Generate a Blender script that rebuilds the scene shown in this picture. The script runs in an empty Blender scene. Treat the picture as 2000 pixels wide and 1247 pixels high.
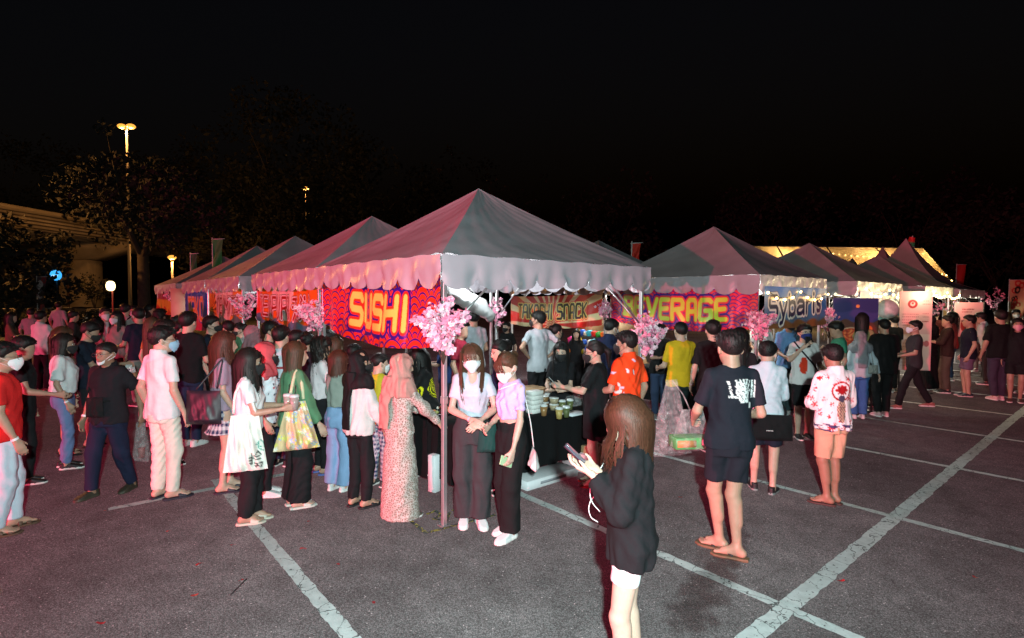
import bpy, bmesh, math, random
import numpy as np
from mathutils import Vector, Matrix

SC = bpy.context.scene
COL = SC.collection
rnd = random.Random(7)
R = math.radians

# ------------------------------------------------------------------ camera, world, lights, exposure
CAM_H, PITCH, ROLL, FPX = 2.0864, 0.0379, 0.0053, 1050.7
cam_d = bpy.data.cameras.new('camera')
cam = bpy.data.objects.new('camera', cam_d)
COL.objects.link(cam)
cam_d.sensor_width = 36.0
cam_d.lens = FPX / 2000 * 36
cam_d.clip_end = 2000
cam.matrix_world = Matrix.Translation((0, 0, CAM_H)) @ Matrix.Rotation(math.pi / 2 - PITCH, 4, 'X') @ Matrix.Rotation(ROLL, 4, 'Z')
SC.camera = cam

world = bpy.data.worlds.new('World')
SC.world = world
world.use_nodes = True
wn = world.node_tree
bg = wn.nodes['Background']
sky = wn.nodes.new('ShaderNodeTexSky')
sky.sky_type = 'NISHITA'
sky.sun_disc = False
sky.sun_elevation = R(-3.7)
sky.sun_rotation = R(200)
wn.links.new(sky.outputs[0], bg.inputs[0])
bg.inputs[1].default_value = 0.10

def lamp(name, kind, loc, power, color, target=None, radius=0.05, spot=None, blend=0.5, shape=None, size=None):
    d = bpy.data.lights.new(name, kind)
    d.energy = power
    d.color = color
    if kind in ('POINT', 'SPOT'):
        d.shadow_soft_size = radius
    if kind == 'SPOT':
        d.spot_size = R(spot)
        d.spot_blend = blend
    if kind == 'SUN':
        d.angle = radius
    if kind == 'AREA':
        d.shape = 'RECTANGLE'
        d.size, d.size_y = size
    o = bpy.data.objects.new(name, d)
    COL.objects.link(o)
    o.location = loc
    if target is not None:
        o.rotation_euler = (Vector(target) - Vector(loc)).to_track_quat('-Z', 'Y').to_euler()
    return o

# the photographer's flash on the camera, and the red stage floodlight left of the car park
lamp('camera_flash', 'SPOT', (0.12, -0.45, 2.40), 2000, (0.74, 1.0, 0.97), (0.0, 8.0, 2.5), radius=0.05, spot=150, blend=0.85)
lamp('stage_floodlight', 'SPOT', (-25.0, -9.0, 0.95), 30000, (1.0, 0.08, 0.18), (2.0, 10.0, 1.0), radius=0.12, spot=95, blend=0.5)
lamp('stage_floodlight', 'SPOT', (-14.0, -16.0, 0.95), 27000, (1.0, 0.07, 0.16), (9.0, 14.0, 3.0), radius=0.12, spot=46, blend=0.8)

SC.view_settings.view_transform = 'Standard'
SC.view_settings.look = 'None'
SC.view_settings.exposure = 0.0
SC.view_settings.gamma = 1.0
SC.view_settings.use_curve_mapping = False
SC.cycles.max_bounces = 6
SC.cycles.diffuse_bounces = 3
SC.cycles.glossy_bounces = 3
SC.cycles.transmission_bounces = 4
SC.cycles.transparent_max_bounces = 12
SC.cycles.caustics_reflective = False
SC.cycles.caustics_refractive = False
SC.cycles.sample_clamp_indirect = 4.0

# ------------------------------------------------------------------ helpers
def ground_at(px, py, z=0.0):
    """point at height z seen at photograph pixel (px, py) of 2000 x 1247"""
    x, y = px - 1000, py - 623.5
    c, s = math.cos(ROLL), math.sin(ROLL)
    x, y = c * x + s * y, -s * x + c * y
    cp, sp = math.cos(PITCH), math.sin(PITCH)
    v = -y / FPX
    dy, dz = cp + v * sp, v * cp - sp
    t = (z - CAM_H) / dz
    return Vector((x / FPX * t, dy * t, z))

def at_depth(px, py, Y):
    x, y = px - 1000, py - 623.5
    c, s = math.cos(ROLL), math.sin(ROLL)
    x, y = c * x + s * y, -s * x + c * y
    cp, sp = math.cos(PITCH), math.sin(PITCH)
    v = -y / FPX
    dy, dz = cp + v * sp, v * cp - sp
    t = Y / dy
    return Vector((x / FPX * t, Y, CAM_H + dz * t))

def tag(o, label=None, cat=None, group=None, kind=None):
    if label: o['label'] = label
    if cat: o['category'] = cat
    if group: o['group'] = group
    if kind: o['kind'] = kind
    return o

def empty(name, loc=(0, 0, 0), rz=0.0):
    o = bpy.data.objects.new(name, None)
    o.empty_display_size = 0.1
    COL.objects.link(o)
    o.location = loc
    o.rotation_euler = (0, 0, rz)
    return o

def link(name, me, parent=None):
    o = bpy.data.objects.new(name, me)
    COL.objects.link(o)
    if parent is not None:
        o.parent = parent
    return o

def mesh_np(name, verts, faces, mats, parent=None, smooth=True, col=None, mi=None):
    """verts (n,3); faces (m,4) or list of arrays with 3/4 columns"""
    me = bpy.data.meshes.new(name)
    verts = np.asarray(verts, np.float32)
    if isinstance(faces, np.ndarray):
        faces = [faces]
    faces = [np.asarray(f, np.int32) for f in faces if len(f)]
    me.vertices.add(len(verts))
    me.vertices.foreach_set('co', verts.ravel())
    nl = sum(f.size for f in faces)
    npoly = sum(len(f) for f in faces)
    me.loops.add(nl)
    me.loops.foreach_set('vertex_index', np.concatenate([f.ravel() for f in faces]))
    me.polygons.add(npoly)
    tot = np.concatenate([np.full(len(f), f.shape[1], np.int32) for f in faces])
    st = np.concatenate([[0], np.cumsum(tot)[:-1]]).astype(np.int32)
    me.polygons.foreach_set('loop_start', st)
    me.polygons.foreach_set('loop_total', tot)
    if smooth:
        me.polygons.foreach_set('use_smooth', np.ones(npoly, bool))
    if not isinstance(mats, (list, tuple)):
        mats = [mats]
    for m in mats:
        me.materials.append(m)
    if mi is not None:
        me.polygons.foreach_set('material_index', np.asarray(mi, np.int32))
    if col is not None:
        at = me.color_attributes.new('print', 'FLOAT_COLOR', 'POINT')
        c = np.ones((len(verts), 4), np.float32)
        c[:, :3] = col
        at.data.foreach_set('color', c.ravel())
    me.update(calc_edges=True)
    me.validate()
    return link(name, me, parent)

class MB:
    """collects simple shapes and links them as one mesh"""
    def __init__(self):
        self.v, self.q, self.t, self.qm, self.tm = [], [], [], [], []
        self.n = 0
    def add(self, verts, quads=(), tris=(), m=0):
        self.v.append(np.asarray(verts, float))
        if len(quads):
            self.q.append(np.asarray(quads, int) + self.n); self.qm += [m] * len(quads)
        if len(tris):
            self.t.append(np.asarray(tris, int) + self.n); self.tm += [m] * len(tris)
        self.n += len(verts)
        return self
    def box(self, c, s, rz=0.0, m=0, bev=0.0, mat=None):
        hx, hy, hz = s[0] / 2, s[1] / 2, s[2] / 2
        if bev > 0:
            b = min(bev, hx * .9, hy * .9, hz * .9)
            vs = []
            for z, k in ((-hz, b), (-hz + b, 0), (hz - b, 0), (hz, b)):
                X, Y = hx - k, hy - k
                e = b
                for sx, sy in ((1, 1), (-1, 1), (-1, -1), (1, -1)):
                    if sx * sy > 0:
                        vs += [(sx * X, sy * (Y - e), z), (sx * (X - e), sy * Y, z)]
                    else:
                        vs += [(sx * (X - e), sy * Y, z), (sx * X, sy * (Y - e), z)]
            qs = []
            for r in range(3):
                for i in range(8):
                    j = (i + 1) % 8
                    qs.append((r * 8 + i, r * 8 + j, r * 8 + 8 + j, r * 8 + 8 + i))
            for o_, rev in ((0, True), (24, False)):
                for a_, b_, c_, d_ in ((0, 1, 2, 3), (0, 3, 4, 7), (4, 5, 6, 7)):
                    f = (o_ + a_, o_ + b_, o_ + c_, o_ + d_)
                    qs.append(f[::-1] if rev else f)
            v = np.array(vs)
        else:
            v = np.array([(x, y, z) for z in (-hz, hz) for x, y in ((-hx, -hy), (hx, -hy), (hx, hy), (-hx, hy))])
            qs = [(3, 2, 1, 0), (4, 5, 6, 7), (0, 1, 5, 4), (1, 2, 6, 5), (2, 3, 7, 6), (3, 0, 4, 7)]
        if mat is not None:
            v = v @ np.array(mat).T
        elif rz:
            c_, s_ = math.cos(rz), math.sin(rz)
            v = v @ np.array([[c_, s_, 0], [-s_, c_, 0], [0, 0, 1]])
        return self.add(v + np.array(c), qs, m=m)
    def tube(self, pts, r, n=8, m=0, cap=True, sq=False):
        pts = np.asarray(pts, float)
        k = len(pts)
        r = np.broadcast_to(np.asarray(r, float), (k,))
        tg = np.gradient(pts, axis=0) if k > 1 else None
        tg /= np.maximum(np.linalg.norm(tg, axis=1, keepdims=True), 1e-9)
        ref = np.array((0, 0, 1.0)) if abs(tg[0][2]) < .9 else np.array((1.0, 0, 0))
        vs = []
        x = np.cross(tg[0], ref); x /= np.linalg.norm(x)
        an = np.arange(n) / n * 2 * math.pi + (math.pi / 4 if sq else 0)
        for i in range(k):
            x = x - tg[i] * (x @ tg[i]); x /= max(np.linalg.norm(x), 1e-9)
            y = np.cross(tg[i], x)
            vs.append(pts[i] + r[i] * (np.cos(an)[:, None] * x + np.sin(an)[:, None] * y))
        v = np.concatenate(vs)
        qs = []
        for i in range(k - 1):
            for j in range(n):
                j2 = (j + 1) % n
                qs.append((i * n + j, i * n + j2, i * n + n + j2, i * n + n + j))
        ts = []
        if cap:
            v = np.concatenate([v, pts[:1], pts[-1:]])
            a, b = k * n, k * n + 1
            for j in range(n):
                j2 = (j + 1) % n
                ts.append((a, j2, j)); ts.append((b, (k - 1) * n + j, (k - 1) * n + j2))
        return self.add(v, qs, ts, m=m)
    def lathe(self, c, prof, n=16, m=0, scale=(1, 1, 1), cap=True):
        an = np.arange(n) / n * 2 * math.pi
        v = np.concatenate([np.stack([r * np.cos(an), r * np.sin(an), np.full(n, z)], 1) for r, z in prof])
        v = v * np.array(scale) + np.array(c)
        qs = [(i * n + j, i * n + (j + 1) % n, i * n + n + (j + 1) % n, i * n + n + j) for i in range(len(prof) - 1) for j in range(n)]
        ts = []
        if cap:
            k = len(v)
            v = np.concatenate([v, [np.array(c) + (0, 0, prof[0][1] * scale[2]), np.array(c) + (0, 0, prof[-1][1] * scale[2])]])
            b = (len(prof) - 1) * n
            for j in range(n):
                ts.append((k, (j + 1) % n, j)); ts.append((k + 1, b + j, b + (j + 1) % n))
        return self.add(v, qs, ts, m=m)
    def ball(self, c, r, n=10, m=0, scale=(1, 1, 1)):
        prof = [(max(r * math.sin(math.pi * i / n), 1e-4), -r * math.cos(math.pi * i / n)) for i in range(n + 1)]
        return self.lathe(c, prof, n=max(6, n), m=m, scale=scale, cap=False)
    def grid(self, P, m=0, wrap=False):
        """P: (a,b,3) array of points"""
        a, b = P.shape[:2]
        i, j = np.meshgrid(np.arange(a - 1), np.arange(b - 1), indexing='ij')
        q = np.stack([i * b + j, (i + 1) * b + j, (i + 1) * b + j + 1, i * b + j + 1], -1).reshape(-1, 4)
        return self.add(P.reshape(-1, 3), q, m=m)
    def build(self, name, mats, parent=None, smooth=False, col=None):
        fs, mi = [], []
        if self.q: fs.append(np.concatenate(self.q)); mi += self.qm
        if self.t: fs.append(np.concatenate(self.t)); mi += self.tm
        o = mesh_np(name, np.concatenate(self.v), fs, mats, parent, smooth, col=col, mi=mi)
        return o

def auto_smooth(o, deg=40):
    """smooth shading with hard edges kept"""
    me = o.data
    me.polygons.foreach_set('use_smooth', np.ones(len(me.polygons), bool))
    bm = bmesh.new(); bm.from_mesh(me)
    for e in bm.edges:
        if len(e.link_faces) == 2 and e.calc_face_angle(0) > R(deg):
            e.smooth = False
    bm.to_mesh(me); bm.free()
    return o

def copy_tree(o, parent=None):
    c = o.copy(); COL.objects.link(c)
    if parent is not None: c.parent = parent
    for ch in o.children: copy_tree(ch, c)
    return c

# ------------------------------------------------------------------ materials
_MC = {}
def mat(name, color=(.5, .5, .5), rough=.6, metal=0.0, noise=0.0, nscale=20.0, bump=0.0, bscale=200.0, spec=.5, emit=None, estr=0.0,
        alpha=1.0, trans=0.0, attr=False, coat=0.0, sheen=0.0, stretch=None, sub=0.0, ior=None):
    key = (name, tuple(np.round(color, 4)), rough, metal, noise, nscale, bump, bscale, emit, estr, alpha, trans, attr, coat, sheen, sub)
    if key in _MC: return _MC[key]
    m = bpy.data.materials.new(name)
    m.use_nodes = True
    nt = m.node_tree
    b = nt.nodes['Principled BSDF']
    b.inputs['Base Color'].default_value = (*color, 1)
    b.inputs['Roughness'].default_value = rough
    b.inputs['Metallic'].default_value = metal
    b.inputs['Specular IOR Level'].default_value = spec
    b.inputs['Alpha'].default_value = alpha
    b.inputs['Transmission Weight'].default_value = trans
    b.inputs['Coat Weight'].default_value = coat
    b.inputs['Sheen Weight'].default_value = sheen
    if ior: b.inputs['IOR'].default_value = ior
    if sub:
        b.inputs['Subsurface Weight'].default_value = sub
        b.inputs['Subsurface Radius'].default_value = (.012, .005, .003)
        b.inputs['Subsurface Scale'].default_value = 1.0
    if emit is not None:
        b.inputs['Emission Color'].default_value = (*emit, 1)
        b.inputs['Emission Strength'].default_value = estr
    tc = nt.nodes.new('ShaderNodeTexCoord')
    src = tc.outputs['Object']
    if stretch:
        mp = nt.nodes.new('ShaderNodeMapping'); mp.inputs['Scale'].default_value = stretch
        nt.links.new(src, mp.inputs[0]); src = mp.outputs[0]
    base = None
    if attr:
        a = nt.nodes.new('ShaderNodeAttribute'); a.attribute_name = 'print'
        base = a.outputs['Color']
    if noise > 0:
        n = nt.nodes.new('ShaderNodeTexNoise'); n.inputs['Scale'].default_value = nscale
        n.inputs['Detail'].default_value = 4
        nt.links.new(src, n.inputs['Vector'])
        mr = nt.nodes.new('ShaderNodeMapRange')
        mr.inputs[1].default_value = .25; mr.inputs[2].default_value = .75
        mr.inputs[3].default_value = 1 - noise; mr.inputs[4].default_value = 1 + noise
        nt.links.new(n.outputs['Fac'], mr.inputs[0])
        mx = nt.nodes.new('ShaderNodeMix'); mx.data_type = 'RGBA'; mx.blend_type = 'MULTIPLY'
        mx.inputs[0].default_value = 1
        if base is not None: nt.links.new(base, mx.inputs[6])
        else: mx.inputs[6].default_value = (*color, 1)
        nt.links.new(mr.outputs[0], mx.inputs[7])
        base = mx.outputs[2]
    if base is not None:
        nt.links.new(base, b.inputs['Base Color'])
    if bump > 0:
        n2 = nt.nodes.new('ShaderNodeTexNoise'); n2.inputs['Scale'].default_value = bscale
        n2.inputs['Detail'].default_value = 3
        nt.links.new(src, n2.inputs['Vector'])
        bp = nt.nodes.new('ShaderNodeBump'); bp.inputs['Strength'].default_value = bump
        bp.inputs['Distance'].default_value = .01
        nt.links.new(n2.outputs['Fac'], bp.inputs['Height'])
        nt.links.new(bp.outputs[0], b.inputs['Normal'])
    _MC[key] = m
    return m

def cloth(color, rough=.9, noise=.10):
    return mat('cloth', color, rough, noise=noise, nscale=9, bump=.75, bscale=15, spec=.2)
PRINT = mat('printed_cloth', (1, 1, 1), .85, noise=.08, nscale=9, bump=.7, bscale=15, spec=.2, attr=True)
VINYL = mat('printed_vinyl', (1, 1, 1), .32, attr=True, spec=.5, bump=.12, bscale=14)
def hexc(h):
    c = [int(h[i:i + 2], 16) / 255 for i in (0, 2, 4)]
    return tuple(x / 12.92 if x <= .04045 else ((x + .055) / 1.055) ** 2.4 for x in c)
# ------------------------------------------------------------------ distance fields -> meshes (bodies, clothes, hair)
def nrm(v):
    v = np.asarray(v, float)
    return v / max(np.linalg.norm(v), 1e-9)

def rotm(ax, a):
    c, s = math.cos(a), math.sin(a)
    if ax == 'x': return np.array([[1, 0, 0], [0, c, -s], [0, s, c]])
    if ax == 'y': return np.array([[c, 0, s], [0, 1, 0], [-s, 0, c]])
    return np.array([[c, -s, 0], [s, c, 0], [0, 0, 1]])

class Field:
    def __init__(self):
        self.ops = []
        self.cuts = []
    def cone(self, a, b, ra, rb, k=.02, ca=None, cb=None, op=0):
        """tapered capsule; ca / cb: flat cut at that end"""
        a, b = np.asarray(a, float), np.asarray(b, float)
        ab = b - a; L2 = max(ab @ ab, 1e-8); L = math.sqrt(L2)
        lo = np.minimum(a - ra, b - rb); hi = np.maximum(a + ra, b + rb)
        def f(X, Y, Z):
            px, py, pz = X - a[0], Y - a[1], Z - a[2]
            tt = (px * ab[0] + py * ab[1] + pz * ab[2]) / L2
            t = np.clip(tt, 0, 1)
            d = np.sqrt((px - t * ab[0]) ** 2 + (py - t * ab[1]) ** 2 + (pz - t * ab[2]) ** 2) - (ra + t * (rb - ra))
            if cb is not None: d = np.maximum(d, (tt - cb) * L)
            if ca is not None: d = np.maximum(d, (ca - tt) * L)
            return d
        self.ops.append((f, lo, hi, k, op)); return self
    def ell(self, c, r, rot=None, k=.02, op=0):
        c = np.asarray(c, float); r = np.asarray(r, float)
        rm = float(r.max()); mn = float(r.min())
        Rt = None if rot is None else np.asarray(rot).T
        def f(X, Y, Z):
            x, y, z = X - c[0], Y - c[1], Z - c[2]
            if Rt is not None:
                x, y, z = (Rt[0, 0] * x + Rt[0, 1] * y + Rt[0, 2] * z, Rt[1, 0] * x + Rt[1, 1] * y + Rt[1, 2] * z, Rt[2, 0] * x + Rt[2, 1] * y + Rt[2, 2] * z)
            x, y, z = x / r[0], y / r[1], z / r[2]
            k0 = np.sqrt(x * x + y * y + z * z) + 1e-6
            k1 = np.sqrt((x / r[0]) ** 2 + (y / r[1]) ** 2 + (z / r[2]) ** 2) + 1e-6
            return k0 * (k0 - 1) / k1
        self.ops.append((f, c - rm, c + rm, k, op)); return self
    def prof(self, o, rot, levels, k=.02, op=0, pad=0.0, pw=2.0):
        """elliptic tube along local z of frame (o, rot): levels (z, half width, half depth, y offset, x offset)"""
        lv = np.asarray([tuple(l) + (0,) * (5 - len(l)) for l in levels], float)
        o = np.asarray(o, float); Rt = np.asarray(rot).T
        z0, z1 = lv[0, 0], lv[-1, 0]
        ext = max(lv[:, 1].max(), lv[:, 2].max()) + abs(lv[:, 3]).max() + abs(lv[:, 4]).max() + pad
        cs = np.array([o + np.asarray(rot) @ np.array((0, 0, z)) for z in (z0, z1)])
        lo = cs.min(0) - ext; hi = cs.max(0) + ext
        def f(X, Y, Z):
            x, y, z = X - o[0], Y - o[1], Z - o[2]
            x, y, z = (Rt[0, 0] * x + Rt[0, 1] * y + Rt[0, 2] * z, Rt[1, 0] * x + Rt[1, 1] * y + Rt[1, 2] * z, Rt[2, 0] * x + Rt[2, 1] * y + Rt[2, 2] * z)
            zz = np.clip(z, z0, z1)
            w = np.interp(zz, lv[:, 0], lv[:, 1]) + pad; dd = np.interp(zz, lv[:, 0], lv[:, 2]) + pad
            yo = np.interp(zz, lv[:, 0], lv[:, 3]); xo = np.interp(zz, lv[:, 0], lv[:, 4])
            x = (x - xo) / w; y = (y - yo) / dd
            if pw == 2.0:
                k0 = np.sqrt(x * x + y * y) + 1e-6
            else:
                k0 = (np.abs(x) ** pw + np.abs(y) ** pw) ** (1 / pw) + 1e-6
            k1 = np.sqrt((x / w) ** 2 + (y / dd) ** 2) + 1e-6
            d = k0 * (k0 - 1) / k1
            e = np.maximum(z0 - z, z - z1)
            return np.where(e > 0, np.sqrt(np.maximum(d, 0) ** 2 + e * e) + np.minimum(d, 0) * 0, d) if False else np.maximum(d, e)
        self.ops.append((f, lo, hi, k, op)); return self
    def fn(self, f, lo, hi, k=.0, op=0):
        self.ops.append((f, np.asarray(lo, float), np.asarray(hi, float), k, op)); return self
    def cut(self, f):
        self.cuts.append(f); return self
    def mesh(self, vox):
        adds = [o for o in self.ops if o[4] == 0]
        lo = np.min([o[1] for o in adds], 0) - 3 * vox
        hi = np.max([o[2] for o in adds], 0) + 3 * vox
        n = np.ceil((hi - lo) / vox).astype(int) + 1
        ax = [(lo[i] + np.arange(n[i]) * vox).astype(np.float32) for i in range(3)]
        D = np.full(n, 1.0, np.float32)
        for f, l, h, k, op in self.ops:
            p = k + 2.5 * vox
            i0 = np.maximum(np.floor((l - p - lo) / vox).astype(int), 0)
            i1 = np.minimum(np.ceil((h + p - lo) / vox).astype(int) + 1, n)
            if (i1 <= i0).any(): continue
            sl = tuple(slice(i0[i], i1[i]) for i in range(3))
            d = f(ax[0][sl[0]][:, None, None], ax[1][sl[1]][None, :, None], ax[2][sl[2]][None, None, :])
            S = D[sl]
            if op == 0:
                if k > 0:
                    hh = np.maximum(k - np.abs(S - d), 0)
                    D[sl] = np.minimum(S, d) - hh * hh / (4 * k)
                else:
                    D[sl] = np.minimum(S, d)
            else:
                if k > 0:
                    hh = np.maximum(k - np.abs(S + d), 0)
                    D[sl] = np.maximum(S, -d) + hh * hh / (4 * k)
                else:
                    D[sl] = np.maximum(S, -d)
        for f in self.cuts:
            D = np.maximum(D, f(ax[0][:, None, None], ax[1][None, :, None], ax[2][None, None, :])).astype(np.float32)
        return nets(D, lo, vox)

def nets(D, lo, vox):
    S = D < 0
    a = S[:-1] | S[1:]; b = S[:-1] & S[1:]
    a = a[:, :-1] | a[:, 1:]; b = b[:, :-1] & b[:, 1:]
    a = a[:, :, :-1] | a[:, :, 1:]; b = b[:, :, :-1] & b[:, :, 1:]
    act = a & ~b
    I, J, K = np.nonzero(act)
    nv = len(I)
    idx = np.full(act.shape, -1, np.int32); idx[I, J, K] = np.arange(nv)
    acc = np.zeros((nv, 3)); cnt = np.zeros(nv)
    cor = [(x, y, z) for x in (0, 1) for y in (0, 1) for z in (0, 1)]
    dv = {c: D[I + c[0], J + c[1], K + c[2]] for c in cor}
    for c in cor:
        for ax in range(3):
            if c[ax] == 0:
                c2 = list(c); c2[ax] = 1; c2 = tuple(c2)
                d0, d1 = dv[c], dv[c2]
                w = (d0 < 0) != (d1 < 0)
                t = np.where(w, d0 / np.where(w, d0 - d1, 1), 0)
                p = np.zeros((nv, 3)) + np.array(c)
                p[:, ax] += t
                acc += p * w[:, None]; cnt += w
    V = lo + (np.stack([I, J, K], 1) + acc / cnt[:, None]) * vox
    F = []
    for ax in range(3):
        sh = list(S.shape)
        s0 = [slice(1, -1)] * 3; s1 = [slice(1, -1)] * 3
        s0[ax] = slice(0, -1); s1[ax] = slice(1, None)
        x = S[tuple(s0)] != S[tuple(s1)]
        i, j, k = np.nonzero(x)
        off = [1, 1, 1]; off[ax] = 0
        i, j, k = i + off[0], j + off[1], k + off[2]
        flip = S[i, j, k]
        u, v = [(1, 2), (2, 0), (0, 1)][ax]
        g = []
        for du, dv_ in ((-1, -1), (0, -1), (0, 0), (-1, 0)):
            q = [i.copy(), j.copy(), k.copy()]
            q[u] += du; q[v] += dv_
            g.append(idx[q[0], q[1], q[2]])
        f = np.stack(g, 1)
        f = np.where(flip[:, None], f, f[:, ::-1])
        F.append(f)
    F = np.concatenate(F)
    return V, F

def vnormals(V, F):
    d1 = V[F[:, 2]] - V[F[:, 0]]; d2 = V[F[:, 3]] - V[F[:, 1]]
    fn = np.cross(d1, d2)
    N = np.zeros_like(V)
    for c in range(3):
        for i in range(3):
            pass
    for c in range(F.shape[1]):
        for i in range(3):
            N[:, i] += np.bincount(F[:, c], fn[:, i], len(V))
    return N / np.maximum(np.linalg.norm(N, axis=1, keepdims=True), 1e-12)

def relax(V, F, it=1, w=.5):
    for _ in range(it):
        A = np.zeros_like(V); c = np.zeros(len(V))
        for a, b in ((0, 1), (1, 2), (2, 3), (3, 0)):
            for s, t in ((a, b), (b, a)):
                for i in range(3):
                    A[:, i] += np.bincount(F[:, s], V[F[:, t], i], len(V))
                c += np.bincount(F[:, s], minlength=len(V))
        V = V * (1 - w) + w * A / np.maximum(c, 1)[:, None]
    return V

def folds(V, seed, amp=.006, wl=(.05, .16), tall=3.0):
    """crease displacement: plane waves, mostly running downwards"""
    r = np.random.RandomState(seed)
    out = np.zeros(len(V))
    for i in range(5):
        l = r.uniform(*wl)
        th = r.uniform(0, 2 * math.pi)
        kz = r.uniform(-1, 1) * (.9 if i > 2 else .35)
        kv = np.array([math.cos(th), math.sin(th), kz]) * 2 * math.pi / l
        ph = V @ kv + r.uniform(0, 6) + 1.3 * np.sin(V @ (r.normal(size=3) * 9) + r.uniform(0, 6))
        mod = .5 + .5 * np.sin(V @ (r.normal(size=3) * 7) + r.uniform(0, 6))
        s = np.sin(ph)
        out += (np.sign(s) * np.abs(s) ** .7) * mod
    return out * amp / 2
# ------------------------------------------------------------------ people
SKIN = {'fair': (.54, .36, .285), 'light': (.53, .34, .26), 'tan': (.41, .25, .18), 'brown': (.29, .165, .11)}
def skin_mat(k):
    return mat('skin', SKIN[k], .48, noise=.06, nscale=25, bump=.05, bscale=300, spec=.4, sub=.12)
def hair_mat(c):
    return mat('hair', c, .52, noise=.5, nscale=50, bump=.28, bscale=70, spec=.28, stretch=(3.5, 3.5, .22))
HAIRC = {'black': (.009, .008, .008), 'dark': (.014, .010, .009), 'brown': (.075, .034, .019), 'red': (.085, .024, .016), 'auburn': (.075, .028, .013)}
EYE_W = mat('eye_white', (.7, .68, .66), .3)
EYE_D = mat('eye_dark', (.01, .008, .007), .15)
RUBBER = mat('rubber', (.02, .02, .022), .7, noise=.1)

def ik(S, T, l1, l2, pole):
    S, T = np.asarray(S, float), np.asarray(T, float)
    d = T - S; L = np.linalg.norm(d)
    if L > (l1 + l2) * .995:
        T = S + d / L * (l1 + l2) * .995; d = T - S; L = np.linalg.norm(d)
    L = max(L, abs(l1 - l2) + .01)
    u = d / L
    a = (l1 * l1 - l2 * l2 + L * L) / (2 * L)
    h = math.sqrt(max(l1 * l1 - a * a, 0))
    p = np.asarray(pole, float); p = p - u * (p @ u); p = nrm(p)
    return S + u * a + p * h, T

TORSO = {
    'm': [(.455, .094, .068, 0), (.52, .096, .068, -.004), (.60, .088, .062, 0), (.66, .092, .064, .002), (.73, .104, .068, .004), (.78, .106, .060, -.002), (.808, .088, .050, -.006), (.836, .044, .038, -.008)],
    'f': [(.455, .092, .068, -.002), (.515, .098, .072, -.006), (.575, .086, .060, 0), (.62, .076, .055, .002), (.675, .082, .062, .006), (.72, .088, .070, .010), (.772, .092, .054, -.002), (.803, .074, .044, -.006), (.832, .038, .034, -.008)],
}

for _k, _f in (('m', .86), ('f', .85)):
    TORSO[_k] = [(l[0], l[1] * _f, l[2] * .93, l[3]) for l in TORSO[_k]]

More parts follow.
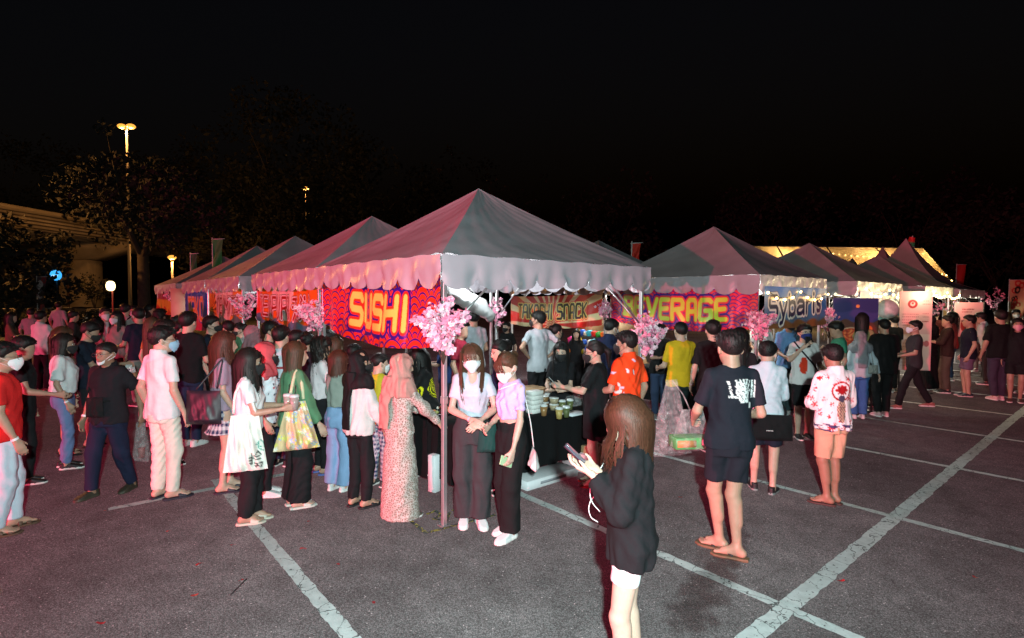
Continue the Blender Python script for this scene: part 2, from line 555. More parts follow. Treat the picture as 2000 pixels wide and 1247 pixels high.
def person(label, foot, H=1.65, yaw=0, sex='f', skin='light', top=None, bottom=None, shoes=('sneaker', (.8, .8, .8)), hair=('short', 'black'),
           mask=None, glasses=False, face=False, lean=0, head=(0, 0, 0), armL=None, armR=None, feet=None, build=1.0, vox=None, seed=None,
           group=None, sit=None, band=None, curl=(.5, .5), palm=(None, None), hand=(None, None), cat='person', poleL=None, poleR=None, twist=0, hat=None):
    foot = Vector(foot)
    dist = (foot - Vector((0, 0, 0))).length
    if vox is None: vox = min(max(dist * .0019, .0085), .022)
    near = vox < .0125
    seed = seed if seed is not None else sum(ord(c) * (i + 3) for i, c in enumerate(label)) % 9973
    rs = np.random.RandomState(seed)
    root = empty('person', foot, R(yaw))
    tag(root, label, cat, group)
    hs = H / 1.7
    hs_ = hs * 1.08                                    # head scale
    SK = skin_mat(skin)
    top = dict(top or {}); bottom = dict(bottom or {})
    # --- skeleton
    lean_r = R(lean)
    hipz = .515 * H
    TR = rotm('x', -lean_r) @ rotm('z', R(twist))     # torso frame: leans forward, twists about its axis
    to = np.array((0, 0, hipz))
    def tp(x, y, z):                                    # torso point, z measured from the ground when upright
        return to + TR @ np.array((x, y, z * H - hipz))
    shw = (.090 if sex == 'm' else .078) * H * (build * .6 + .4)
    sh = {s: tp(s * shw, -.006 * H, .800) for s in (-1, 1)}
    hip = {s: np.array((s * .045 * H, 0, .505 * H)) for s in (-1, 1)}
    if feet is None:
        feet = ((-.075, -.015, 8), (.075, .02, -8))
    ft = {}
    for s, fdef in zip((-1, 1), feet):
        ft[s] = (np.array((fdef[0], fdef[1], fdef[3] if len(fdef) > 3 else 0.0)), R(fdef[2]))
    knee, ank = {}, {}
    for s in (-1, 1):
        p, fy = ft[s]
        A = p + np.array((0, 0, .048 * H))
        fwd = np.array((-math.sin(fy), math.cos(fy), 0))
        ll = max(np.linalg.norm(A - hip[s]) * .5022, .2285 * H) if s * 0 == 0 else 0
        knee[s], ank[s] = ik(hip[s], A, ll, ll, fwd + np.array((s * .12, 0, 0)))
    arms = {-1: armL or 'hang', 1: armR or 'hang'}
    el, wr, hd = {}, {}, {}
    for s in (-1, 1):
        a = arms[s]
        pole = np.array((s * .5, -1, -.2))
        if a == 'hang': T = tp(s * (shw + .055 * H), .03 * H, .50)
        elif a == 'back': T = tp(s * (shw + .05 * H), -.06 * H, .50)
        elif a == 'hip': T = tp(s * (shw + .01 * H), -.01 * H, .60); pole = np.array((s, -.7, 0))
        elif a == 'phone': T = tp(s * .035 * H, .20 * H, .655); pole = np.array((s * .5, -.6, -1))
        elif a == 'clasp': T = tp(s * .02 * H, .13 * H, .555); pole = np.array((s * .9, -.6, -.3))
        elif a == 'bent': T = tp(s * (shw + .02 * H), .17 * H, .60); pole = np.array((s * .3, -1, -.6))
        elif a == 'fold': T = tp(-s * .05 * H, .115 * H, .655); pole = np.array((s, -.2, -.5))
        elif a == 'swingf': T = tp(s * (shw + .05 * H), .10 * H, .51)
        elif a == 'swingb': T = tp(s * (shw + .05 * H), -.10 * H, .51)
        else: T = tp(a[0] * H, a[1] * H, a[2]); pole = np.array((s * .5, -.7, -.8))
        if s < 0 and poleL is not None: pole = np.array(poleL)
        if s > 0 and poleR is not None: pole = np.array(poleR)
        el[s], wr[s] = ik(sh[s], T, .170 * H, .150 * H, pole)
    nb = tp(0, -.012 * H, .835)
    hy, hp, hr = [R(v) for v in head]
    HR = TR @ rotm('z', hy) @ rotm('x', -hp) @ rotm('y', hr)
    HR = rotm('z', R(twist) * 0) @ HR
    hc = nb + TR @ np.array((0, .012 * H, .031 * H)) + HR @ np.array((0, .008 * H, .048 * H))
    def hpnt(x, y, z): return hc + HR @ (np.array((x, y, z)) * hs_)

    def bind(name, V, F, m, parent=root, **kw):
        return mesh_np(name, V, F, m, parent, True, **kw)

    # --- body: one surface
    B = Field()
    bare_leg = bottom.get('kind') in ('shorts', 'skirt', None) and bottom.get('kind') != 'dress' or top.get('kind') == 'shortdress'
    lz = [(z, w * H * .72, d * H * .72, y * H) for z, w, d, y in ((l[0], l[1], l[2], l[3]) for l in TORSO[sex])]
    B.prof(to, TR, [(z * H - hipz, w, d, y) for z, w, d, y in lz if .5 <= z], k=.02)
    if top.get('midriff'):
        B.prof(to, TR, [(l[0] * H - hipz, l[1] * H * build, l[2] * H * build, l[3] * H) for l in TORSO[sex] if .5 < l[0] < .72], k=.02)
    if top.get('vneck'):
        B.prof(to, TR, [(l[0] * H - hipz, l[1] * H * build * .97, l[2] * H * build * .97, l[3] * H) for l in TORSO[sex] if .66 < l[0]], k=.02)
    nr = (.0325 if sex == 'm' else .0265) * H
    B.cone(tp(0, -.014 * H, .80), hpnt(0, -.015, -.04), nr * 1.12, nr, k=.03)
    for s in (-1, 1):
        ar = (.0245 if sex == 'm' else .0205) * H * (build * .7 + .3)
        B.cone(sh[s], el[s], ar, ar * .80, k=.02)
        B.cone(el[s], wr[s], ar * .82, ar * .55, k=.02)
        mid = el[s] * .7 + wr[s] * .3
        B.cone(el[s] * .85 + wr[s] * .15, mid * .6 + wr[s] * .4, ar * .86, ar * .66, k=.02)
        B.cone(sh[s], tp(0, -.01 * H, .79), ar * .9, .032 * H, k=.03)
        if bare_leg:
            tr = (.041 if sex == 'm' else .042) * H * build
            kn = knee[s]; an = ank[s]
            B.cone(hip[s], kn, tr * 1.12, .031 * H * (build * .5 + .5), k=.03)
            B.cone(kn, an, .030 * H * (build * .5 + .5), .0185 * H, k=.02)
            cdir = nrm(np.cross(an - kn, np.array((1, 0, 0))))
            back = np.array((math.sin(ft[s][1]), -math.cos(ft[s][1]), 0))
            B.cone(kn * .86 + an * .14 + back * .010 * H, kn * .48 + an * .52 + back * .008 * H, .026 * H * (build * .5 + .5), .024 * H * (build * .5 + .5), k=.025)
            B.cone(kn + back * -.012 * H, kn * .9 + an * .1 + back * -.012 * H, .020 * H, .018 * H, k=.02)
        else:
            B.cone(hip[s], knee[s], .03, .02, k=.02); B.cone(knee[s], ank[s], .02, .0185 * H if shoes[0] != 'boot' else .02, k=.02)
        # foot
        p, fy = ft[s]
        fx = np.array((math.cos(fy), math.sin(fy), 0)); fd = np.array((-math.sin(fy), math.cos(fy), 0))
        def fp(x, y, z): return p + fx * (x * hs) + fd * (y * hs) + np.array((0, 0, z * hs))
        if shoes[0] in ('sandal', 'slide', 'flip'):
            z0 = .024
            B.cone(ank[s], fp(0, -.035, z0 + .028), .0185 * H, .026 * hs, k=.02)
            B.cone(fp(0, -.035, z0 + .028), fp(s * -.012, .10, z0 + .020), .027 * hs, .021 * hs, k=.02)
            B.cone(ank[s] + fd * .012, fp(s * -.008, .085, z0 + .032), .019 * H, .020 * hs, k=.03)
            B.cone(fp(0, -.03, z0 + .026), fp(s * .024, .09, z0 + .016), .024 * hs, .017 * hs, k=.02)
            for q, (tx, ty, r_) in enumerate(((-.026, .165, .013), (-.006, .168, .0105), (.010, .160, .010), (.025, .150, .0095), (.038, .135, .009))):
                B.cone(fp(s * tx * .8, .105 - q * .004, z0 + .016), fp(s * tx, ty - .012, z0 + .009), r_ * hs * 1.2, r_ * hs, k=.008)
        else:
            B.cone(ank[s], fp(0, -.02, .05), .0185 * H, .03 * hs, k=.02)
            B.cone(fp(0, -.02, .05), fp(0, .09, .035), .03 * hs, .022 * hs, k=.02)
        # hand
        i = 0 if s < 0 else 1
        fdv = nrm(wr[s] - el[s]) if hand[i] is None else nrm(TR @ np.array(hand[i], float))
        pn = np.array((-s, 0, 0)) if palm[i] is None else np.array(palm[i], float)
        pn = TR @ pn; pn = nrm(pn - fdv * (pn @ fdv)); la = np.cross(fdv, pn)
        W = wr[s]
        hd[s] = (W + fdv * .085 * hs + pn * .02 * hs, fdv, pn, la)
        thumb_side = 1.0 if (la @ (TR @ np.array((-s * .2, 1, .6)))) > 0 else -1.0
        cu = curl[i]
        kn_ = [W + fdv * (.088 - .004 * abs(q - 1.3)) * hs + la * thumb_side * (.029 - .0195 * q) * hs for q in range(4)]
        for q in range(4):
            B.cone(W + la * thumb_side * (.014 - .009 * q) * hs, kn_[q], .0145 * hs, .0112 * hs, k=.012)
        if near:
            for q in range(4):
                ln = (.92, 1.0, .95, .76)[q]
                pt, an_ = kn_[q], 0.0
                for seg, (l_, r0, r1) in enumerate(((.043, .0098, .0088), (.027, .0088, .0080), (.021, .0080, .0068))):
                    an_ += cu * (.55, .85, .6)[seg] + .06 * q * cu
                    dv = fdv * math.cos(an_) + pn * math.sin(an_)
                    nx = pt + dv * l_ * ln * hs
                    B.cone(pt, nx, r0 * hs, r1 * hs, k=.004)
                    pt = nx
            t0 = W + fdv * .025 * hs + la * thumb_side * .024 * hs + pn * .006 * hs
            d1 = nrm(fdv * .75 + la * thumb_side * .62 + pn * (.25 + .4 * cu))
            t1 = t0 + d1 * .042 * hs
            d2 = nrm(fdv * .95 + la * thumb_side * (.25 - .3 * cu) + pn * (.25 + .35 * cu))
            B.cone(W + fdv * .012 * hs + la * thumb_side * .012 * hs, t0, .014 * hs, .0135 * hs, k=.012)
            B.cone(t0, t1, .0125 * hs, .0105 * hs, k=.008); B.cone(t1, t1 + d2 * .032 * hs, .0105 * hs, .0078 * hs, k=.006)
        else:
            for q in (0, 1, 2, 3):
                B.cone(kn_[q], kn_[q] + (fdv * math.cos(cu) + pn * math.sin(cu)) * .075 * hs, .0115 * hs, .009 * hs, k=.004)
            B.cone(W + fdv * .02 * hs + la * thumb_side * .02 * hs, W + fdv * .075 * hs + la * thumb_side * .05 * hs, .0125 * hs, .010 * hs, k=.008)
    # head
    B.ell(hpnt(0, -.016, .026), np.array((.073, .092, .082)) * hs_, HR, k=.015)
    B.ell(hpnt(0, .016, -.022), np.array((.062, .070, .066)) * hs_, HR, k=.03)
    jw = .050 if sex == 'm' else .044
    B.ell(hpnt(0, .022, -.062), np.array((jw, .056, .044)) * hs_, HR, k=.03)
    B.ell(hpnt(0, .062, -.084), np.array((.020, .017, .016)) * hs_, HR, k=.025)
    if face or near:
        B.cone(hpnt(0, .086, .010), hpnt(0, .099, -.024), .0075 * hs_, .0115 * hs_, k=.010)
        for s in (-1, 1):
            B.ell(hpnt(s * .009, .092, -.028), np.array((.008, .009, .007)) * hs_, HR, k=.006)
            B.ell(hpnt(s * .031, .094, .008), np.array((.016, .014, .011)) * hs_, HR, k=.012, op=1)
        B.cone(hpnt(-.016, .080, -.050), hpnt(.016, .080, -.050), .008 * hs_, .008 * hs_, k=.008)
        B.cone(hpnt(-.013, .079, -.060), hpnt(.013, .079, -.060), .008 * hs_, .008 * hs_, k=.008)
    for s in (-1, 1) if hair[0] not in ('hijab', 'long', 'bob', 'curly') else ():
        B.ell(hpnt(s * .078, -.012, -.008), np.array((.012, .021, .033)) * hs_, HR @ rotm('z', s * .35), k=.006)
    V, F = B.mesh(vox)
    V = relax(V, F, 1, .35)
    body = bind('body', V, F, SK)

    # --- top
    def torso_levels(loose, boxy, z0, z1, flare=0.0, cover=False):
        lv = TORSO[sex]
        chest = max(l[1] for l in lv)
        cd = max(l[2] for l in lv)
        zs = sorted(set([z0] + [l[0] for l in lv if z0 < l[0] < z1] + [z1]))
        out = []
        for z in zs:
            w = np.interp(z, [l[0] for l in lv], [l[1] for l in lv]) * build
            d = np.interp(z, [l[0] for l in lv], [l[2] for l in lv]) * build
            y = np.interp(z, [l[0] for l in lv], [l[3] for l in lv])
            if z < .72:
                w = w + boxy * max(chest * .95 * build - w, 0); d = d + boxy * max(cd * .95 * build - d, 0)
                e = (.72 - z) / .22
                w += flare * e; d += flare * e * .8
            if cover and z < .56:
                d = max(d, (1.1 * (.041 * H * build + bottom.get('loose', .012)) + .012) / H)
                w = max(w, (.045 * H + 1.1 * (.041 * H * build + bottom.get('loose', .012)) + .004) / H)
            lo_ = loose * (1 if z < .80 else max(0.25, 1 - (z - .80) / .05))
            out.append((z * H - hipz, w * H + lo_, d * H + lo_, y * H))
        return out
    if top.get('kind'):
        T = Field()
        loose = top.get('loose', .016)
        hem = top.get('hem', .47)
        lv = torso_levels(loose, top.get('boxy', .5), hem, .838, top.get('flare', 0), hem < .53)
        T.prof(to, TR, lv, k=.02)
        sl = top.get('sleeve', .62)        # 0..1 along upper arm, 1..2 along forearm
        for s in (-1, 1):
            ar = (.0245 if sex == 'm' else .0205) * H * (build * .7 + .3) + loose * .45 + top.get('sleeve_loose', .005)
            a0 = ar - top.get('sleeve_loose', .005) * .8
            T.cone(sh[s], el[s], a0 * .97, ar * 1.04, k=.035, cb=min(sl, 1.0) if sl <= 1 else None)
            T.cone(tp(s * .030 * H, -.014 * H, .824), sh[s], .027 * H, a0 * .76, k=.03)
            if sl > 1:
                r0 = ar; r1 = ar * top.get('cuff', .70)
                T.cone(el[s], wr[s], r0, r1, k=.025, cb=min(sl - 1, 1.0))
        if top.get('tail'):
            pass
        # neck opening
        vn = top.get('vneck', 0)
        if top.get('collar'):
            nrr = nr + .010
            T.cone(tp(0, -.016 * H, .822), tp(0, -.010 * H, .862), nrr * 1.22, nrr * 1.12, k=.01, cb=1.0)
            T.cone(tp(0, .010 * H, .85), tp(0, -.004 * H, .90), nrr * .92, nrr * 1.0, k=.0, op=1)
        else:
            T.ell(tp(0, .004 * H, .850), np.array((.047, .050, .024)) * H, TR, k=.008, op=1)
        if vn:
            T.ell(tp(0, .075 * H, .845), np.array((.040, .065, .045 + vn)) * H, TR, k=.01, op=1)
        if top.get('hood'):
            T.ell(tp(0, -.055 * H, .80), np.array((.07, .045, .05)) * H, TR, k=.03)
        V, F = T.mesh(vox)
        V = relax(V, F, 1, .4)
        # hem curve and creases
        N = vnormals(V, F)
        zl = (V - to) @ TR[:, 2] + hipz
        V = V + N * folds(V, seed, top.get('wrinkle', .008))[:, None] * np.clip((.86 * H - zl) / (.1 * H), .2, 1)[:, None]
        low = np.clip(1 - (zl - hem * H) / (.03 * H), 0, 1)
        V[:, 2] += low * (.006 * np.sin(V[:, 0] * 31 + seed) + .005 * np.sin(V[:, 1] * 23))
        pr = top.get('print')
        kw = {}
        if pr is not None:
            Q = (V - to) @ TR; Q[:, 2] += hipz
            kw['col'] = pr(Q / H, N @ TR)
            m = PRINT if not top.get('mat') else top['mat']
        else:
            m = top.get('mat') or cloth(top['color'])
        to_obj = bind({'dress': 'dress', 'hoodie': 'hoodie', 'shirt': 'shirt', 'sweater': 'sweater', 'jacket': 'jacket', 'blouse': 'blouse'}.get(top['kind'], 't_shirt'), V, F, m, **kw)
    # --- bottom
    bk = bottom.get('kind')
    if bk:
        L = Field()
        loose = bottom.get('loose', .012)
        wz = bottom.get('waist', .60)
        if top.get('kind') and not bottom.get('tuck'): wz = min(wz, max(top.get('hem', .47) + .025, .50))
        lvp = torso_levels(loose, 0.0, .455, wz)
        if bk == 'skirt' or bk == 'longskirt':
            hz = bottom.get('hem', .34); fl = bottom.get('flare', .05)
            w0 = lvp[0]
            ext = [(hz * H - hipz, w0[1] + fl * H, w0[2] + fl * H * .85 + abs(knee[1][1] - knee[-1][1]) * .2, w0[3])]
            mid = (.42 * H - hipz, w0[1] + fl * H * .3, w0[2] + fl * H * .3, w0[3])
            L.prof(to, np.eye(3), ext + ([mid] if hz < .40 else []) + lvp, k=.02)
        else:
            L.prof(to, np.eye(3), lvp, k=.03)
            wide = bottom.get('wide', 0.0)
            hemz = bottom.get('hem', .05)
            for s in (-1, 1):
                tr = .041 * H * build + loose
                kr = .034 * H * (build * .5 + .5) + loose + wide * .35
                hr = .026 * H + loose + wide
                h0 = hip[s] + np.array((0, 0, .012 * H))
                if bk == 'shorts':
                    t = (hip[s][2] - hemz * H) / max(hip[s][2] - knee[s][2], .05)
                    if t <= 1:
                        L.cone(h0, knee[s], tr * 1.10, kr * 1.08 + .008, k=.03, cb=t)
                    else:
                        L.cone(h0, knee[s], tr * 1.10, kr * 1.05, k=.03)
                        L.cone(knee[s], ank[s], kr * 1.05, kr * .95, k=.03, cb=min(t - 1, 1))
                else:
                    L.cone(h0, knee[s], tr * 1.08, kr, k=.03)
                    e = ank[s] + np.array((0, 0, hemz * H - .048 * H))
                    L.cone(knee[s], e, kr, hr, k=.03, cb=1.0)
        V, F = L.mesh(vox)
        V = relax(V, F, 1, .4)
        N = vnormals(V, F)
        wr_a = bottom.get('wrinkle', .008)
        V = V + N * folds(V, seed + 5, wr_a, (.06, .2) if bk != 'skirt' else (.05, .09))[:, None]
        kw = {}
        pr = bottom.get('print')
        if pr is not None:
            kw['col'] = pr(V / H, N); m = PRINT
        else:
            m = bottom.get('mat') or cloth(bottom['color'])
        bind({'skirt': 'skirt', 'longskirt': 'long_skirt', 'shorts': 'shorts'}.get(bk, 'trousers'), V, F, m, **kw)
    # --- shoes
    for s in (-1, 1):
        p, fy = ft[s]
        Rf = rotm('z', fy)
        kind, sc = shoes[0], shoes[1]
        sv = min(max(vox * .8, .007), .014)
        Sf = Field()
        def outline(grow, z0, z1, ztop):
            def f(X, Y, Z):
                x, y, z = X - p[0], Y - p[1], Z - p[2]
                x, y = Rf[0, 0] * x + Rf[1, 0] * y, Rf[0, 1] * x + Rf[1, 1] * y
                x, y, z = x / hs, y / hs, z / hs
                t = np.clip((y + .075) / .255, 0, 1)
                hw = np.interp(t, [0, .12, .4, .72, .9, 1.0], [.020, .033, .034, .047, .040, .018]) + grow
                xo = np.interp(t, [0, .5, 1], [0, 0, -s * .008])
                d = np.maximum(np.abs(x - xo) - hw, np.maximum(-.075 - grow - y, y - .18 - grow))
                zt = np.interp(t, [0, .25, .5, .8, 1], ztop)
                dz = np.maximum(z0 - z, z - zt)
                return (np.sqrt(np.maximum(d, 0) ** 2 + np.maximum(dz, 0) ** 2) + np.minimum(np.maximum(d, dz), 0) - .003) * hs
            return f
        lo = p - .22 * hs; lo[2] = p[2] - .005; hi = p + .22 * hs; hi[2] = p[2] + .14 * hs
        if kind in ('sneaker', 'boot', 'flat'):
            up = .105 if kind == 'boot' else (.088 if kind == 'sneaker' else .058)
            Sf.fn(outline(-.004, .006, 0, [up - .01, up, .070 if kind != 'flat' else .05, .045, .028]), lo, hi, k=.012)
            Sf.fn(outline(.002, .003, 0, [.024, .022, .020, .020, .022]), lo, hi, k=.004)
            V, F = Sf.mesh(sv); V = relax(V, F, 2, .5)
            zc = V[F].mean(1)[:, 2] - p[2]
            mi = (zc < .024 * hs).astype(int)
            sole = shoes[2] if len(shoes) > 2 else (.75, .74, .72)
            o = mesh_np('shoe', V, F, [mat('shoe_upper', sc, .6, noise=.06), mat('shoe_sole', sole, .6, noise=.1)], root, True, mi=mi)
        else:
            Sf.fn(outline(.003, .002, 0, [.020, .018, .017, .016, .016]), lo, hi, k=0)
            V, F = Sf.mesh(sv)
            o = mesh_np('sandal', V, F, mat('sandal', sc, .7, noise=.1), root, True)
            St = Field()
            fx = Rf[:, 0]; fd = Rf[:, 1]
            z0 = .024
            if kind == 'flip':
                a = p + fd * .11 * hs + np.array((0, 0, .058 * hs))
                for q in (-1, 1):
                    St.cone(a, p + fx * q * .036 * hs + fd * .03 * hs + np.array((0, 0, .028 * hs)), .009, .010, k=.004)
            else:
                def strapband(y0, y1, g):
                    def f(X, Y, Z):
                        x, y, z = X - p[0], Y - p[1], Z - p[2]
                        x, y = Rf[0, 0] * x + Rf[1, 0] * y, Rf[0, 1] * x + Rf[1, 1] * y
                        x, y, z = x / hs, y / hs, z / hs
                        r = np.sqrt((x / (.048 + g)) ** 2 + ((z - .018) / (.052 + g - (y - .04) * .25)) ** 2)
                        d = (r - 1) * .05
                        return np.maximum(np.maximum(d, .015 - z), np.maximum(y0 - y, y - y1)) * hs
                    return f
                if kind == 'slide':
                    St.fn(strapband(.045, .125, .002), lo, hi)
                else:
                    St.fn(strapband(.02, .055, .002), lo, hi); St.fn(strapband(.08, .12, .000), lo, hi)
            V, F = St.mesh(sv); V = relax(V, F, 1, .4)
            mesh_np('strap', V, F, mat('sandal_strap', shoes[2] if len(shoes) > 2 else sc, .6, noise=.1), o, True)
    # --- hair
    hk = hair[0]
    hcol = HAIRC[hair[1]] if isinstance(hair[1], str) else hair[1]
    hvox = max(vox * .85, .0075)
    if hk == 'hijab':
        Hf = Field()
        Hf.ell(hpnt(0, -.018, .024), np.array((.086, .106, .094)) * hs_, HR, k=.02)
        Hf.ell(hpnt(0, .0, -.05), np.array((.080, .088, .075)) * hs_, HR, k=.04)
        Hf.cone(hpnt(0, -.01, -.08), tp(0, .0, .80), .085 * hs_, .075 * H, k=.05)
        ln = hair[2] if len(hair) > 2 else .70
        Hf.prof(to, TR, [(ln * H - hipz, (.115 if sex == 'm' else .106) * H * build, .078 * H * build, .004 * H), (.78 * H - hipz, .108 * H * build, .074 * H * build, 0), (.82 * H - hipz, .085 * H, .062 * H, 0), (.86 * H - hipz, .052 * H, .052 * H, .004 * H)], k=.05, pad=.012)
        for s in (-1, 1):
            Hf.cone(tp(0, -.012 * H, .825), sh[s] + (tp(0, 0, .80) - sh[s]) * .12, .052 * H, .030 * H + top.get('loose', .016) + .012, k=.03)
        Hf.ell(hpnt(0, .120, -.018), np.array((.056, .075, .074)) * hs_, HR, k=.012, op=1)
        V, F = Hf.mesh(hvox); V = relax(V, F, 1, .4)
        N = vnormals(V, F)
        V = V + N * folds(V, seed + 3, .011, (.05, .12))[:, None]
        bind('headscarf', V, F, cloth(hcol, .75))
        if len(hair) > 3:      # a long tail hanging down the back (x offset, end z)
            Tf = Field()
            xo, ze, wd = hair[3]
            Tf.prof(to, TR, [(ze * H - hipz, wd * H, .012 * H, -.088 * H - .006, xo * H), (.70 * H - hipz, wd * H * 1.05, .014 * H, -.080 * H - .012, xo * H), (.80 * H - hipz, wd * 1.1 * H, .016 * H, -.062 * H - .012, xo * H), (.86 * H - hipz, wd * 1.0 * H, .03 * H, -.05 * H, xo * H * .5)], k=.0)
            V, F = Tf.mesh(hvox); N = vnormals(V, F); V = V + N * folds(V, seed + 8, .008, (.04, .09))[:, None]
            bind('scarf_tail', V, F, cloth(hcol, .75))
    elif hk:
        HM = hair_mat(hcol)
        Hf = Field()
        t = {'short': .012, 'crop': .007, 'long': .014, 'bob': .018, 'pony': .009, 'bun': .009, 'curly': .024}[hk]
        fr = .0
        def cap(X, Y, Z):
            x, y, z = X - hc[0], Y - hc[1], Z - hc[2]
            x, y, z = (HR[0, 0] * x + HR[1, 0] * y + HR[2, 0] * z, HR[0, 1] * x + HR[1, 1] * y + HR[2, 1] * z, HR[0, 2] * x + HR[1, 2] * y + HR[2, 2] * z)
            x, y, z = x / hs_, y / hs_, z / hs_
            tt = t + np.clip(z, 0, .1) * (.10 if hk == 'short' else .04)
            g = np.interp(y, [-.12, -.06, -.02, .012, .03, .06, .09], [-.080, -.064, -.012, -.014, .026, .048, .058] if hk in ('short', 'crop') else [-.078, -.062, -.022, -.020, .022, .048, .058])
            if hk in ('short', 'crop', 'bun', 'pony'): tt = tt * np.clip((z - g) / .035, .3, 1)
            if hk == 'short': tt = tt + np.clip(z - .02, 0, .06) * (.06 + .13 * np.sin(x * 190 + y * 40 + seed) * np.sin(y * 130 - x * 60) )
            k0 = np.sqrt((x / (.074 + tt)) ** 2 + ((y + .016) / (.093 + tt)) ** 2 + ((z - .026) / (.083 + tt)) ** 2)
            d = (k0 - 1) * .085
            return np.maximum(d, (g - z) * .75) * hs_
        Hf.fn(cap, hc - .16 * hs_, hc + .16 * hs_)
        ln = hair[2] if len(hair) > 2 else .62
        if hk in ('long', 'bob', 'curly'):
            z1 = (hc[2]) * 1.0
            zb = ln * H
            mz = (zb + hc[2]) / 2
            bk_ = -.055 * H
            w = {'long': .060, 'bob': .056, 'curly': .070}[hk] * H
            bk_ = -.042 * H
            lv = [(zb - hc[2], w * (.55 if hk != 'bob' else .9), .016 * H if hk != 'bob' else .045 * H, (bk_ - .012 * H) if hk != 'bob' else -.02 * H), (mz - hc[2], w * 1.0, .026 * H if hk != 'bob' else .048 * H, (bk_ + .006 * H) if hk != 'bob' else -.018 * H), (-.02 * H, w * .98, .045 * H, -.022 * H), (.02 * H, w * .85, .045 * H, -.018 * H)]
            dHR = rotm('z', hy)
            Hf.prof(hc, TR @ dHR if hk == 'bob' else TR @ rotm('z', hy * .6), lv, k=.03)
            Hf.ell(hpnt(0, .105, -.03), np.array((.057, .085, .085)) * hs_, HR, k=.01, op=1)
        if hk == 'pony':
            a = hpnt(0, -.108, .035); b_ = hpnt(0, -.15, -.03); e = hpnt(0, -.125, -.03 - ln)
            Hf.cone(hpnt(0, -.085, .03), a, .03 * hs_, .024 * hs_, k=.02)
            Hf.cone(a, b_, .026 * hs_, .034 * hs_, k=.02); Hf.cone(b_, e, .034 * hs_, .012 * hs_, k=.02)
        if hk == 'bun':
            Hf.ell(hpnt(0, -.112, .05), np.array((.042, .036, .042)) * hs_, HR, k=.01)
        V, F = Hf.mesh(hvox); V = relax(V, F, 1, .4)
        N = vnormals(V, F)
        if hk == 'curly':
            V = V + N * (folds(V, seed, .02, (.025, .05)))[:, None]
        elif hk == 'long':
            V = V + N * folds(V, seed, .005, (.02, .05))[:, None]
        ho = bind('hair', V, F, HM)
        strands(ho, HM, hk, hc, HR, TR, hs_, H, ln, near, rs, hair, hy)
    if hat:
        Q = MB(); Q.lathe((0, 0, 0), [(.16, .045), (.165, .05), (.09, .06), (.082, .12), (.06, .15), (.001, .155)], n=24)
        v = np.concatenate(Q.v) * hs_
        Q.v = [(v @ HR.T) + hc]
        Q.build('hat', cloth(hat), root, True)
    # --- face
    if face:
        for s in (-1, 1):
            q = MB(); q.ball((0, 0, 0), .0135 * hs_, 8, scale=(1.05, .55, .50)); q.ball((0, .0052 * hs_, 0), .0062 * hs_, 8, m=1)
            v = [x @ HR.T + hpnt(s * .031, .080, .008) for x in q.v]; q.v = v
            q.build('eye', [EYE_W, EYE_D], root, True)
            q = MB()
            q.tube([hpnt(s * .046, .078, .022), hpnt(s * .032, .086, .029), hpnt(s * .016, .088, .025)], np.array((.002, .0036, .003)) * hs_, 6)
            q.build('eyebrow', hair_mat(hcol if hk != 'hijab' else HAIRC['black']), root, True)
            q = MB()
            q.tube([hpnt(s * .045, .079, .010), hpnt(s * .031, .0895, .0155), hpnt(s * .018, .085, .010)], np.array((.0012, .002, .0012)) * hs_, 5)
            q.build('eyelash', hair_mat(HAIRC['black']), root, True)
        if mask is None or mask[1] == 'chin':
            q = MB(); q.tube([hpnt(-.024, .079, -.055), hpnt(-.010, .088, -.053), hpnt(0, .0885, -.0545), hpnt(.010, .088, -.053), hpnt(.024, .079, -.055)], np.array((.002, .0055, .0050, .0055, .002)) * hs_, 6)
            q.build('lips', mat('lips', (.36, .13, .11), .4), root, True)
    if mask is not None:
        mc, mk = mask
        n = 17
        a = np.linspace(-1, 1, n)[:, None]; b = np.linspace(0, 1, 11)[None, :]
        if mk == 'chin':
            ang = a * 1.15
            z = -.070 - .030 * b - .0 * a
            x = (.056 - .012 * b) * np.sin(ang); y = .030 + (.056 + .006 * np.sin(b * 3.1)) * np.cos(ang) + 0 * b
            z = z + .028 * np.abs(a) ** 2
        else:
            wt = np.interp(b, [0, .25, .6, 1], [.073, .079, .073, .050])
            ang = a * np.interp(b, [0, .3, 1], [1.12, 1.25, 1.0])
            x = wt * np.sin(ang)
            crest = np.interp(b, [0, .22, .5, .8, 1], [.022, .034, .032, .020, .004])
            y = .018 + np.interp(b, [0, .5, 1], [.075, .075, .070]) * np.cos(ang) + crest * np.clip(1 - np.abs(a) * 1.15, 0, 1) ** .8
            z = np.interp(b, [0, 1], [.000, -.108]) + .004 * np.cos(a * 3) * (1 - b) - .0 * a + .020 * np.abs(a) ** 2 * np.interp(b, [0, .5, 1], [-.6, 0, 1.6])
            if mk == 'fold':
                y = y + .003 * np.sin(b * 26)
        P = np.stack([x + 0 * b, y + 0 * b, z + 0 * a], -1) * hs_
        P = P @ HR.T + hc
        q = MB(); q.grid(P)
        q.build('face_mask', mat('mask_fabric', mc, .85, noise=.04, nscale=30), root, True)
        for s in (-1, 1) if hair[0] != 'hijab' else ():
            i = 0 if s < 0 else -1
            q = MB()
            e1, e2 = hpnt(s * .084, -.018, .012), hpnt(s * .084, -.022, -.028)
            o_ = HR @ np.array((s * .006, 0, 0))
            q.tube([P[i, 1], (P[i, 1] + e1) / 2 + o_, e1, hpnt(s * .084, -.034, -.006), e2, (P[i, 9] + e2) / 2 + o_, P[i, 9]], .0016 * hs_ if near else .003, 5)
            q.build('ear_loop', mat('mask_loop', (.03, .03, .03) if mc[0] < .2 else (.75, .75, .75), .8), root, True)
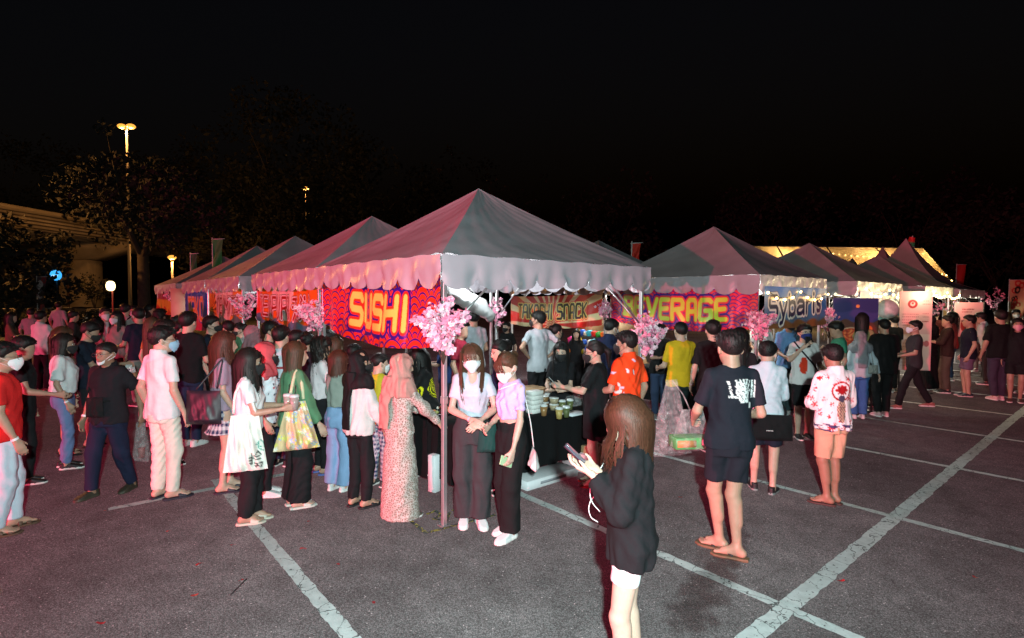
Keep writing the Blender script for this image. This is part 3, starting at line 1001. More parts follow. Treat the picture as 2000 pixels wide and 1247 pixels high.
    if glasses:
        q = MB()
        for s in (-1, 1):
            an = np.linspace(0, 2 * math.pi, 21)
            q.tube([hpnt(s * .032 + .024 * math.cos(t_), .104 - .006 * abs(math.cos(t_)), .006 + .018 * math.sin(t_)) for t_ in an], .0018 * hs_, 5)
            q.tube([hpnt(s * .056, .098, .010), hpnt(s * .076, .04, .010), hpnt(s * .080, -.015, .006)], .0018 * hs_, 5)
        q.tube([hpnt(-.009, .104, .008), hpnt(0, .108, .011), hpnt(.009, .104, .008)], .0018 * hs_, 5)
        q.build('glasses', mat('glasses_frame', (.02, .02, .02), .3), root, True)
    if band is not None:
        for s, c in band:
            q = MB(); c0 = wr[s] * .93 + el[s] * .07
            ar = (.0245 if sex == 'm' else .0205) * H * (build * .7 + .3) * .60 + .0035
            d = nrm(wr[s] - el[s])
            q.tube([c0 - d * .010, c0 + d * .010], ar, 16, cap=False)
            q.build('wristband', mat('wristband', c, .5), root, True)
    # world-space handles for things carried
    M = Matrix.Translation(foot) @ Matrix.Rotation(R(yaw), 4, 'Z')
    M3 = np.array(M.to_3x3())
    def w(pt): return np.array(M @ Vector(pt))
    return dict(root=root, M=M, w=w, tp=tp, hp=hpnt, hand={s: w(hd[s][0]) for s in hd}, hdir={s: M3 @ hd[s][1] for s in hd}, hpn={s: M3 @ hd[s][2] for s in hd},
                hla={s: M3 @ hd[s][3] for s in hd}, wrist={s: w(wr[s]) for s in wr}, sh={s: w(sh[s]) for s in sh}, el={s: w(el[s]) for s in el}, M3=M3, H=H, tpw=lambda x, y, z: w(tp(x * H, y * H, z)))

def strands(parent, HM, hk, hc, HR, TR, hs, H, ln, near, rs, hair, hy):
    """locks of hair as tapering ribbons over the hair mass"""
    paths, wid = [], []
    def surf(az, po, g):
        x = math.sin(az) * math.sin(po) * (.074 + g); y = math.cos(az) * math.sin(po) * (.093 + g) - .016; z = math.cos(po) * (.083 + g) + .026
        return np.array((x, y, z))
    if hk in ('short', 'crop'):
        n = 800 if near else 260
        for i in range(n):
            az = rs.uniform(-math.pi, math.pi)
            front = math.cos(az)
            pmax = 1.15 if front > .3 else (1.75 if abs(front) < .5 else 1.95)
            po = math.acos(1 - rs.uniform(0, 1) * (1 - math.cos(pmax)))
            g = .012 + .010 * max(0, math.cos(po))
            p0 = surf(az, po, g * .4)
            L = (.062 if hk == 'short' else .024) * rs.uniform(.6, 1.2) * (1.0 if po < .9 else .55) * (1 if near else .55)
            nrml = nrm(p0 - np.array((0, -.016, .026)))
            tang = nrm(np.array((rs.normal() * .6 + math.sin(az) * .4, .55 if front > -.2 else -.5, -.15 if front > 0 else -.9)))
            p1 = p0 + (nrml * rs.uniform(.05, .5) + tang * .7) * L * .5
            p2 = p1 + (nrml * .12 + tang * .85) * L * .5
            paths.append([p0, p1, p2]); wid.append((.0055 if near else .009) * rs.uniform(.7, 1.3))
    elif hk in ('pony', 'bun'):
        for i in range(160 if near else 60):
            az = rs.uniform(-math.pi, math.pi); po0 = rs.uniform(.9, 1.35)
            if abs(az) < .9: po0 = rs.uniform(.55, .95)
            a = surf(az, po0, .012); e = np.array((rs.normal() * .01, -.105, .035))
            m_ = (a + e) / 2; m_ = nrm(m_ - np.array((0, -.016, .026))) * .106 + np.array((0, -.016, .026))
            q1 = (a + m_) / 2; q1 = nrm(q1 - np.array((0, -.016, .026))) * np.linalg.norm(a - np.array((0, -.016, .026))) * 1.02 + np.array((0, -.016, .026))
            paths.append([a, q1, m_, e]); wid.append(.006)
        if hk == 'pony':
            for i in range(90 if near else 30):
                j = rs.normal(size=2) * .016
                paths.append([np.array((j[0], -.108 + j[1], .035)), np.array((j[0] * 1.5, -.15 + j[1] * 1.3, -.03)), np.array((j[0] * 1.3, -.145 + j[1], -.03 - ln * .5)), np.array((j[0] * 1.6, -.125 + j[1], -.03 - ln * rs.uniform(.85, 1.15)))]); wid.append(.006)
        if len(hair) > 3 and hair[3] == 'fringe':
            for i in range(70):
                x = rs.uniform(-.06, .06); yy = .085 - x * x * 6
                paths.append([np.array((x * .6, .06, .092)), np.array((x, yy + .022, .055)), np.array((x * 1.12, yy + .020, .015)), np.array((x * 1.15, yy + .012, -.012 - rs.uniform(0, .03)))]); wid.append(.005)
    else:
        n = (420 if near else 130) if hk != 'curly' else (260 if near else 90)
        drop_to = ln * H - hc[2]
        for i in range(n):
            az = rs.uniform(-math.pi, math.pi)
            lim = .5 if len(hair) > 3 and hair[3] == 'cover' else .95
            if abs(az) < lim: az = math.copysign(rs.uniform(lim, 1.7), az)
            g = .016 + rs.uniform(0, .008)
            pts = [surf(az * .35 if abs(az) < 1.6 else az, .25, g)]
            for po in (.6, .95, 1.3, 1.6):
                pts.append(surf(az, po, g + (.004 if po > 1 else 0)))
            base = pts[-1]
            zend = drop_to / hs * rs.uniform(.88, 1.03) if hk != 'bob' else drop_to / hs * rs.uniform(.9, 1.05)
            back = abs(az) > 1.9
            w_ = rs.normal() * .012
            wave = rs.uniform(0, 6)
            for q in range(1, 8):
                f = q / 7
                z = base[2] + (zend - base[2]) * f
                y = base[1] * (1 - f * .25) - (.016 + .03 * f if hk == 'long' else 0) * (1 if abs(az) > 1.2 else .4)
                x = base[0] * (1 - .25 * f * (1 if hk == 'long' else .2)) + w_ * f
                if abs(az) < 1.5 and hk != 'bob': y += .06 * f * rs.uniform(.2, 1.1) + .02 * math.sin(f * 3.1); x *= 1 + .16 * math.sin(f * 3.1)
                if hk == 'curly':
                    x += .013 * math.sin(f * 30 + wave) ; y += .013 * math.cos(f * 30 + wave)
                    x *= 1 + .25 * f
                pts.append(np.array((x, y, z)))
            paths.append(pts); wid.append((.009 if hk != 'curly' else .006) * rs.uniform(.6, 1.3))
        if len(hair) > 3 and hair[3] == 'fringe':
            for i in range(60):
                x = rs.uniform(-.062, .062); yy = .085 - x * x * 6
                paths.append([np.array((x * .5, .055, .098)), np.array((x, yy + .024, .060)), np.array((x * 1.1, yy + .022, .025)), np.array((x * 1.12, yy + .014, .006 - abs(x) * .5 - rs.uniform(0, .014)))]); wid.append(.005)
    vs, fs = [], []
    nb = 0
    for p, w_ in zip(paths, wid):
        p = np.asarray(p)
        k = len(p)
        cen = np.array((0, -.016, 0)); 
        tg = np.gradient(p, axis=0)
        out = p - np.stack([np.zeros(k), np.full(k, -.02), p[:, 2]], 1)
        sd = np.cross(tg, out); nn = np.linalg.norm(sd, axis=1, keepdims=True)
        sd = sd / np.maximum(nn, 1e-6)
        tw = np.linspace(1, .15, k) if k <= 4 else np.concatenate([np.ones(k - 3), [.8, .5, .1]])
        L = p - sd * (w_ / 2 * tw)[:, None]; Rr = p + sd * (w_ / 2 * tw)[:, None]
        v = np.empty((2 * k, 3)); v[0::2] = L; v[1::2] = Rr
        vs.append(v)
        i = np.arange(k - 1) * 2 + nb
        fs.append(np.stack([i, i + 1, i + 3, i + 2], 1)); nb += 2 * k
    V = np.concatenate(vs) * hs
    drop = (V[:, 2] < -.02)
    Vh = V @ HR.T
    if hk in ('long', 'curly'):
        Wd = V @ (TR @ rotm('z', hy * .8)).T
        f = np.clip((-.02 * hs - V[:, 2]) / (.10 * hs), 0, 1)[:, None]
        Vh = Vh * (1 - f) + Wd * f
    o = mesh_np('hair_strands', Vh + hc, np.concatenate(fs), HM, parent, True); o['kind'] = 'stuff'
    return o
# ------------------------------------------------------------------ ground, markings
TH = 0.6984
U3 = np.array((math.cos(TH), math.sin(TH), 0)); V3 = np.array((-math.sin(TH), math.cos(TH), 0))
P0 = np.array((-0.6193, 4.7996, 0))
def uv(a, b, z=0.0):
    return P0 + U3 * a + V3 * b + np.array((0, 0, z))

def asphalt_mat():
    m = bpy.data.materials.new('asphalt'); m.use_nodes = True
    nt = m.node_tree; b = nt.nodes['Principled BSDF']
    tc = nt.nodes.new('ShaderNodeTexCoord')
    def noise(sc, det=4, vec=None):
        n = nt.nodes.new('ShaderNodeTexNoise'); n.inputs['Scale'].default_value = sc; n.inputs['Detail'].default_value = det
        nt.links.new(vec or tc.outputs['Object'], n.inputs['Vector']); return n.outputs['Fac']
    def ramp(f, a, b_, c0, c1):
        r = nt.nodes.new('ShaderNodeMapRange'); r.inputs[1].default_value = a; r.inputs[2].default_value = b_
        r.inputs[3].default_value = c0; r.inputs[4].default_value = c1
        nt.links.new(f, r.inputs[0]); return r.outputs[0]
    def mul(a, c):
        x = nt.nodes.new('ShaderNodeMath'); x.operation = 'MULTIPLY'
        nt.links.new(a, x.inputs[0]); nt.links.new(c, x.inputs[1]); return x.outputs[0]
    vo = nt.nodes.new('ShaderNodeTexVoronoi'); vo.inputs['Scale'].default_value = 120
    nt.links.new(tc.outputs['Object'], vo.inputs['Vector'])
    sp = nt.nodes.new('ShaderNodeSeparateColor'); nt.links.new(vo.outputs['Color'], sp.inputs[0])
    stone = ramp(sp.outputs[0], 0, 1, .62, 1.4)
    gap = ramp(vo.outputs['Distance'], .15, .75, 1.15, .45)
    big = ramp(noise(.55, 5), .3, .72, .62, 1.28)
    mid = ramp(noise(4.5, 4), .3, .7, .80, 1.18)
    fine = ramp(noise(150, 3), .3, .7, .60, 1.4)
    f = mul(mul(mul(stone, gap), mul(big, mid)), fine)
    glint = ramp(sp.outputs[1], .993, .997, 0, .6)
    mx = nt.nodes.new('ShaderNodeMix'); mx.data_type = 'RGBA'; mx.blend_type = 'MULTIPLY'; mx.inputs[0].default_value = 1
    mx.inputs[6].default_value = (.108, .119, .119, 1)
    nt.links.new(f, mx.inputs[7])
    m2 = nt.nodes.new('ShaderNodeMix'); m2.data_type = 'RGBA'
    nt.links.new(glint, m2.inputs[0]); nt.links.new(mx.outputs[2], m2.inputs[6]); m2.inputs[7].default_value = (.42, .42, .42, 1)
    nt.links.new(m2.outputs[2], b.inputs['Base Color'])
    b.inputs['Roughness'].default_value = .82; b.inputs['Specular IOR Level'].default_value = .3
    bp = nt.nodes.new('ShaderNodeBump'); bp.inputs['Strength'].default_value = .55; bp.inputs['Distance'].default_value = .004
    nt.links.new(vo.outputs['Distance'], bp.inputs['Height'])
    nt.links.new(bp.outputs[0], b.inputs['Normal'])
    return m
ASPH = asphalt_mat()
g = MB(); g.box((0, 140, -.25), (700, 500, .5))
tag(g.build('ground', ASPH), kind='structure')

def line_mat(name, c, wear=.42):
    """road paint with cracks across it and worn-through spots"""
    m = mat(name, c, .7, noise=.16, nscale=14, bump=.3, bscale=90)
    nt = m.node_tree; b = nt.nodes['Principled BSDF']
    src = b.inputs['Base Color'].links[0].from_socket
    tc = nt.nodes.new('ShaderNodeTexCoord')
    vo = nt.nodes.new('ShaderNodeTexVoronoi'); vo.feature = 'DISTANCE_TO_EDGE'; vo.inputs['Scale'].default_value = 5.2
    mp = nt.nodes.new('ShaderNodeMapping'); mp.inputs['Rotation'].default_value = (0, 0, -TH); mp.inputs['Scale'].default_value = (1.0, .55, 1)
    nz = nt.nodes.new('ShaderNodeTexNoise'); nz.inputs['Scale'].default_value = 9; nz.inputs['Detail'].default_value = 4
    nt.links.new(tc.outputs['Object'], nz.inputs['Vector'])
    ad = nt.nodes.new('ShaderNodeMix'); ad.data_type = 'RGBA'; ad.blend_type = 'LINEAR_LIGHT'; ad.inputs[0].default_value = .07
    nt.links.new(tc.outputs['Object'], ad.inputs[6]); nt.links.new(nz.outputs['Color'], ad.inputs[7])
    nt.links.new(ad.outputs[2], mp.inputs[0]); nt.links.new(mp.outputs[0], vo.inputs['Vector'])
    r = nt.nodes.new('ShaderNodeMapRange'); r.inputs[1].default_value = .004; r.inputs[2].default_value = .018
    nt.links.new(vo.outputs['Distance'], r.inputs[0])
    n3 = nt.nodes.new('ShaderNodeTexNoise'); n3.inputs['Scale'].default_value = 36; n3.inputs['Detail'].default_value = 5
    nt.links.new(tc.outputs['Object'], n3.inputs['Vector'])
    r3 = nt.nodes.new('ShaderNodeMapRange'); r3.inputs[1].default_value = wear - .03; r3.inputs[2].default_value = wear + .03
    nt.links.new(n3.outputs['Fac'], r3.inputs[0])
    mm = nt.nodes.new('ShaderNodeMath'); mm.operation = 'MULTIPLY'
    nt.links.new(r.outputs[0], mm.inputs[0]); nt.links.new(r3.outputs[0], mm.inputs[1])
    mx = nt.nodes.new('ShaderNodeMix'); mx.data_type = 'RGBA'
    nt.links.new(mm.outputs[0], mx.inputs[0]); mx.inputs[6].default_value = (.05, .05, .052, 1); nt.links.new(src, mx.inputs[7])
    nt.links.new(mx.outputs[2], b.inputs['Base Color'])
    return m
PAINT = line_mat('road_paint', (.50, .53, .53), .34)
YPAINT = line_mat('yellow_paint', (.42, .33, .06), .53)
def stripe(name, a, b, w, m, z=.004, parent=None):
    a, b = np.asarray(a, float), np.asarray(b, float)
    L = np.linalg.norm(b - a); d = (b - a) / L; n = np.array((-d[1], d[0], 0))
    k = max(int(L / .03), 2)
    rs = np.random.RandomState(int(abs(a[0] * 97 + a[1] * 31)) % 1000)
    t = np.linspace(0, L, k)
    j1 = np.convolve(rs.normal(size=k + 4), np.ones(3) / 3, 'same')[2:-2] * .006
    j2 = np.convolve(rs.normal(size=k + 4), np.ones(3) / 3, 'same')[2:-2] * .006
    P = np.stack([a + d * t[:, None] + n * (-w / 2 + j1)[:, None], a + d * t[:, None] + n * (w / 2 + j2)[:, None]], 1)
    P[..., 2] = z
    return MB().grid(P).build(name, m, parent)
C0 = np.array((1.8645, 3.5631, 0)); SP = 2.3985
marks = []
marks.append(stripe('parking_line', C0 - U3 * 1.2, C0 + U3 * 26, .125, PAINT))
for k in range(-1, 9):
    o = C0 + U3 * SP * k
    if k == -1: marks.append(stripe('parking_line', o + V3 * .9, o + V3 * 5.3, .10, PAINT, z=.005))
    elif k == 0: marks.append(stripe('parking_line', o - V3 * 2.0, o + V3 * 5.0, .095, PAINT, z=.005))
    else: marks.append(stripe('parking_line', o - V3 * 4.9, o + V3 * 4.9, .085, PAINT, z=.005))
marks.append(stripe('parking_line', C0 + V3 * 4.98 - U3 * 3.4, C0 + V3 * 4.98 - U3 * .3, .09, PAINT, z=.0065))
for o in marks: tag(o, kind='structure')
# yellow spray-paint marks round the foot of the corner pole
ym = MB()
def ypoly(pts, w=.035):
    pts = [np.array(ground_at(*p)) for p in pts]
    for a, b in zip(pts, pts[1:]):
        d = nrm(b - a); n = np.array((-d[1], d[0], 0)) * w / 2
        v = np.array([a - n - d * .01, a + n - d * .01, b + n + d * .01, b - n + d * .01]); v[:, 2] = .008 + .0006 * len(ym.q)
        ym.add(v, [(3, 2, 1, 0)])
ypoly([(803, 1020), (833, 1043), (905, 1024), (966, 1008)])
ypoly([(835, 1006), (850, 1000), (862, 1008), (846, 1016), (872, 1020), (878, 1004)], .03)
ypoly([(885, 1000), (896, 992), (900, 1004), (912, 1001), (920, 988)], .03)
tag(ym.build('yellow_marking', YPAINT), kind='structure')
# cast shadow painted as a dark band behind the woman in front
def shadow_band_mat():
    m = bpy.data.materials.new('shadow_band'); m.use_nodes = True
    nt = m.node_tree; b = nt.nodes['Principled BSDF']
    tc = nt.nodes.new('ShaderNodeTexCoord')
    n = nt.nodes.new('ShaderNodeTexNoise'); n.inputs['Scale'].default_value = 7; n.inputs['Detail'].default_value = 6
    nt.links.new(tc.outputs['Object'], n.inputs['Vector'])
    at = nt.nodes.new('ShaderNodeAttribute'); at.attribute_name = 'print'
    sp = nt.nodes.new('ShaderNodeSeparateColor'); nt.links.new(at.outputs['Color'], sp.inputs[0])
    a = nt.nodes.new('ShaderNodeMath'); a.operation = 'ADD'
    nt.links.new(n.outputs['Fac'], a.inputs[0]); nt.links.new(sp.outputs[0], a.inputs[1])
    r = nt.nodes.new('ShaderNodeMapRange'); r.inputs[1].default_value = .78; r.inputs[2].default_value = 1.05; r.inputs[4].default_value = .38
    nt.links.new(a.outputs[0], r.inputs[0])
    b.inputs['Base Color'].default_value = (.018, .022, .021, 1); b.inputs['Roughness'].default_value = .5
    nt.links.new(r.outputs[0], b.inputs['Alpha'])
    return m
SHADOW_BAND = shadow_band_mat()
def paint_shadow(pts, w):
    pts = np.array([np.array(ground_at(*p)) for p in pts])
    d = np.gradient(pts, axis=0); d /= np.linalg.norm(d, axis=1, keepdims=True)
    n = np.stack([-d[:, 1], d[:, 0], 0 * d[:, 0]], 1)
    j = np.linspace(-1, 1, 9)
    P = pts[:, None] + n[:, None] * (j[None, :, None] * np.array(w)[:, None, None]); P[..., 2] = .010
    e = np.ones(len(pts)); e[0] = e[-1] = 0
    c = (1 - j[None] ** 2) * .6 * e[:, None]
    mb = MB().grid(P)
    o = mb.build('painted_shadow', SHADOW_BAND, col=np.repeat(c.reshape(-1, 1), 3, 1))
    tag(o, kind='structure')
paint_shadow([(1300, 1300), (1345, 1210), (1390, 1130), (1425, 1060), (1470, 980)], (.2, .26, .24, .22, .16))
# litter: strips of red confetti, a straw
REDP = mat('red_paper', (.42, .015, .02), .5)
conf = [(390, 1105, .9), (455, 1067, .2), (380, 1165, 1.0), (197, 1219, .1), (470, 1136, .5), (660, 1105, .3), (592, 1075, .2), (606, 1021, .1), (1329, 973, .3), (1642, 1136, .4), (1905, 1130, .7), (205, 1000, .6), (1000, 893, .3), (330, 1040, .9), (730, 1180, .5)]
CW = ['right of the white line by the drinking straw', 'above the drinking straw', 'left of the drinking straw', 'at the bottom left', 'touching the drinking straw', 'right of the nearest white line', 'nearest the black-trousered girl', 'behind the calligraphy tote girl', 'beside the tall man in sandals', 'inside the right-hand parking bay', 'at the far right', 'before the man with mask down', 'under the black table', 'before the polo man', 'at the bottom centre']
for i, (x, y, a) in enumerate(conf):
    p = ground_at(x, y)
    s = np.linspace(0, 1, 4)
    P = np.stack([np.stack([(s - .5) * .055, np.full(4, -.009), .012 + .008 * np.sin(s * 3.1 + i)], 1), np.stack([(s - .5) * .055, np.full(4, .009), .012 + .008 * np.sin(s * 3.1 + i + .5)], 1)], 1)
    o = MB().grid(P).build('confetti_strip', REDP)
    o.location = (p.x, p.y, 0); o.rotation_euler = (0, 0, a + i)
    tag(o, 'red confetti strip on the asphalt ' + CW[i], 'confetti', 'red confetti strips scattered on the ground')
s0, s1 = ground_at(450, 1166), ground_at(482, 1134)
tag(MB().tube([(s0.x, s0.y, .012), (s1.x, s1.y, .012)], .0045, 8).build('drinking_straw', mat('black_plastic', (.015, .015, .016), .4), None, True), 'thin black drinking straw lying on the asphalt', 'straw')

# ------------------------------------------------------------------ tents
def pvc(name, c, rough=.42, tr=.0):
    return mat(name, c, rough, noise=.12, nscale=2.2, bump=.3, bscale=6, spec=.45)
PVC_ROOF = pvc('tent_pvc', (.265, .245, .265), .55)
PVC_VAL = pvc('tent_valance_pvc', (.33, .31, .345), .34)
PVC_SILVER = mat('tent_silver_pvc', (.80, .82, .76), .28, noise=.25, nscale=7, bump=1.0, bscale=16, spec=.6)
STEEL = mat('tent_steel', (.46, .46, .47), .38, metal=.75, noise=.12, nscale=8)
ZE, ZA, TL = 2.4803, 3.4837, 3.0
LED = mat('led_tube', (1, 1, 1), .4, emit=(.93, 1, 1), estr=9)

def tent(label, a, b, w=TL, d=TL, roof=PVC_ROOF, val=(PVC_VAL,) * 4, seed=0, n_sc=8, ze=ZE, za=ZA, drop=.30, peak=0.0, legs=True, group='square pop-up tents in the rows', drop2=None, origin=None, rz=TH, res=26, cat='tent'):
    o = origin if origin is not None else uv(a, b)
    root = empty('market_tent', o, rz)
    tag(root, label, cat, group)
    rs = np.random.RandomState(seed + 11)
    cs = np.array([(0, 0, ze), (w, 0, ze), (w, d, ze), (0, d, ze)], float)
    ov = .03
    cs += np.array([(-ov, -ov, 0), (ov, -ov, 0), (ov, ov, 0), (-ov, ov, 0)])
    ap = np.array((w / 2, d / 2, za))
    n = res
    mb = MB()
    for k in range(4):
        A, B = cs[k], cs[(k + 1) % 4]
        s = np.linspace(0, 1, n)[:, None]; t = np.linspace(0, 1, n)[None, :]
        E = A + (B - A) * s[..., None] + 0 * t[..., None]
        P = E + (ap - E) * t[..., None]
        hipd = np.minimum(s, 1 - s) * (1 - t) + 0 * t
        sag = -.055 * 4 * t * (1 - t) * (1 - (2 * s - 1) ** 2) - .02 * np.sin(t * math.pi)
        fol = .009 * np.sin(s * 52 + 14 * t + rs.uniform(0, 6)) * np.exp(-hipd * 7) * (1 - t) + .003 * np.sin(s * 23 - 31 * t + rs.uniform(0, 6)) * np.exp(-hipd * 5) + .003 * np.sin((s * 61 + t * 43)) * np.exp(-t * 5) + .004 * np.sin(s * 17 + t * 7 + rs.uniform(0, 6)) * (1 - t) + .002 * np.sin(s * 9 - t * 21)
        edge = (np.minimum(s, 1 - s) < 1e-6)
        fol = np.where(edge, 0, fol)
        P[..., 2] += np.where(edge, -.02 * np.sin(t * math.pi), sag) + fol
        if peak:
            P[..., 2] = ze + (za + peak - ze) * (t ** 1.9) + fol + 0 * s
            f = (1 - t) ** 1.0
        mb.grid(P)
    co = mb.build('canopy', roof, root, True)
    # valances
    dd = drop
    for k in range(4):
        A, B = cs[k], cs[(k + 1) % 4]
        L = np.linalg.norm(B - A); dv = (B - A) / L
        out = np.array((dv[1], -dv[0], 0))
        m = 6 * n_sc * 2 + 1
        s = np.linspace(0, 1, m)
        fr = (s * n_sc) % 1
        fr[-1] = 1
        sc = np.sqrt(np.maximum(1 - (2 * fr - 1) ** 2, 0))
        depth = dd * (.68 + .32 * sc) + .012 * np.sin(s * 5 + k + seed)
        t = np.linspace(0, 1, 9)
        ph = rs.uniform(0, 6, 6)
        rip = .009 * np.sin(s * 31 + ph[0]) + .011 * np.sin(s * 57 + ph[1]) + .007 * np.sin(s * 95 + ph[2])
        P = (A + (B - A) * s[:, None])[:, None, :] + out * (.012 + (rip[:, None] + .012 * np.sin(t[None] * 7 + s[:, None] * 20 + ph[3])) * (t[None] ** .8))[..., None]
        P = P - np.array((0, 0, 1)) * (depth[:, None] * t[None])[..., None]
        P[..., 2] += (.006 * np.sin(s * 40 + ph[4]))[:, None]
        q = MB(); q.grid(P); q.build('valance', val[k], root, True)
    # frame
    if legs:
        for x, y in ((0, 0), (w, 0), (w, d), (0, d)):
            x2, y2 = x + (.045 if x == 0 else -.045), y + (.045 if y == 0 else -.045)
            q = MB(); q.box((x2, y2, 1.22), (.042, .042, 2.43), bev=.004); q.box((x2, y2, .55), (.034, .034, 1.08)); q.box((x2, y2, .006), (.085, .085, .011))
            q.box((x2, y2, 1.16), (.052, .052, .07), bev=.004)
            auto_smooth(q.build('leg', STEEL, root))
            for ex, ey in ((1 if x == 0 else -1, 0), (0, 1 if y == 0 else -1)):
                q = MB(); q.tube([(x2 + ex * .03, y2 + ey * .03, 1.78), (x2 + ex * .72, y2 + ey * .72, 2.40)], .011, 6)
                q.build('brace', STEEL, root)
        for k in range(4):
            A, B = cs[k], cs[(k + 1) % 4]
            A = A + (ap - A) * .035; B = B + (ap - B) * .035
            q = MB(); q.tube([(A[0], A[1], ze - .03), (B[0], B[1], ze - .03)], .014, 6); q.build('eave_bar', STEEL, root)
        q = MB(); q.tube([(w / 2, d / 2, ze - .1), (w / 2, d / 2, za - .06)], .018, 8); q.build('centre_post', STEEL, root)
        for k in range(4):
            q = MB(); A = cs[k] + (ap - cs[k]) * .03; q.tube([A - (0, 0, .03), (A + ap) / 2 - (0, 0, .09), ap - (0, 0, .07)], .011, 6); q.build('rafter', STEEL, root)
    return root

def led_bar(label, p, rz, L=1.1, power=40, color=(.93, 1, 1)):
    root = empty('led_tube_lamp', p, rz)
    tag(root, label, 'lamp')
    q = MB(); q.tube([(-L / 2, 0, 0), (L / 2, 0, 0)], .016, 8); q.build('tube', LED, root, True)
    q = MB(); q.box((0, 0, .028), (L + .06, .04, .022), bev=.004); q.build('housing', mat('white_plastic', (.75, .75, .75), .4), root)
    q = MB(); q.tube([(0, 0, .04), (0, 0, .25)], .004, 5); q.build('hanger', STEEL, root)
    l = bpy.data.lights.new('led_light', 'POINT'); l.shadow_soft_size = .12; l.energy = power * 3.4; l.color = color
    lo = bpy.data.objects.new('led_light', l); COL.objects.link(lo); lo.parent = root; lo.location = (0, 0, -.16)
    return root

tent('nearest pink-lit tent whose corner pole stands beside the two masked women', 0, 0, seed=1, res=48)
tent('tent with red roof directly left of the nearest tent, tempura banner below', 0, 3.06, seed=2, res=40)
tent('tent with striped hand banner, third from the nearest tent in the left row', 0, 7.0, seed=3)
tent('yellow-lit tent with a blue banner, fourth in the left row', 0, 10.1, seed=4)
tent('dim olive tent farthest along the left row, under the street lamp', 0, 14.2, seed=5, w=3.4, d=4.5)
BU = 5.72
SV = (PVC_SILVER, PVC_SILVER, PVC_VAL, PVC_VAL)
tent('tent with half-shaded roof over the purple beverage banner', BU, -.12, seed=6, val=SV, w=2.55)
tent('rear tent over the rising-sun snack banner, seen through the nearest tent', BU, 2.95, seed=7)
tent('second tent in the right row, dark red roof with silver valance', 9.95, -.12, seed=8, val=SV)
tent('third tent in the right row, behind the tall pink sign', 15.2, -.1, seed=9, val=SV)
tent('farthest tent of the right row with a high pale peak', 20.3, .1, seed=10, peak=1.0, w=4, d=4, val=SV, group='high-peaked tents at the far end')
tent('pale high-peaked tent standing behind the third tent of the right row', 28, 3, seed=12, peak=1.4, w=4, d=4, group='high-peaked tents at the far end')
tent('small pale peaked tent glowing beside the bright marquee lamp', 29.6, 4.9, seed=13, peak=1.0, w=4, d=4, group='high-peaked tents at the far end')

led_bar('white LED tube under the nearest tent roof', uv(1.9, 1.9, 2.52), TH, power=30)
led_bar('white LED tube under the tempura tent roof', uv(1.6, 4.5, 2.5), TH, power=26)
led_bar('white LED tube under the third left tent', uv(1.2, 8.5, 2.45), TH, power=30)
led_bar('white LED tube under the fourth left tent', uv(1.2, 11.6, 2.45), TH, power=30)
led_bar('white LED tube under the beverage tent roof', uv(BU + 1.6, 1.4, 2.5), TH, power=32)
led_bar('white LED tube under the snack tent roof', uv(BU + 1.2, 4.4, 2.5), TH, power=45)
led_bar('white LED tube under the second tent of the right row', uv(11.4, 1.4, 2.5), TH, power=45, color=(1, .85, .6))
led_bar('white LED tube under the third tent of the right row', uv(16.7, 1.4, 2.5), TH, power=110, color=(1, .92, .75))
led_bar('white LED tube under the farthest tent of the right row', uv(22.3, 2.1, 2.5), TH, power=170, color=(1, .92, .75))

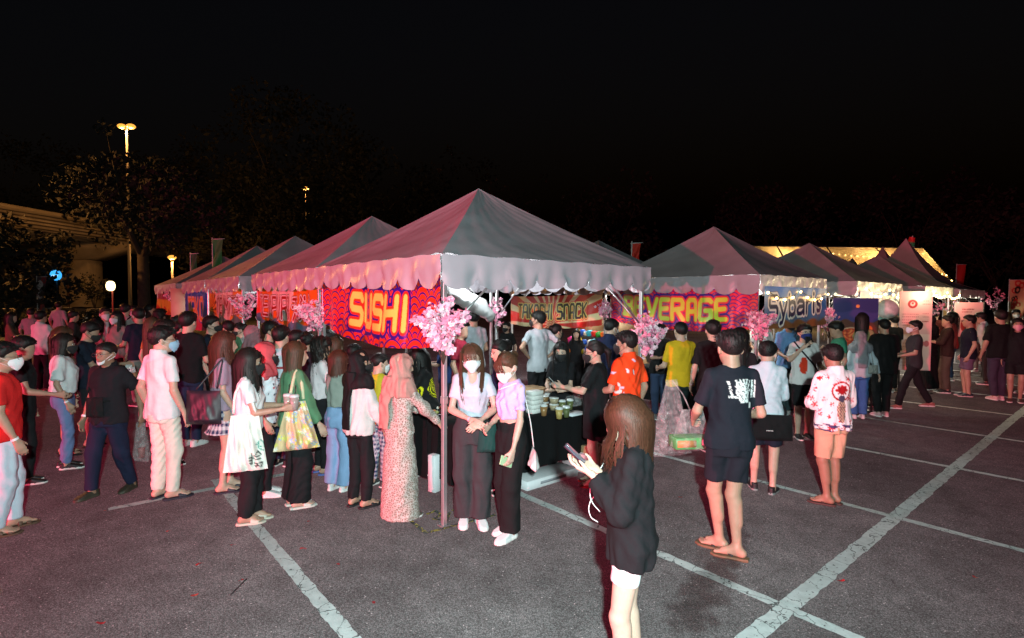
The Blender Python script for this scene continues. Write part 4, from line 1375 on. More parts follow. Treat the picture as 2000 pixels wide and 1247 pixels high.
# ------------------------------------------------------------------ printed banners
GL = {
 'S': [[(1, .86), (.86, 1), (.12, 1), (0, .84), (0, .62), (.14, .52), (.86, .50), (1, .38), (1, .16), (.86, 0), (0, 0)]],
 'U': [[(0, 1), (0, .15), (.18, 0), (.82, 0), (1, .15), (1, 1)]],
 'H': [[(0, 0), (0, 1)], [(1, 0), (1, 1)], [(0, .48), (1, .52)]],
 'I': [[(.5, 0), (.5, 1)]],
 'B': [[(.1, 0), (.1, 1), (.8, 1), (.92, .86), (.86, .56), (.1, .54)], [(.86, .56), (1, .4), (1, .14), (.86, 0), (0, 0)]],
 'E': [[(1, 1), (.1, 1), (0, .86), (0, .12), (.12, 0), (1, 0)], [(0, .5), (.88, .54)]],
 'V': [[(0, 1), (.42, 0), (1, 1)]],
 'R': [[(0, 0), (0, 1), (.85, 1), (1, .84), (.96, .56), (0, .46)], [(.45, .48), (1, 0)]],
 'A': [[(0, 0), (.08, .86), (.25, 1), (.78, 1), (.92, .86), (1, 0)], [(.06, .40), (.96, .42)]],
 'G': [[(1, .9), (.86, 1), (.14, 1), (0, .85), (0, .14), (.15, 0), (.86, 0), (1, .14), (1, .46), (.55, .46)]],
 'T': [[(0, 1), (1, 1)], [(.5, 1), (.5, 0)]],
 'K': [[(0, 0), (0, 1)], [(.92, 1), (.1, .5), (1, 0)]],
 'N': [[(0, 0), (0, .95), (.7, 1), (1, .82), (1, 0)]],
 'C': [[(1, .86), (.86, 1), (.14, 1), (0, .84), (0, .14), (.15, 0), (.88, 0), (1, .12)]],
 'M': [[(0, 0), (0, 1), (.5, .4), (1, 1), (1, 0)]],
 'P': [[(0, 0), (0, 1), (.85, 1), (1, .8), (.94, .52), (0, .44)]],
 'Y': [[(0, 1), (.5, .5), (1, 1)], [(.5, .5), (.5, 0)]],
 'O': [[(.15, 0), (0, .15), (0, .85), (.15, 1), (.85, 1), (1, .85), (1, .15), (.85, 0), (.15, 0)]],
 '/': [[(0, 0), (1, 1)]], '-': [[(0, .5), (1, .5)]],
 's': [[(.95, .58), (.8, .66), (.2, .66), (.06, .54), (.14, .40), (.86, .28), (.96, .14), (.82, 0), (.2, 0), (.04, .1)]],
 'y': [[(0, .66), (.48, .06)], [(1, .66), (.4, -.28), (.1, -.32)]],
 'b': [[(.05, 1), (.05, 0)], [(.05, .52), (.4, .67), (.85, .6), (.98, .34), (.85, .07), (.4, 0), (.05, .14)]],
 'a': [[(.1, .58), (.35, .67), (.8, .64), (.95, .5), (.95, 0)], [(.95, .38), (.3, .36), (.06, .2), (.2, .02), (.6, .02), (.93, .18)]],
 'r': [[(.1, .66), (.1, 0)], [(.1, .42), (.4, .64), (.85, .64)]],
 'i': [[(.5, .66), (.5, 0)], [(.5, .93), (.5, .95)]],
 '天': [[(.12, .92), (.88, .92)], [(.04, .58), (.96, .58)], [(.5, .92), (.46, .5), (.05, .02)], [(.52, .5), (.95, .02)]],
 'ぷ': [[(.42, 1), (.58, .84)], [(.44, .78), (.56, .5), (.5, .1), (.34, .02)], [(.22, .44), (.02, .12)], [(.68, .5), (.9, .16)], [(.84, .98), (.92, .98), (.92, .9), (.84, .9), (.84, .98)]],
 'ら': [[(.36, 1), (.58, .88)], [(.3, .8), (.2, .38), (.6, .56), (.86, .4), (.76, .12), (.4, 0)]],
}
def text_dist(x, y, txt, x0, y0, w, h, gap=.22, slant=0.0, wmap=None):
    """distance from (x,y) to strokes of txt laid from x0 with cap height h, total width w"""
    ws = [(.42 if c in 'Ii' else (.5 if c == ' ' else (.72 if c in 'rs' else 1.0))) for c in txt]
    tot = sum(ws) + gap * (len(txt) - 1)
    k = w / tot
    d = np.full(x.shape, 9.0)
    cx = x0
    xs = x - slant * (y - y0)
    for c, cw in zip(txt, ws):
        for pl in GL.get(c, []):
            for (ax, ay), (bx, by) in zip(pl, pl[1:]):
                a = np.array((cx + ax * cw * k, y0 + ay * h)); b_ = np.array((cx + bx * cw * k, y0 + by * h))
                e = b_ - a; L2 = max(e @ e, 1e-9)
                t = np.clip(((xs - a[0]) * e[0] + (y - a[1]) * e[1]) / L2, 0, 1)
                d = np.minimum(d, np.hypot(xs - a[0] - t * e[0], y - a[1] - t * e[1]))
        cx += (cw + gap) * k
    return d
def lay(col, mask, c):
    m = np.clip(mask, 0, 1)[..., None]
    return col * (1 - m) + np.array(c) * m
def aa(d, r, s=.006): return np.clip((r - d) / s + .5, 0, 1)
def seigaiha(x, y, r, ca, cb, rings=6):
    h = r / 2
    j0 = np.floor(y / h).astype(int)
    best = np.full(x.shape, -1.0)
    for dj in (-1, 0, 1, 2):
        j = j0 + dj
        yc = j * h; off = (j % 2) * r
        xc = np.round((x - off) / (2 * r)) * 2 * r + off
        dd = np.hypot(x - xc, y - yc) / r
        best = np.where((best < 0) & (dd < 1), dd, best)
    best = np.where(best < 0, .5, best)
    k = np.floor(best * rings).astype(int)
    f = best * rings - k
    m = np.clip((np.minimum(f, 1 - f) - .16) / .10, 0, 1) * (k % 2 == (rings - 1) % 2) 
    return np.array(ca) * (1 - m[..., None]) + np.array(cb) * m[..., None]
C_PUR = hexc('2A1080'); C_RED = hexc('DA3418'); C_YEL = hexc('F5DC62'); C_BLK = (.01, .01, .01); C_CREAM = hexc('E8D9A8'); C_LIME = hexc('C9D63A')

def banner(name, label, A, B, ztop, hgt, fn, sag=(0.0, .12), amp=.03, res=(260, 90), side=1, seed=0, group='printed vinyl stall banners', mats=None, drop=(0, 0), slackx=.0):
    """hung between world points A and B (2d); fn(x, y, W, H) -> colours, x metres from A, y metres up from the lower edge"""
    A, B = np.asarray(A, float)[:2], np.asarray(B, float)[:2]
    W = np.linalg.norm(B - A); d = (B - A) / W; out = np.array((d[1], -d[0])) * side
    rs = np.random.RandomState(seed)
    s = np.linspace(0, 1, res[0])[:, None]; t = np.linspace(0, 1, res[1])[None, :]
    x = s * W + 0 * t
    ph = rs.uniform(0, 6, 8)
    f = np.zeros_like(x)
    for i in range(5):
        f = f + np.sin(x * rs.uniform(5, 16) + t * rs.uniform(-3, 3) + ph[i]) * (.3 + .7 * t) / 5
    sharp = np.abs(np.sin(x * 6.2 + t * 1.2 + ph[6])) ** .5 - .7
    off = amp * (f * 1.4 + sharp * .5 * t) + .04
    zt = ztop - sag[0] * 4 * s * (1 - s) - drop[0] * (1 - s) - drop[1] * s
    zb = zt - hgt - sag[1] * 4 * s * (1 - s)
    Z = zt + (zb - zt) * t
    P = np.stack([A[0] + d[0] * x + out[0] * off, A[1] + d[1] * x + out[1] * off, Z], -1)
    col = fn(x, (1 - t) * hgt + 0 * x, W, hgt) * (.68 if fn in (f_temp, f_motes, f_blue, f_yellow) else .92)
    root = empty(name, (*((A + B) / 2), 0))
    tag(root, label, 'banner', group)
    c0 = np.array((*((A + B) / 2), 0))
    MB().grid(P - c0).build('sheet', VINYL, root, True, col=col.reshape(-1, 3))
    for i, j, e in ((0, 0, -1), (-1, 0, 1), (0, -1, -1), (-1, -1, 1)):
        p = P[i, j] - c0
        q = MB(); q.tube([p, p + np.array((d[0] * e * .06, d[1] * e * .06, .05))], .0035, 5); q.build('tie', mat('white_cord', (.7, .7, .7), .7), root)
    return root

def f_sushi(x, y, W, H):
    c = seigaiha(x, y, .185, C_RED, C_PUR)
    d = text_dist(x, y, 'SUSHI', W * .33, .26 * H, W * .43, H * .42, .42, .14)
    c = lay(c, aa(d, .092), C_PUR); c = lay(c, aa(d, .060), C_RED); c = lay(c, aa(d, .034), C_YEL)
    return c
def f_bev(x, y, W, H):
    c = seigaiha(x, y, .16, hexc('D8283A'), C_PUR)
    d = text_dist(x, y, 'BEVERAGE', W * .12, .27 * H, W * .70, H * .46, .42, .0)
    c = lay(c, aa(d, .092), C_PUR); c = lay(c, aa(d, .062), hexc('D8283A')); c = lay(c, aa(d, .034), C_LIME)
    return c
def f_snack(x, y, W, H):
    an = np.arctan2(y - H * .15, (x - W * .5)) / math.pi * 22
    m = np.clip((np.sin(an * math.pi) * 4) - 1.0, 0, 1)
    c = lay(np.zeros(x.shape + (3,)) + np.array(hexc('C8241A')), m, C_CREAM)
    d = text_dist(x, y, 'TAKASHI SNACK', W * .10, .30 * H, W * .76, H * .42, .40, .02)
    c = lay(c, aa(d, .060), hexc('C8241A')); c = lay(c, aa(d, .044), hexc('E6DC7C')); c = lay(c, aa(d, .025), C_BLK)
    return c
def f_temp(x, y, W, H):
    c = np.zeros(x.shape + (3,)) + np.array(hexc('E0701C'))
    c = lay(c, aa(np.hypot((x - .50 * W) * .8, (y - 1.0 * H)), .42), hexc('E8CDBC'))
    c = lay(c, np.clip((.16 * W - x + .1 * np.sin(y * 9)) / .05, 0, 1), hexc('E8401C'))
    c = lay(c, np.clip((.22 * H - y + .05 * np.sin(x * 7)) / .02, 0, 1), hexc('5C7F96'))
    d = np.minimum(text_dist(x, y, 'TEMPURA', W * .08, .30 * H, W * .54, H * .46, .42, .10), text_dist(x, y, '天ぷら', W * .66, .26 * H, W * .28, H * .5, .25, 0))
    c = lay(c, aa(d, .042), C_BLK); c = lay(c, aa(d, .033), hexc('F4EDE6')); c = lay(c, aa(d, .019), hexc('A01010'))
    return c
def f_motes(x, y, W, H):
    c = np.zeros(x.shape + (3,)) + np.array(hexc('F2A23A'))
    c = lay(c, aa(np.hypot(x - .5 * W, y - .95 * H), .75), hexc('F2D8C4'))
    c = lay(c, np.clip((.18 * H - y + .06 * np.sin(x * 6)) / .02, 0, 1), hexc('5E8C84'))
    fan = (np.hypot(x - .16 * W, y - .55 * H) < .30) & (np.abs(((np.arctan2(y - .3 * H, x - .05 * W)) * 9) % 2 - 1) < .45)
    c = lay(c, fan.astype(float), hexc('7A1A20'))
    d = text_dist(x, y, 'NE/MOTES', W * .28, .32 * H, W * .66, H * .42, .36, .10)
    c = lay(c, aa(d, .052), C_BLK); c = lay(c, aa(d, .04), hexc('F4E6DA')); c = lay(c, aa(d, .022), hexc('8E1A1A'))
    return c
def f_blue(x, y, W, H):
    c = np.zeros(x.shape + (3,)) + np.array(hexc('2F62C8'))
    c = lay(c, np.clip((.30 * H - y + .12 * np.sin(x * 5)) / .03, 0, 1), hexc('D45A78'))
    d = text_dist(x, y, 'TAKO', W * .15, .28 * H, W * .70, H * .5, .4, 0)
    c = lay(c, aa(d, .07), hexc('F2C8B0')); c = lay(c, aa(d, .03), hexc('E89A3C'))
    return c
def f_yellow(x, y, W, H):
    c = np.zeros(x.shape + (3,)) + np.array(hexc('D9B545'))
    c = lay(c, np.clip((y - .68 * H) / .03, 0, 1), hexc('9E2A62'))
    c = lay(c, np.clip((np.sin(x * 8) * .1 + .25 * H - y) / .03, 0, 1), hexc('B4402E'))
    return c
def f_syb(x, y, W, H):
    t = y / H
    c = np.array(hexc('1478E0')) * t[..., None] + np.array(hexc('5A7890')) * (1 - t[..., None])
    c = lay(c, np.clip((.20 * H - y + .03 * np.sin(x * 11)) / .04, 0, 1), hexc('8A5A3A'))
    d = text_dist(x, y - x * .05, 'Sybaris', W * .08, .24 * H, W * .82, H * .50, .34, .0)
    c = lay(c, aa(d, .080), hexc('2A2A78')); c = lay(c, aa(d, .070), (.82, .82, .84)); c = lay(c, aa(d, .034), hexc('15124E'))
    return c
def f_yaki(x, y, W, H):
    t = y / H
    c = np.array(hexc('2466CC')) * t[..., None] + np.array(hexc('58B0C8')) * (1 - t[..., None])
    d = text_dist(x, y, 'YAKI', W * .22, .22 * H, W * .56, H * .5, .34, .0)
    c = lay(c, aa(d, .10), (.85, .85, .86)); c = lay(c, aa(d, .05), hexc('2A58B8'))
    return c
q = lambda a, b: uv(a, b)[:2]
banner('sushi_banner', 'orange and purple wave-patterned banner lettered SUSHI', q(.055, 2.98), q(.055, .02), 2.30, .64, f_sushi, sag=(.0, .14), amp=.075, res=(340, 130), seed=3, drop=(-.10, .0))
banner('tempura_banner', 'orange banner with outlined red lettering left of the SUSHI banner', q(.055, 6.02), q(.055, 3.12), 2.25, .56, f_temp, sag=(.0, .14), amp=.05, res=(260, 90), seed=4)
banner('striped_banner', 'yellow banner with a striped fan, third along the left row', q(.055, 9.9), q(.055, 7.05), 2.25, .62, f_motes, sag=(0, .12), amp=.04, res=(180, 60), seed=5)
banner('blue_banner', 'small blue and pink banner, fourth along the left row', q(.055, 13.0), q(.055, 10.2), 2.25, .95, f_blue, sag=(0, .05), amp=.05, res=(140, 60), seed=6)
banner('yellow_banner', 'faded yellow and purple banner farthest along the left row', q(.055, 18.5), q(.055, 14.4), 2.2, .6, f_yellow, sag=(0, .1), amp=.05, res=(100, 40), seed=7)
banner('beverage_banner', 'purple and red wave banner with yellow-green BEVERAGE lettering', q(BU + .05, 2.85), q(BU + .05, -.12), 2.28, .64, f_bev, sag=(.02, .10), amp=.06, res=(300, 90), seed=8, drop=(-.04, 0))
banner('snack_banner', 'red and cream rising-sun banner lettered TAKASHI SNACK', q(BU + .05, 5.9), q(BU + .05, 3.05), 2.16, .66, f_snack, sag=(.03, .06), amp=.04, res=(280, 80), seed=9, drop=(.02, -.06))
banner('sybaris_banner', 'blue banner with big white-edged Sybaris lettering', q(BU + .05, -.15), q(BU + 2.5, -.15), 2.30, .66, f_syb, sag=(0, .02), amp=.015, res=(240, 80), seed=10)
banner('yaki_banner', 'bright blue banner under the second silver valance on the right', q(10.0, -.15), q(12.9, -.15), 2.28, .6, f_yaki, sag=(0, .02), amp=.015, res=(160, 50), seed=11)

# ------------------------------------------------------------------ cherry blossom sprays
PETAL = mat('petal', (1, 1, 1), .7, attr=True, spec=.2)
BARK = mat('twig_bark', (.06, .035, .025), .8)
def blossom(label, p, spread, n_br=7, n_fl=230, seed=0, up=.45, rz=0, shape='V', fs=.029):
    rs = np.random.RandomState(seed)
    root = empty('cherry_blossom', p, rz)
    tag(root, label, 'blossom', 'artificial cherry blossom sprays tied to the tent poles')
    ends = []
    for i in range(n_br):
        a = -1 + 2 * i / (n_br - 1)
        L = up * rs.uniform(.8, 1.15)
        tip = np.array((a * spread * rs.uniform(.85, 1.1), rs.uniform(-.10, .10), L * (1 - .35 * abs(a)) if shape == 'V' else L * rs.uniform(-.3, 1)))
        m = np.array((tip[0] * .35, tip[1] * .4 - .03, tip[2] * .55 + .02))
        pts = [np.array((0, -.03, -.10)), m, tip]
        t = np.linspace(0, 1, 7)[:, None]
        c = (1 - t) ** 2 * pts[0] + 2 * t * (1 - t) * (m * 1.2) + t * t * tip
        q = MB(); q.tube(c, np.linspace(.006, .003, 7), 5); q.build('branch', BARK, root)
        ends.append(c)
    vs, fs_, cs = [], [], []
    nb = 0
    for i in range(n_fl):
        c = ends[rs.randint(n_br)]
        t = rs.uniform(.12, 1) ** .8 * 6
        k = min(int(t), 5); f = t - k
        pt = c[k] * (1 - f) + c[k + 1] * f + rs.normal(size=3) * .026
        ax = nrm(rs.normal(size=3) + np.array((0, -.7, .2)))
        e1 = nrm(np.cross(ax, (0.3, .2, 1))); e2 = np.cross(ax, e1)
        base = np.array(hexc(('F7BCD2', 'F2A2C0', 'FBD6E2', 'EE94B6')[rs.randint(4)])) * rs.uniform(.8, 1.05)
        sz = fs * rs.uniform(.75, 1.25)
        for q_ in range(9):
            an = q_ * 2 * math.pi / (5 if q_ < 5 else 4) + rs.uniform(-.3, .3) + (.5 if q_ >= 5 else 0)
            r_ = sz * (1 if q_ < 5 else .62); lift = (.25 if q_ < 5 else .75) + rs.uniform(-.2, .2)
            dr = e1 * math.cos(an) + e2 * math.sin(an); sd = -e1 * math.sin(an) + e2 * math.cos(an)
            tipv = pt + dr * r_ + ax * r_ * lift
            v = [pt, pt + dr * r_ * .6 + sd * r_ * .45 + ax * r_ * lift * .5, tipv + ax * rs.uniform(-.004, .004), pt + dr * r_ * .6 - sd * r_ * .45 + ax * r_ * lift * .5]
            vs += v; fs_.append((nb, nb + 1, nb + 2, nb + 3)); nb += 4
            cs += [base * .75, base, base * 1.05, base]
    o = mesh_np('blossoms', np.array(vs), np.array(fs_), PETAL, root, False, col=np.clip(np.array(cs), 0, 1))
    o['kind'] = 'stuff'
    return root
blossom('large pink cherry blossom spray on the nearest tent corner pole', uv(.0, -.02, 1.60), .22, 6, 400, 1, .52)
blossom('pink cherry blossom spray hanging from the pole between SUSHI and tempura banners', uv(-.05, 3.02, 1.66), .26, 6, 230, 2, .44, rz=.4)
blossom('pink cherry blossom spray at the left end of the tempura banner', uv(-.08, 6.3, 1.70), .24, 6, 230, 3, .52)
blossom('small blossom spray on the rear pole of the nearest tent', uv(2.96, 2.94, 1.62), .14, 4, 110, 4, .48)
blossom('pink cherry blossom spray on the pole between the women and the beverage stall', uv(2.98, -.04, 1.40), .20, 6, 300, 5, .52)
blossom('blossom spray beside the right end of the snack banner', uv(BU - .08, 2.9, 1.72), .16, 5, 130, 6, .34)
blossom('pink blossom spray on the pole right of the BEVERAGE banner', uv(BU - .05, -.18, 1.48), .24, 6, 280, 7, .50)
blossom('pink blossom spray under the Sybaris banner right end', uv(BU + 2.6, -.2, 1.48), .26, 6, 280, 8, .52)
blossom('pink blossom spray on the second tent of the right row', uv(12.95, -.2, 1.45), .45, 7, 200, 9, .7)
blossom('pink blossom spray beside the tall pink sign', uv(15.1, -.2, 1.45), .45, 7, 200, 10, .75)
blossom('pink blossom spray at the far end of the right row', uv(24.3, -.2, 1.75), .5, 7, 180, 11, .8)
blossom('far blossom spray between the heart sign and the stalls', uv(19.0, -.2, 1.5), .5, 7, 180, 12, .6)
blossom('deep pink blossom spray at the far left stalls', uv(-.05, 14.1, 1.85), .4, 6, 160, 13, .4)
# ------------------------------------------------------------------ the crowd
BLK = (.012, .012, .014); NAVY = (.012, .018, .045); WHT = (.72, .74, .75); DENIM = (.07, .13, .26); LDENIM = (.22, .34, .55); KHAKI = (.42, .28, .18)
def P(label, fx, fy, ty, depth=None, dz=0, **k):
    """fx, fy: pixel of the feet on the ground; ty: pixel row of the top of the head"""
    if depth is None:
        f = ground_at(fx, fy)
    else:
        a = at_depth(fx, 590, depth); f = Vector((a.x, depth, 0))
    H = at_depth(fx, ty, f.y).z * .985 - dz
    H = min(max(H, 1.2), 1.92)
    f.z = dz
    return person(label, f, H, **k)
T = lambda kind='tee', c=BLK, **k: dict(kind=kind, color=c, **k)
Bt = lambda kind='trousers', c=BLK, **k: dict(kind=kind, color=c, **k)
WB = (.8, .8, .82); BM = ((.015, .015, .017), 'fold'); WM = ((.80, .81, .84), 'kf'); UM = ((.35, .55, .75), 'fold')

# printed clothing: fn(points in body heights, normals) -> colours
def pr_stripes(q, n):
    z = q[:, 2]
    c = np.tile(np.array(hexc('C9D2DC')), (len(q), 1))
    m = (z < .69) & ((z * 62) % 1 < .30)
    c[m] = hexc('1A2038'); c[(z > .695) & (z < .712)] = hexc('A02028'); return c
def pr_plaid(a=(.62, .62, .66), b=(.02, .03, .09), sc=26):
    def f(q, n):
        an = np.arctan2(q[:, 0], q[:, 1]) * 4.2
        u = (an % 1) < .5; v = ((q[:, 2] * sc) % 1) < .5
        k = u.astype(float) * .5 + v.astype(float) * .5
        return np.array(a) * (1 - k[:, None]) + np.array(b) * k[:, None]
    return f
def pr_mask(q, n):                       # white warrior print high on a dark back
    c = np.tile(np.array((.011, .014, .022)), (len(q), 1))
    x, z = q[:, 0] - .030, q[:, 2] - .735
    back = q[:, 1] < 0
    body = (np.abs(x * 1.0 + z * .25) < .030 - np.abs(z) * .25) & (np.abs(z) < .045)
    fan = (z > .0) & (z < .055) & (np.abs(x) < .034) & (np.sin(np.arctan2(x, z + .05) * 40) > -.2)
    bl = ((np.abs(x + .048 + z * .3) < .005) & (np.abs(z - .01) < .034)) | ((np.abs(x - .046) < .004) & (np.abs(z - .012) < .04)) | ((np.abs(x - .058) < .004) & (np.abs(z - .012) < .036)) | ((np.abs(z + .022) < .005) & (np.abs(x + .03) < .03))
    line = (np.sin(x * 260 + z * 180) > .93) | (np.sin(z * 330 - x * 90) > .95)
    m = back & (body | fan | bl) & ~line
    c[m] = (.75, .75, .75)
    c[back & (np.abs(x - .036) < .005) & (np.abs(z + .058) < .010)] = (.6, .6, .6)
    return c
def pr_floral(q, n):
    rs = np.random.RandomState(5)
    c = np.tile(np.array(hexc('EDE3E6')), (len(q), 1))
    for i in range(300):
        p = np.array((rs.uniform(-.17, .17), rs.uniform(-.09, .09), rs.uniform(.42, .83)))
        d = np.linalg.norm(q - p, axis=1)
        an = np.arctan2(q[:, 2] - p[2], q[:, 0] - p[0])
        r_ = rs.uniform(.011, .024) * (.65 + .35 * np.cos(an * 5 + i))
        c[d < r_] = hexc(('C0202A', 'D8505A', 'A81820', 'E08890')[i % 4])
    x, z = q[:, 0], q[:, 2] - .715
    back = q[:, 1] < 0
    r = np.hypot(x, z)
    c[back & (r < .060)] = hexc('EDE3E6'); c[back & (r < .060) & (r > .050)] = hexc('A81820')
    c[back & (np.hypot(x / 1.3, (z - .008)) < .028 + .005 * np.sin(np.arctan2(z, x) * 9))] = hexc('A81820')
    k = back & (np.hypot(x / .026, (q[:, 2] - .60) / .075) < 1)
    sc = np.sin(q[:, 0] * 420) * np.sin(q[:, 2] * 300)
    c[k] = hexc('6A5A52'); c[k & (sc > .15)] = hexc('C8A890'); c[back & (np.hypot(x / .022, (q[:, 2] - .672) / .02) < 1)] = hexc('4A4258')
    lowm = (q[:, 2] < .515) & (np.sin(q[:, 0] * 70 + np.sin(q[:, 2] * 160) * 2) + np.sin(q[:, 2] * 190) > .3)
    c[lowm] = hexc('4A4068'); return c
def pr_orange(q, n):
    rs = np.random.RandomState(8)
    c = np.tile(np.array(hexc('E8491E')), (len(q), 1))
    for i in range(34):
        p = np.array((rs.uniform(-.16, .16), rs.uniform(-.09, .09), rs.uniform(.45, .82)))
        a = rs.uniform(0, 3); e = np.array((math.cos(a), math.sin(a)))
        dx, dz = q[:, 0] - p[0], q[:, 2] - p[2]
        u, v = dx * e[0] + dz * e[1], -dx * e[1] + dz * e[0]
        m = (np.hypot(u / .016, v / .007) < 1) & (np.abs(q[:, 1] - p[1]) < .05)
        c[m] = hexc(('D8D8E0', 'C8C0D8', 'E8DCD8')[i % 3])
    return c
def pr_bigred(q, n):
    c = np.tile(np.array((.62, .60, .60)), (len(q), 1))
    f = q[:, 1] > 0
    c[f & (np.hypot((q[:, 0] - .03) / .030, (q[:, 2] - .64) / .075) < 1)] = hexc('C8361E')
    c[f & (np.hypot(q[:, 0] - .075, q[:, 2] - .765) < .016)] = hexc('A81820'); return c
def pr_flowers(q, n):                   # dark ink cherry trees on white
    rs = np.random.RandomState(3)
    c = np.tile(np.array(hexc('D8DDE6')), (len(q), 1))
    c[(np.abs(q[:, 0] - .02 * np.sin(q[:, 2] * 40)) < .006) & (q[:, 2] < .70)] = (.03, .03, .04)
    for i in range(90):
        p = np.array((rs.normal() * .06, rs.uniform(-.09, .09), .70 + rs.normal() * .04))
        c[np.linalg.norm(q - p, axis=1) < .009] = hexc(('30303C', 'C04858', '404454')[i % 3])
    return c
def pr_rings(q, n):                     # yellow concentric rings on black
    c = np.tile(np.array((.011, .011, .012)), (len(q), 1))
    r = np.hypot(q[:, 0], q[:, 2] - .66)
    m = (r < .085) & ((r * 62) % 1 < .42)
    c[m] = hexc('E6E020'); return c
def leopard_mat():
    m = mat('dress_print', (.35, .27, .22), .85, noise=.06, nscale=8)
    nt = m.node_tree; b = nt.nodes['Principled BSDF']
    tc = nt.nodes.new('ShaderNodeTexCoord')
    vo = nt.nodes.new('ShaderNodeTexVoronoi'); vo.feature = 'DISTANCE_TO_EDGE'; vo.inputs['Scale'].default_value = 46
    nt.links.new(tc.outputs['Object'], vo.inputs['Vector'])
    r = nt.nodes.new('ShaderNodeMapRange'); r.inputs[1].default_value = .06; r.inputs[2].default_value = .12
    nt.links.new(vo.outputs['Distance'], r.inputs[0])
    mx = nt.nodes.new('ShaderNodeMix'); mx.data_type = 'RGBA'
    nt.links.new(r.outputs[0], mx.inputs[0]); mx.inputs[6].default_value = (.50, .46, .43, 1); mx.inputs[7].default_value = (.25, .19, .16, 1)
    nt.links.new(mx.outputs[2], b.inputs['Base Color'])
    return m

PE = {}
# ---- nearest
PE['girl'] = P('woman in front in black jacket and white shorts looking at her phone', 1228, 1352, 757, yaw=74, skin='fair', top=T('jacket', (.009, .009, .011), sleeve=1.86, boxy=.7, hem=.455, loose=.024, sleeve_loose=.018, cuff=.85, flare=.0, wrinkle=.009),
    bottom=Bt('shorts', (.70, .72, .73), hem=.388, loose=.004, wrinkle=.003), shoes=('sneaker', (.7, .7, .7)), hair=('long', (.050, .020, .011), .735, 'cover'), head=(-4, 24, 0), armL=(-.035, .125, .73), armR=(.035, .12, .725), palm=((.35, -.1, .9), (-.35, -.1, .9)), hand=((.10, .9, .30), (-.10, .9, .30)), curl=(.45, .45), poleL=(-.5, -.7, -1), poleR=(.45, -.9, -1), feet=((-.065, .02, 5), (.06, -.03, -5)), glasses=False, lean=0, vox=.0078)
PE['red'] = P('man in red T-shirt and pale jeans at the left edge', 12, 1040, 660, yaw=-40, sex='m', skin='tan', top=T('tee', (.50, .015, .015), sleeve=.72, loose=.022, boxy=.7, hem=.49), bottom=Bt('trousers', (.55, .60, .70), loose=.018), shoes=('sandal', (.09, .05, .03)), hair=('short', 'black'), head=(-20, 4, 0), mask=WM, glasses=True, feet=((-.07, .06, 5), (.08, -.08, -10)), band=[(1, WB)])
PE['jeans'] = P('woman with dark bob, boxy white blouse and tight blue jeans', 128, 915, 645, yaw=-55, skin='tan', top=T('blouse', (.66, .68, .70), sleeve=.85, boxy=1, loose=.03, hem=.555, sleeve_loose=.02), bottom=Bt('trousers', (.16, .22, .42), loose=.004, waist=.6), shoes=('sneaker', BLK), hair=('bob', 'dark', .82), head=(-10, 8, 0), mask=BM, face=True, band=[(1, WB)])
PE['chin'] = P('bespectacled man in dark shirt with mask under his chin, walking forward', 216, 965, 660, yaw=172, sex='m', skin='brown', face=True, glasses=True, mask=((.78, .76, .78), 'chin'), top=T('shirt', (.016, .013, .017), collar=1, sleeve=.8, loose=.024, boxy=.9, hem=.47), bottom=Bt('trousers', (.012, .016, .040), loose=.016), shoes=('sneaker', (.035, .033, .022), (.05, .045, .03)), hair=('crop', 'black'), armL='swingb', armR='hang', feet=((-.10, -.16, 8), (.10, .12, -12)), build=1.08, band=[(1, WB)], head=(0, 6, 0))
PE['polo'] = P('man in white polo shirt and cream trousers seen from behind', 320, 975, 630, yaw=-22, sex='m', skin='light', top=T('polo', (.76, .73, .76), collar=1, sleeve=.72, loose=.014, boxy=.35, hem=.475), bottom=Bt('trousers', (.72, .66, .58), loose=.014), shoes=('slide', (.02, .02, .035)), hair=('short', 'black'), head=(-34, 4, 0), mask=UM, glasses=True, feet=((-.085, .0, 3), (.085, .03, -28)))
PE['btee'] = P('tall man in plain black T-shirt and navy jeans behind the polo man', 372, 872, 603, yaw=-8, sex='m', skin='light', top=T('tee', (.010, .010, .012), sleeve=.8, loose=.02, boxy=.6, hem=.48), bottom=Bt('trousers', (.015, .025, .06)), shoes=('sneaker', (.75, .75, .75)), hair=('short', 'black'), armL='bent', armR='bent')
PE['plaid'] = P('girl in mauve T-shirt and checked mini skirt with dark shoulder bag', 440, 960, 640, yaw=-60, skin='light', top=T('tee', (.33, .24, .32), sleeve=.75, boxy=.8, loose=.02, hem=.52), bottom=dict(kind='skirt', print=pr_plaid(), hem=.375, flare=.035, waist=.58), shoes=('slide', (.03, .02, .035)), hair=('long', 'red', .64), head=(0, 8, 0), armR=(.10, .06, .50), armL='bent', feet=((-.06, .05, 0), (.06, -.03, 0)))
PE['tote'] = P('girl in white T-shirt and black mask with a white calligraphy tote', 487, 1020, 672, yaw=-68, skin='tan', face=True, top=T('tee', (.72, .71, .73), sleeve=.66, boxy=.8, loose=.022, hem=.52), bottom=Bt('trousers', (.013, .012, .014), loose=.018, wide=.012), shoes=('slide', (.55, .50, .42)), hair=('long', 'dark', .66, 'fringe'), head=(-6, 10, 0), mask=BM, armR=(.10, .19, .655), armL=(-.04, .2, .65), feet=((-.05, .03, 0), (.05, -.03, 0)), palm=((1, 0, 0), (-1, 0, 0)), poleR=(.3, -1, -.8))
PE['green'] = P('girl in green sweater and black wide trousers with a flowered tote', 578, 990, 660, yaw=-48, skin='light', top=T('sweater', (.10, .22, .12), sleeve=1.85, boxy=1, loose=.035, hem=.50, sleeve_loose=.014), bottom=Bt('trousers', BLK, wide=.05, loose=.02), shoes=('slide', (.62, .60, .55)), hair=('bob', 'brown', .805), head=(-16, 6, 0), armR=(.12, .10, .50), feet=((-.07, .0, 0), (.06, .0, -10)))
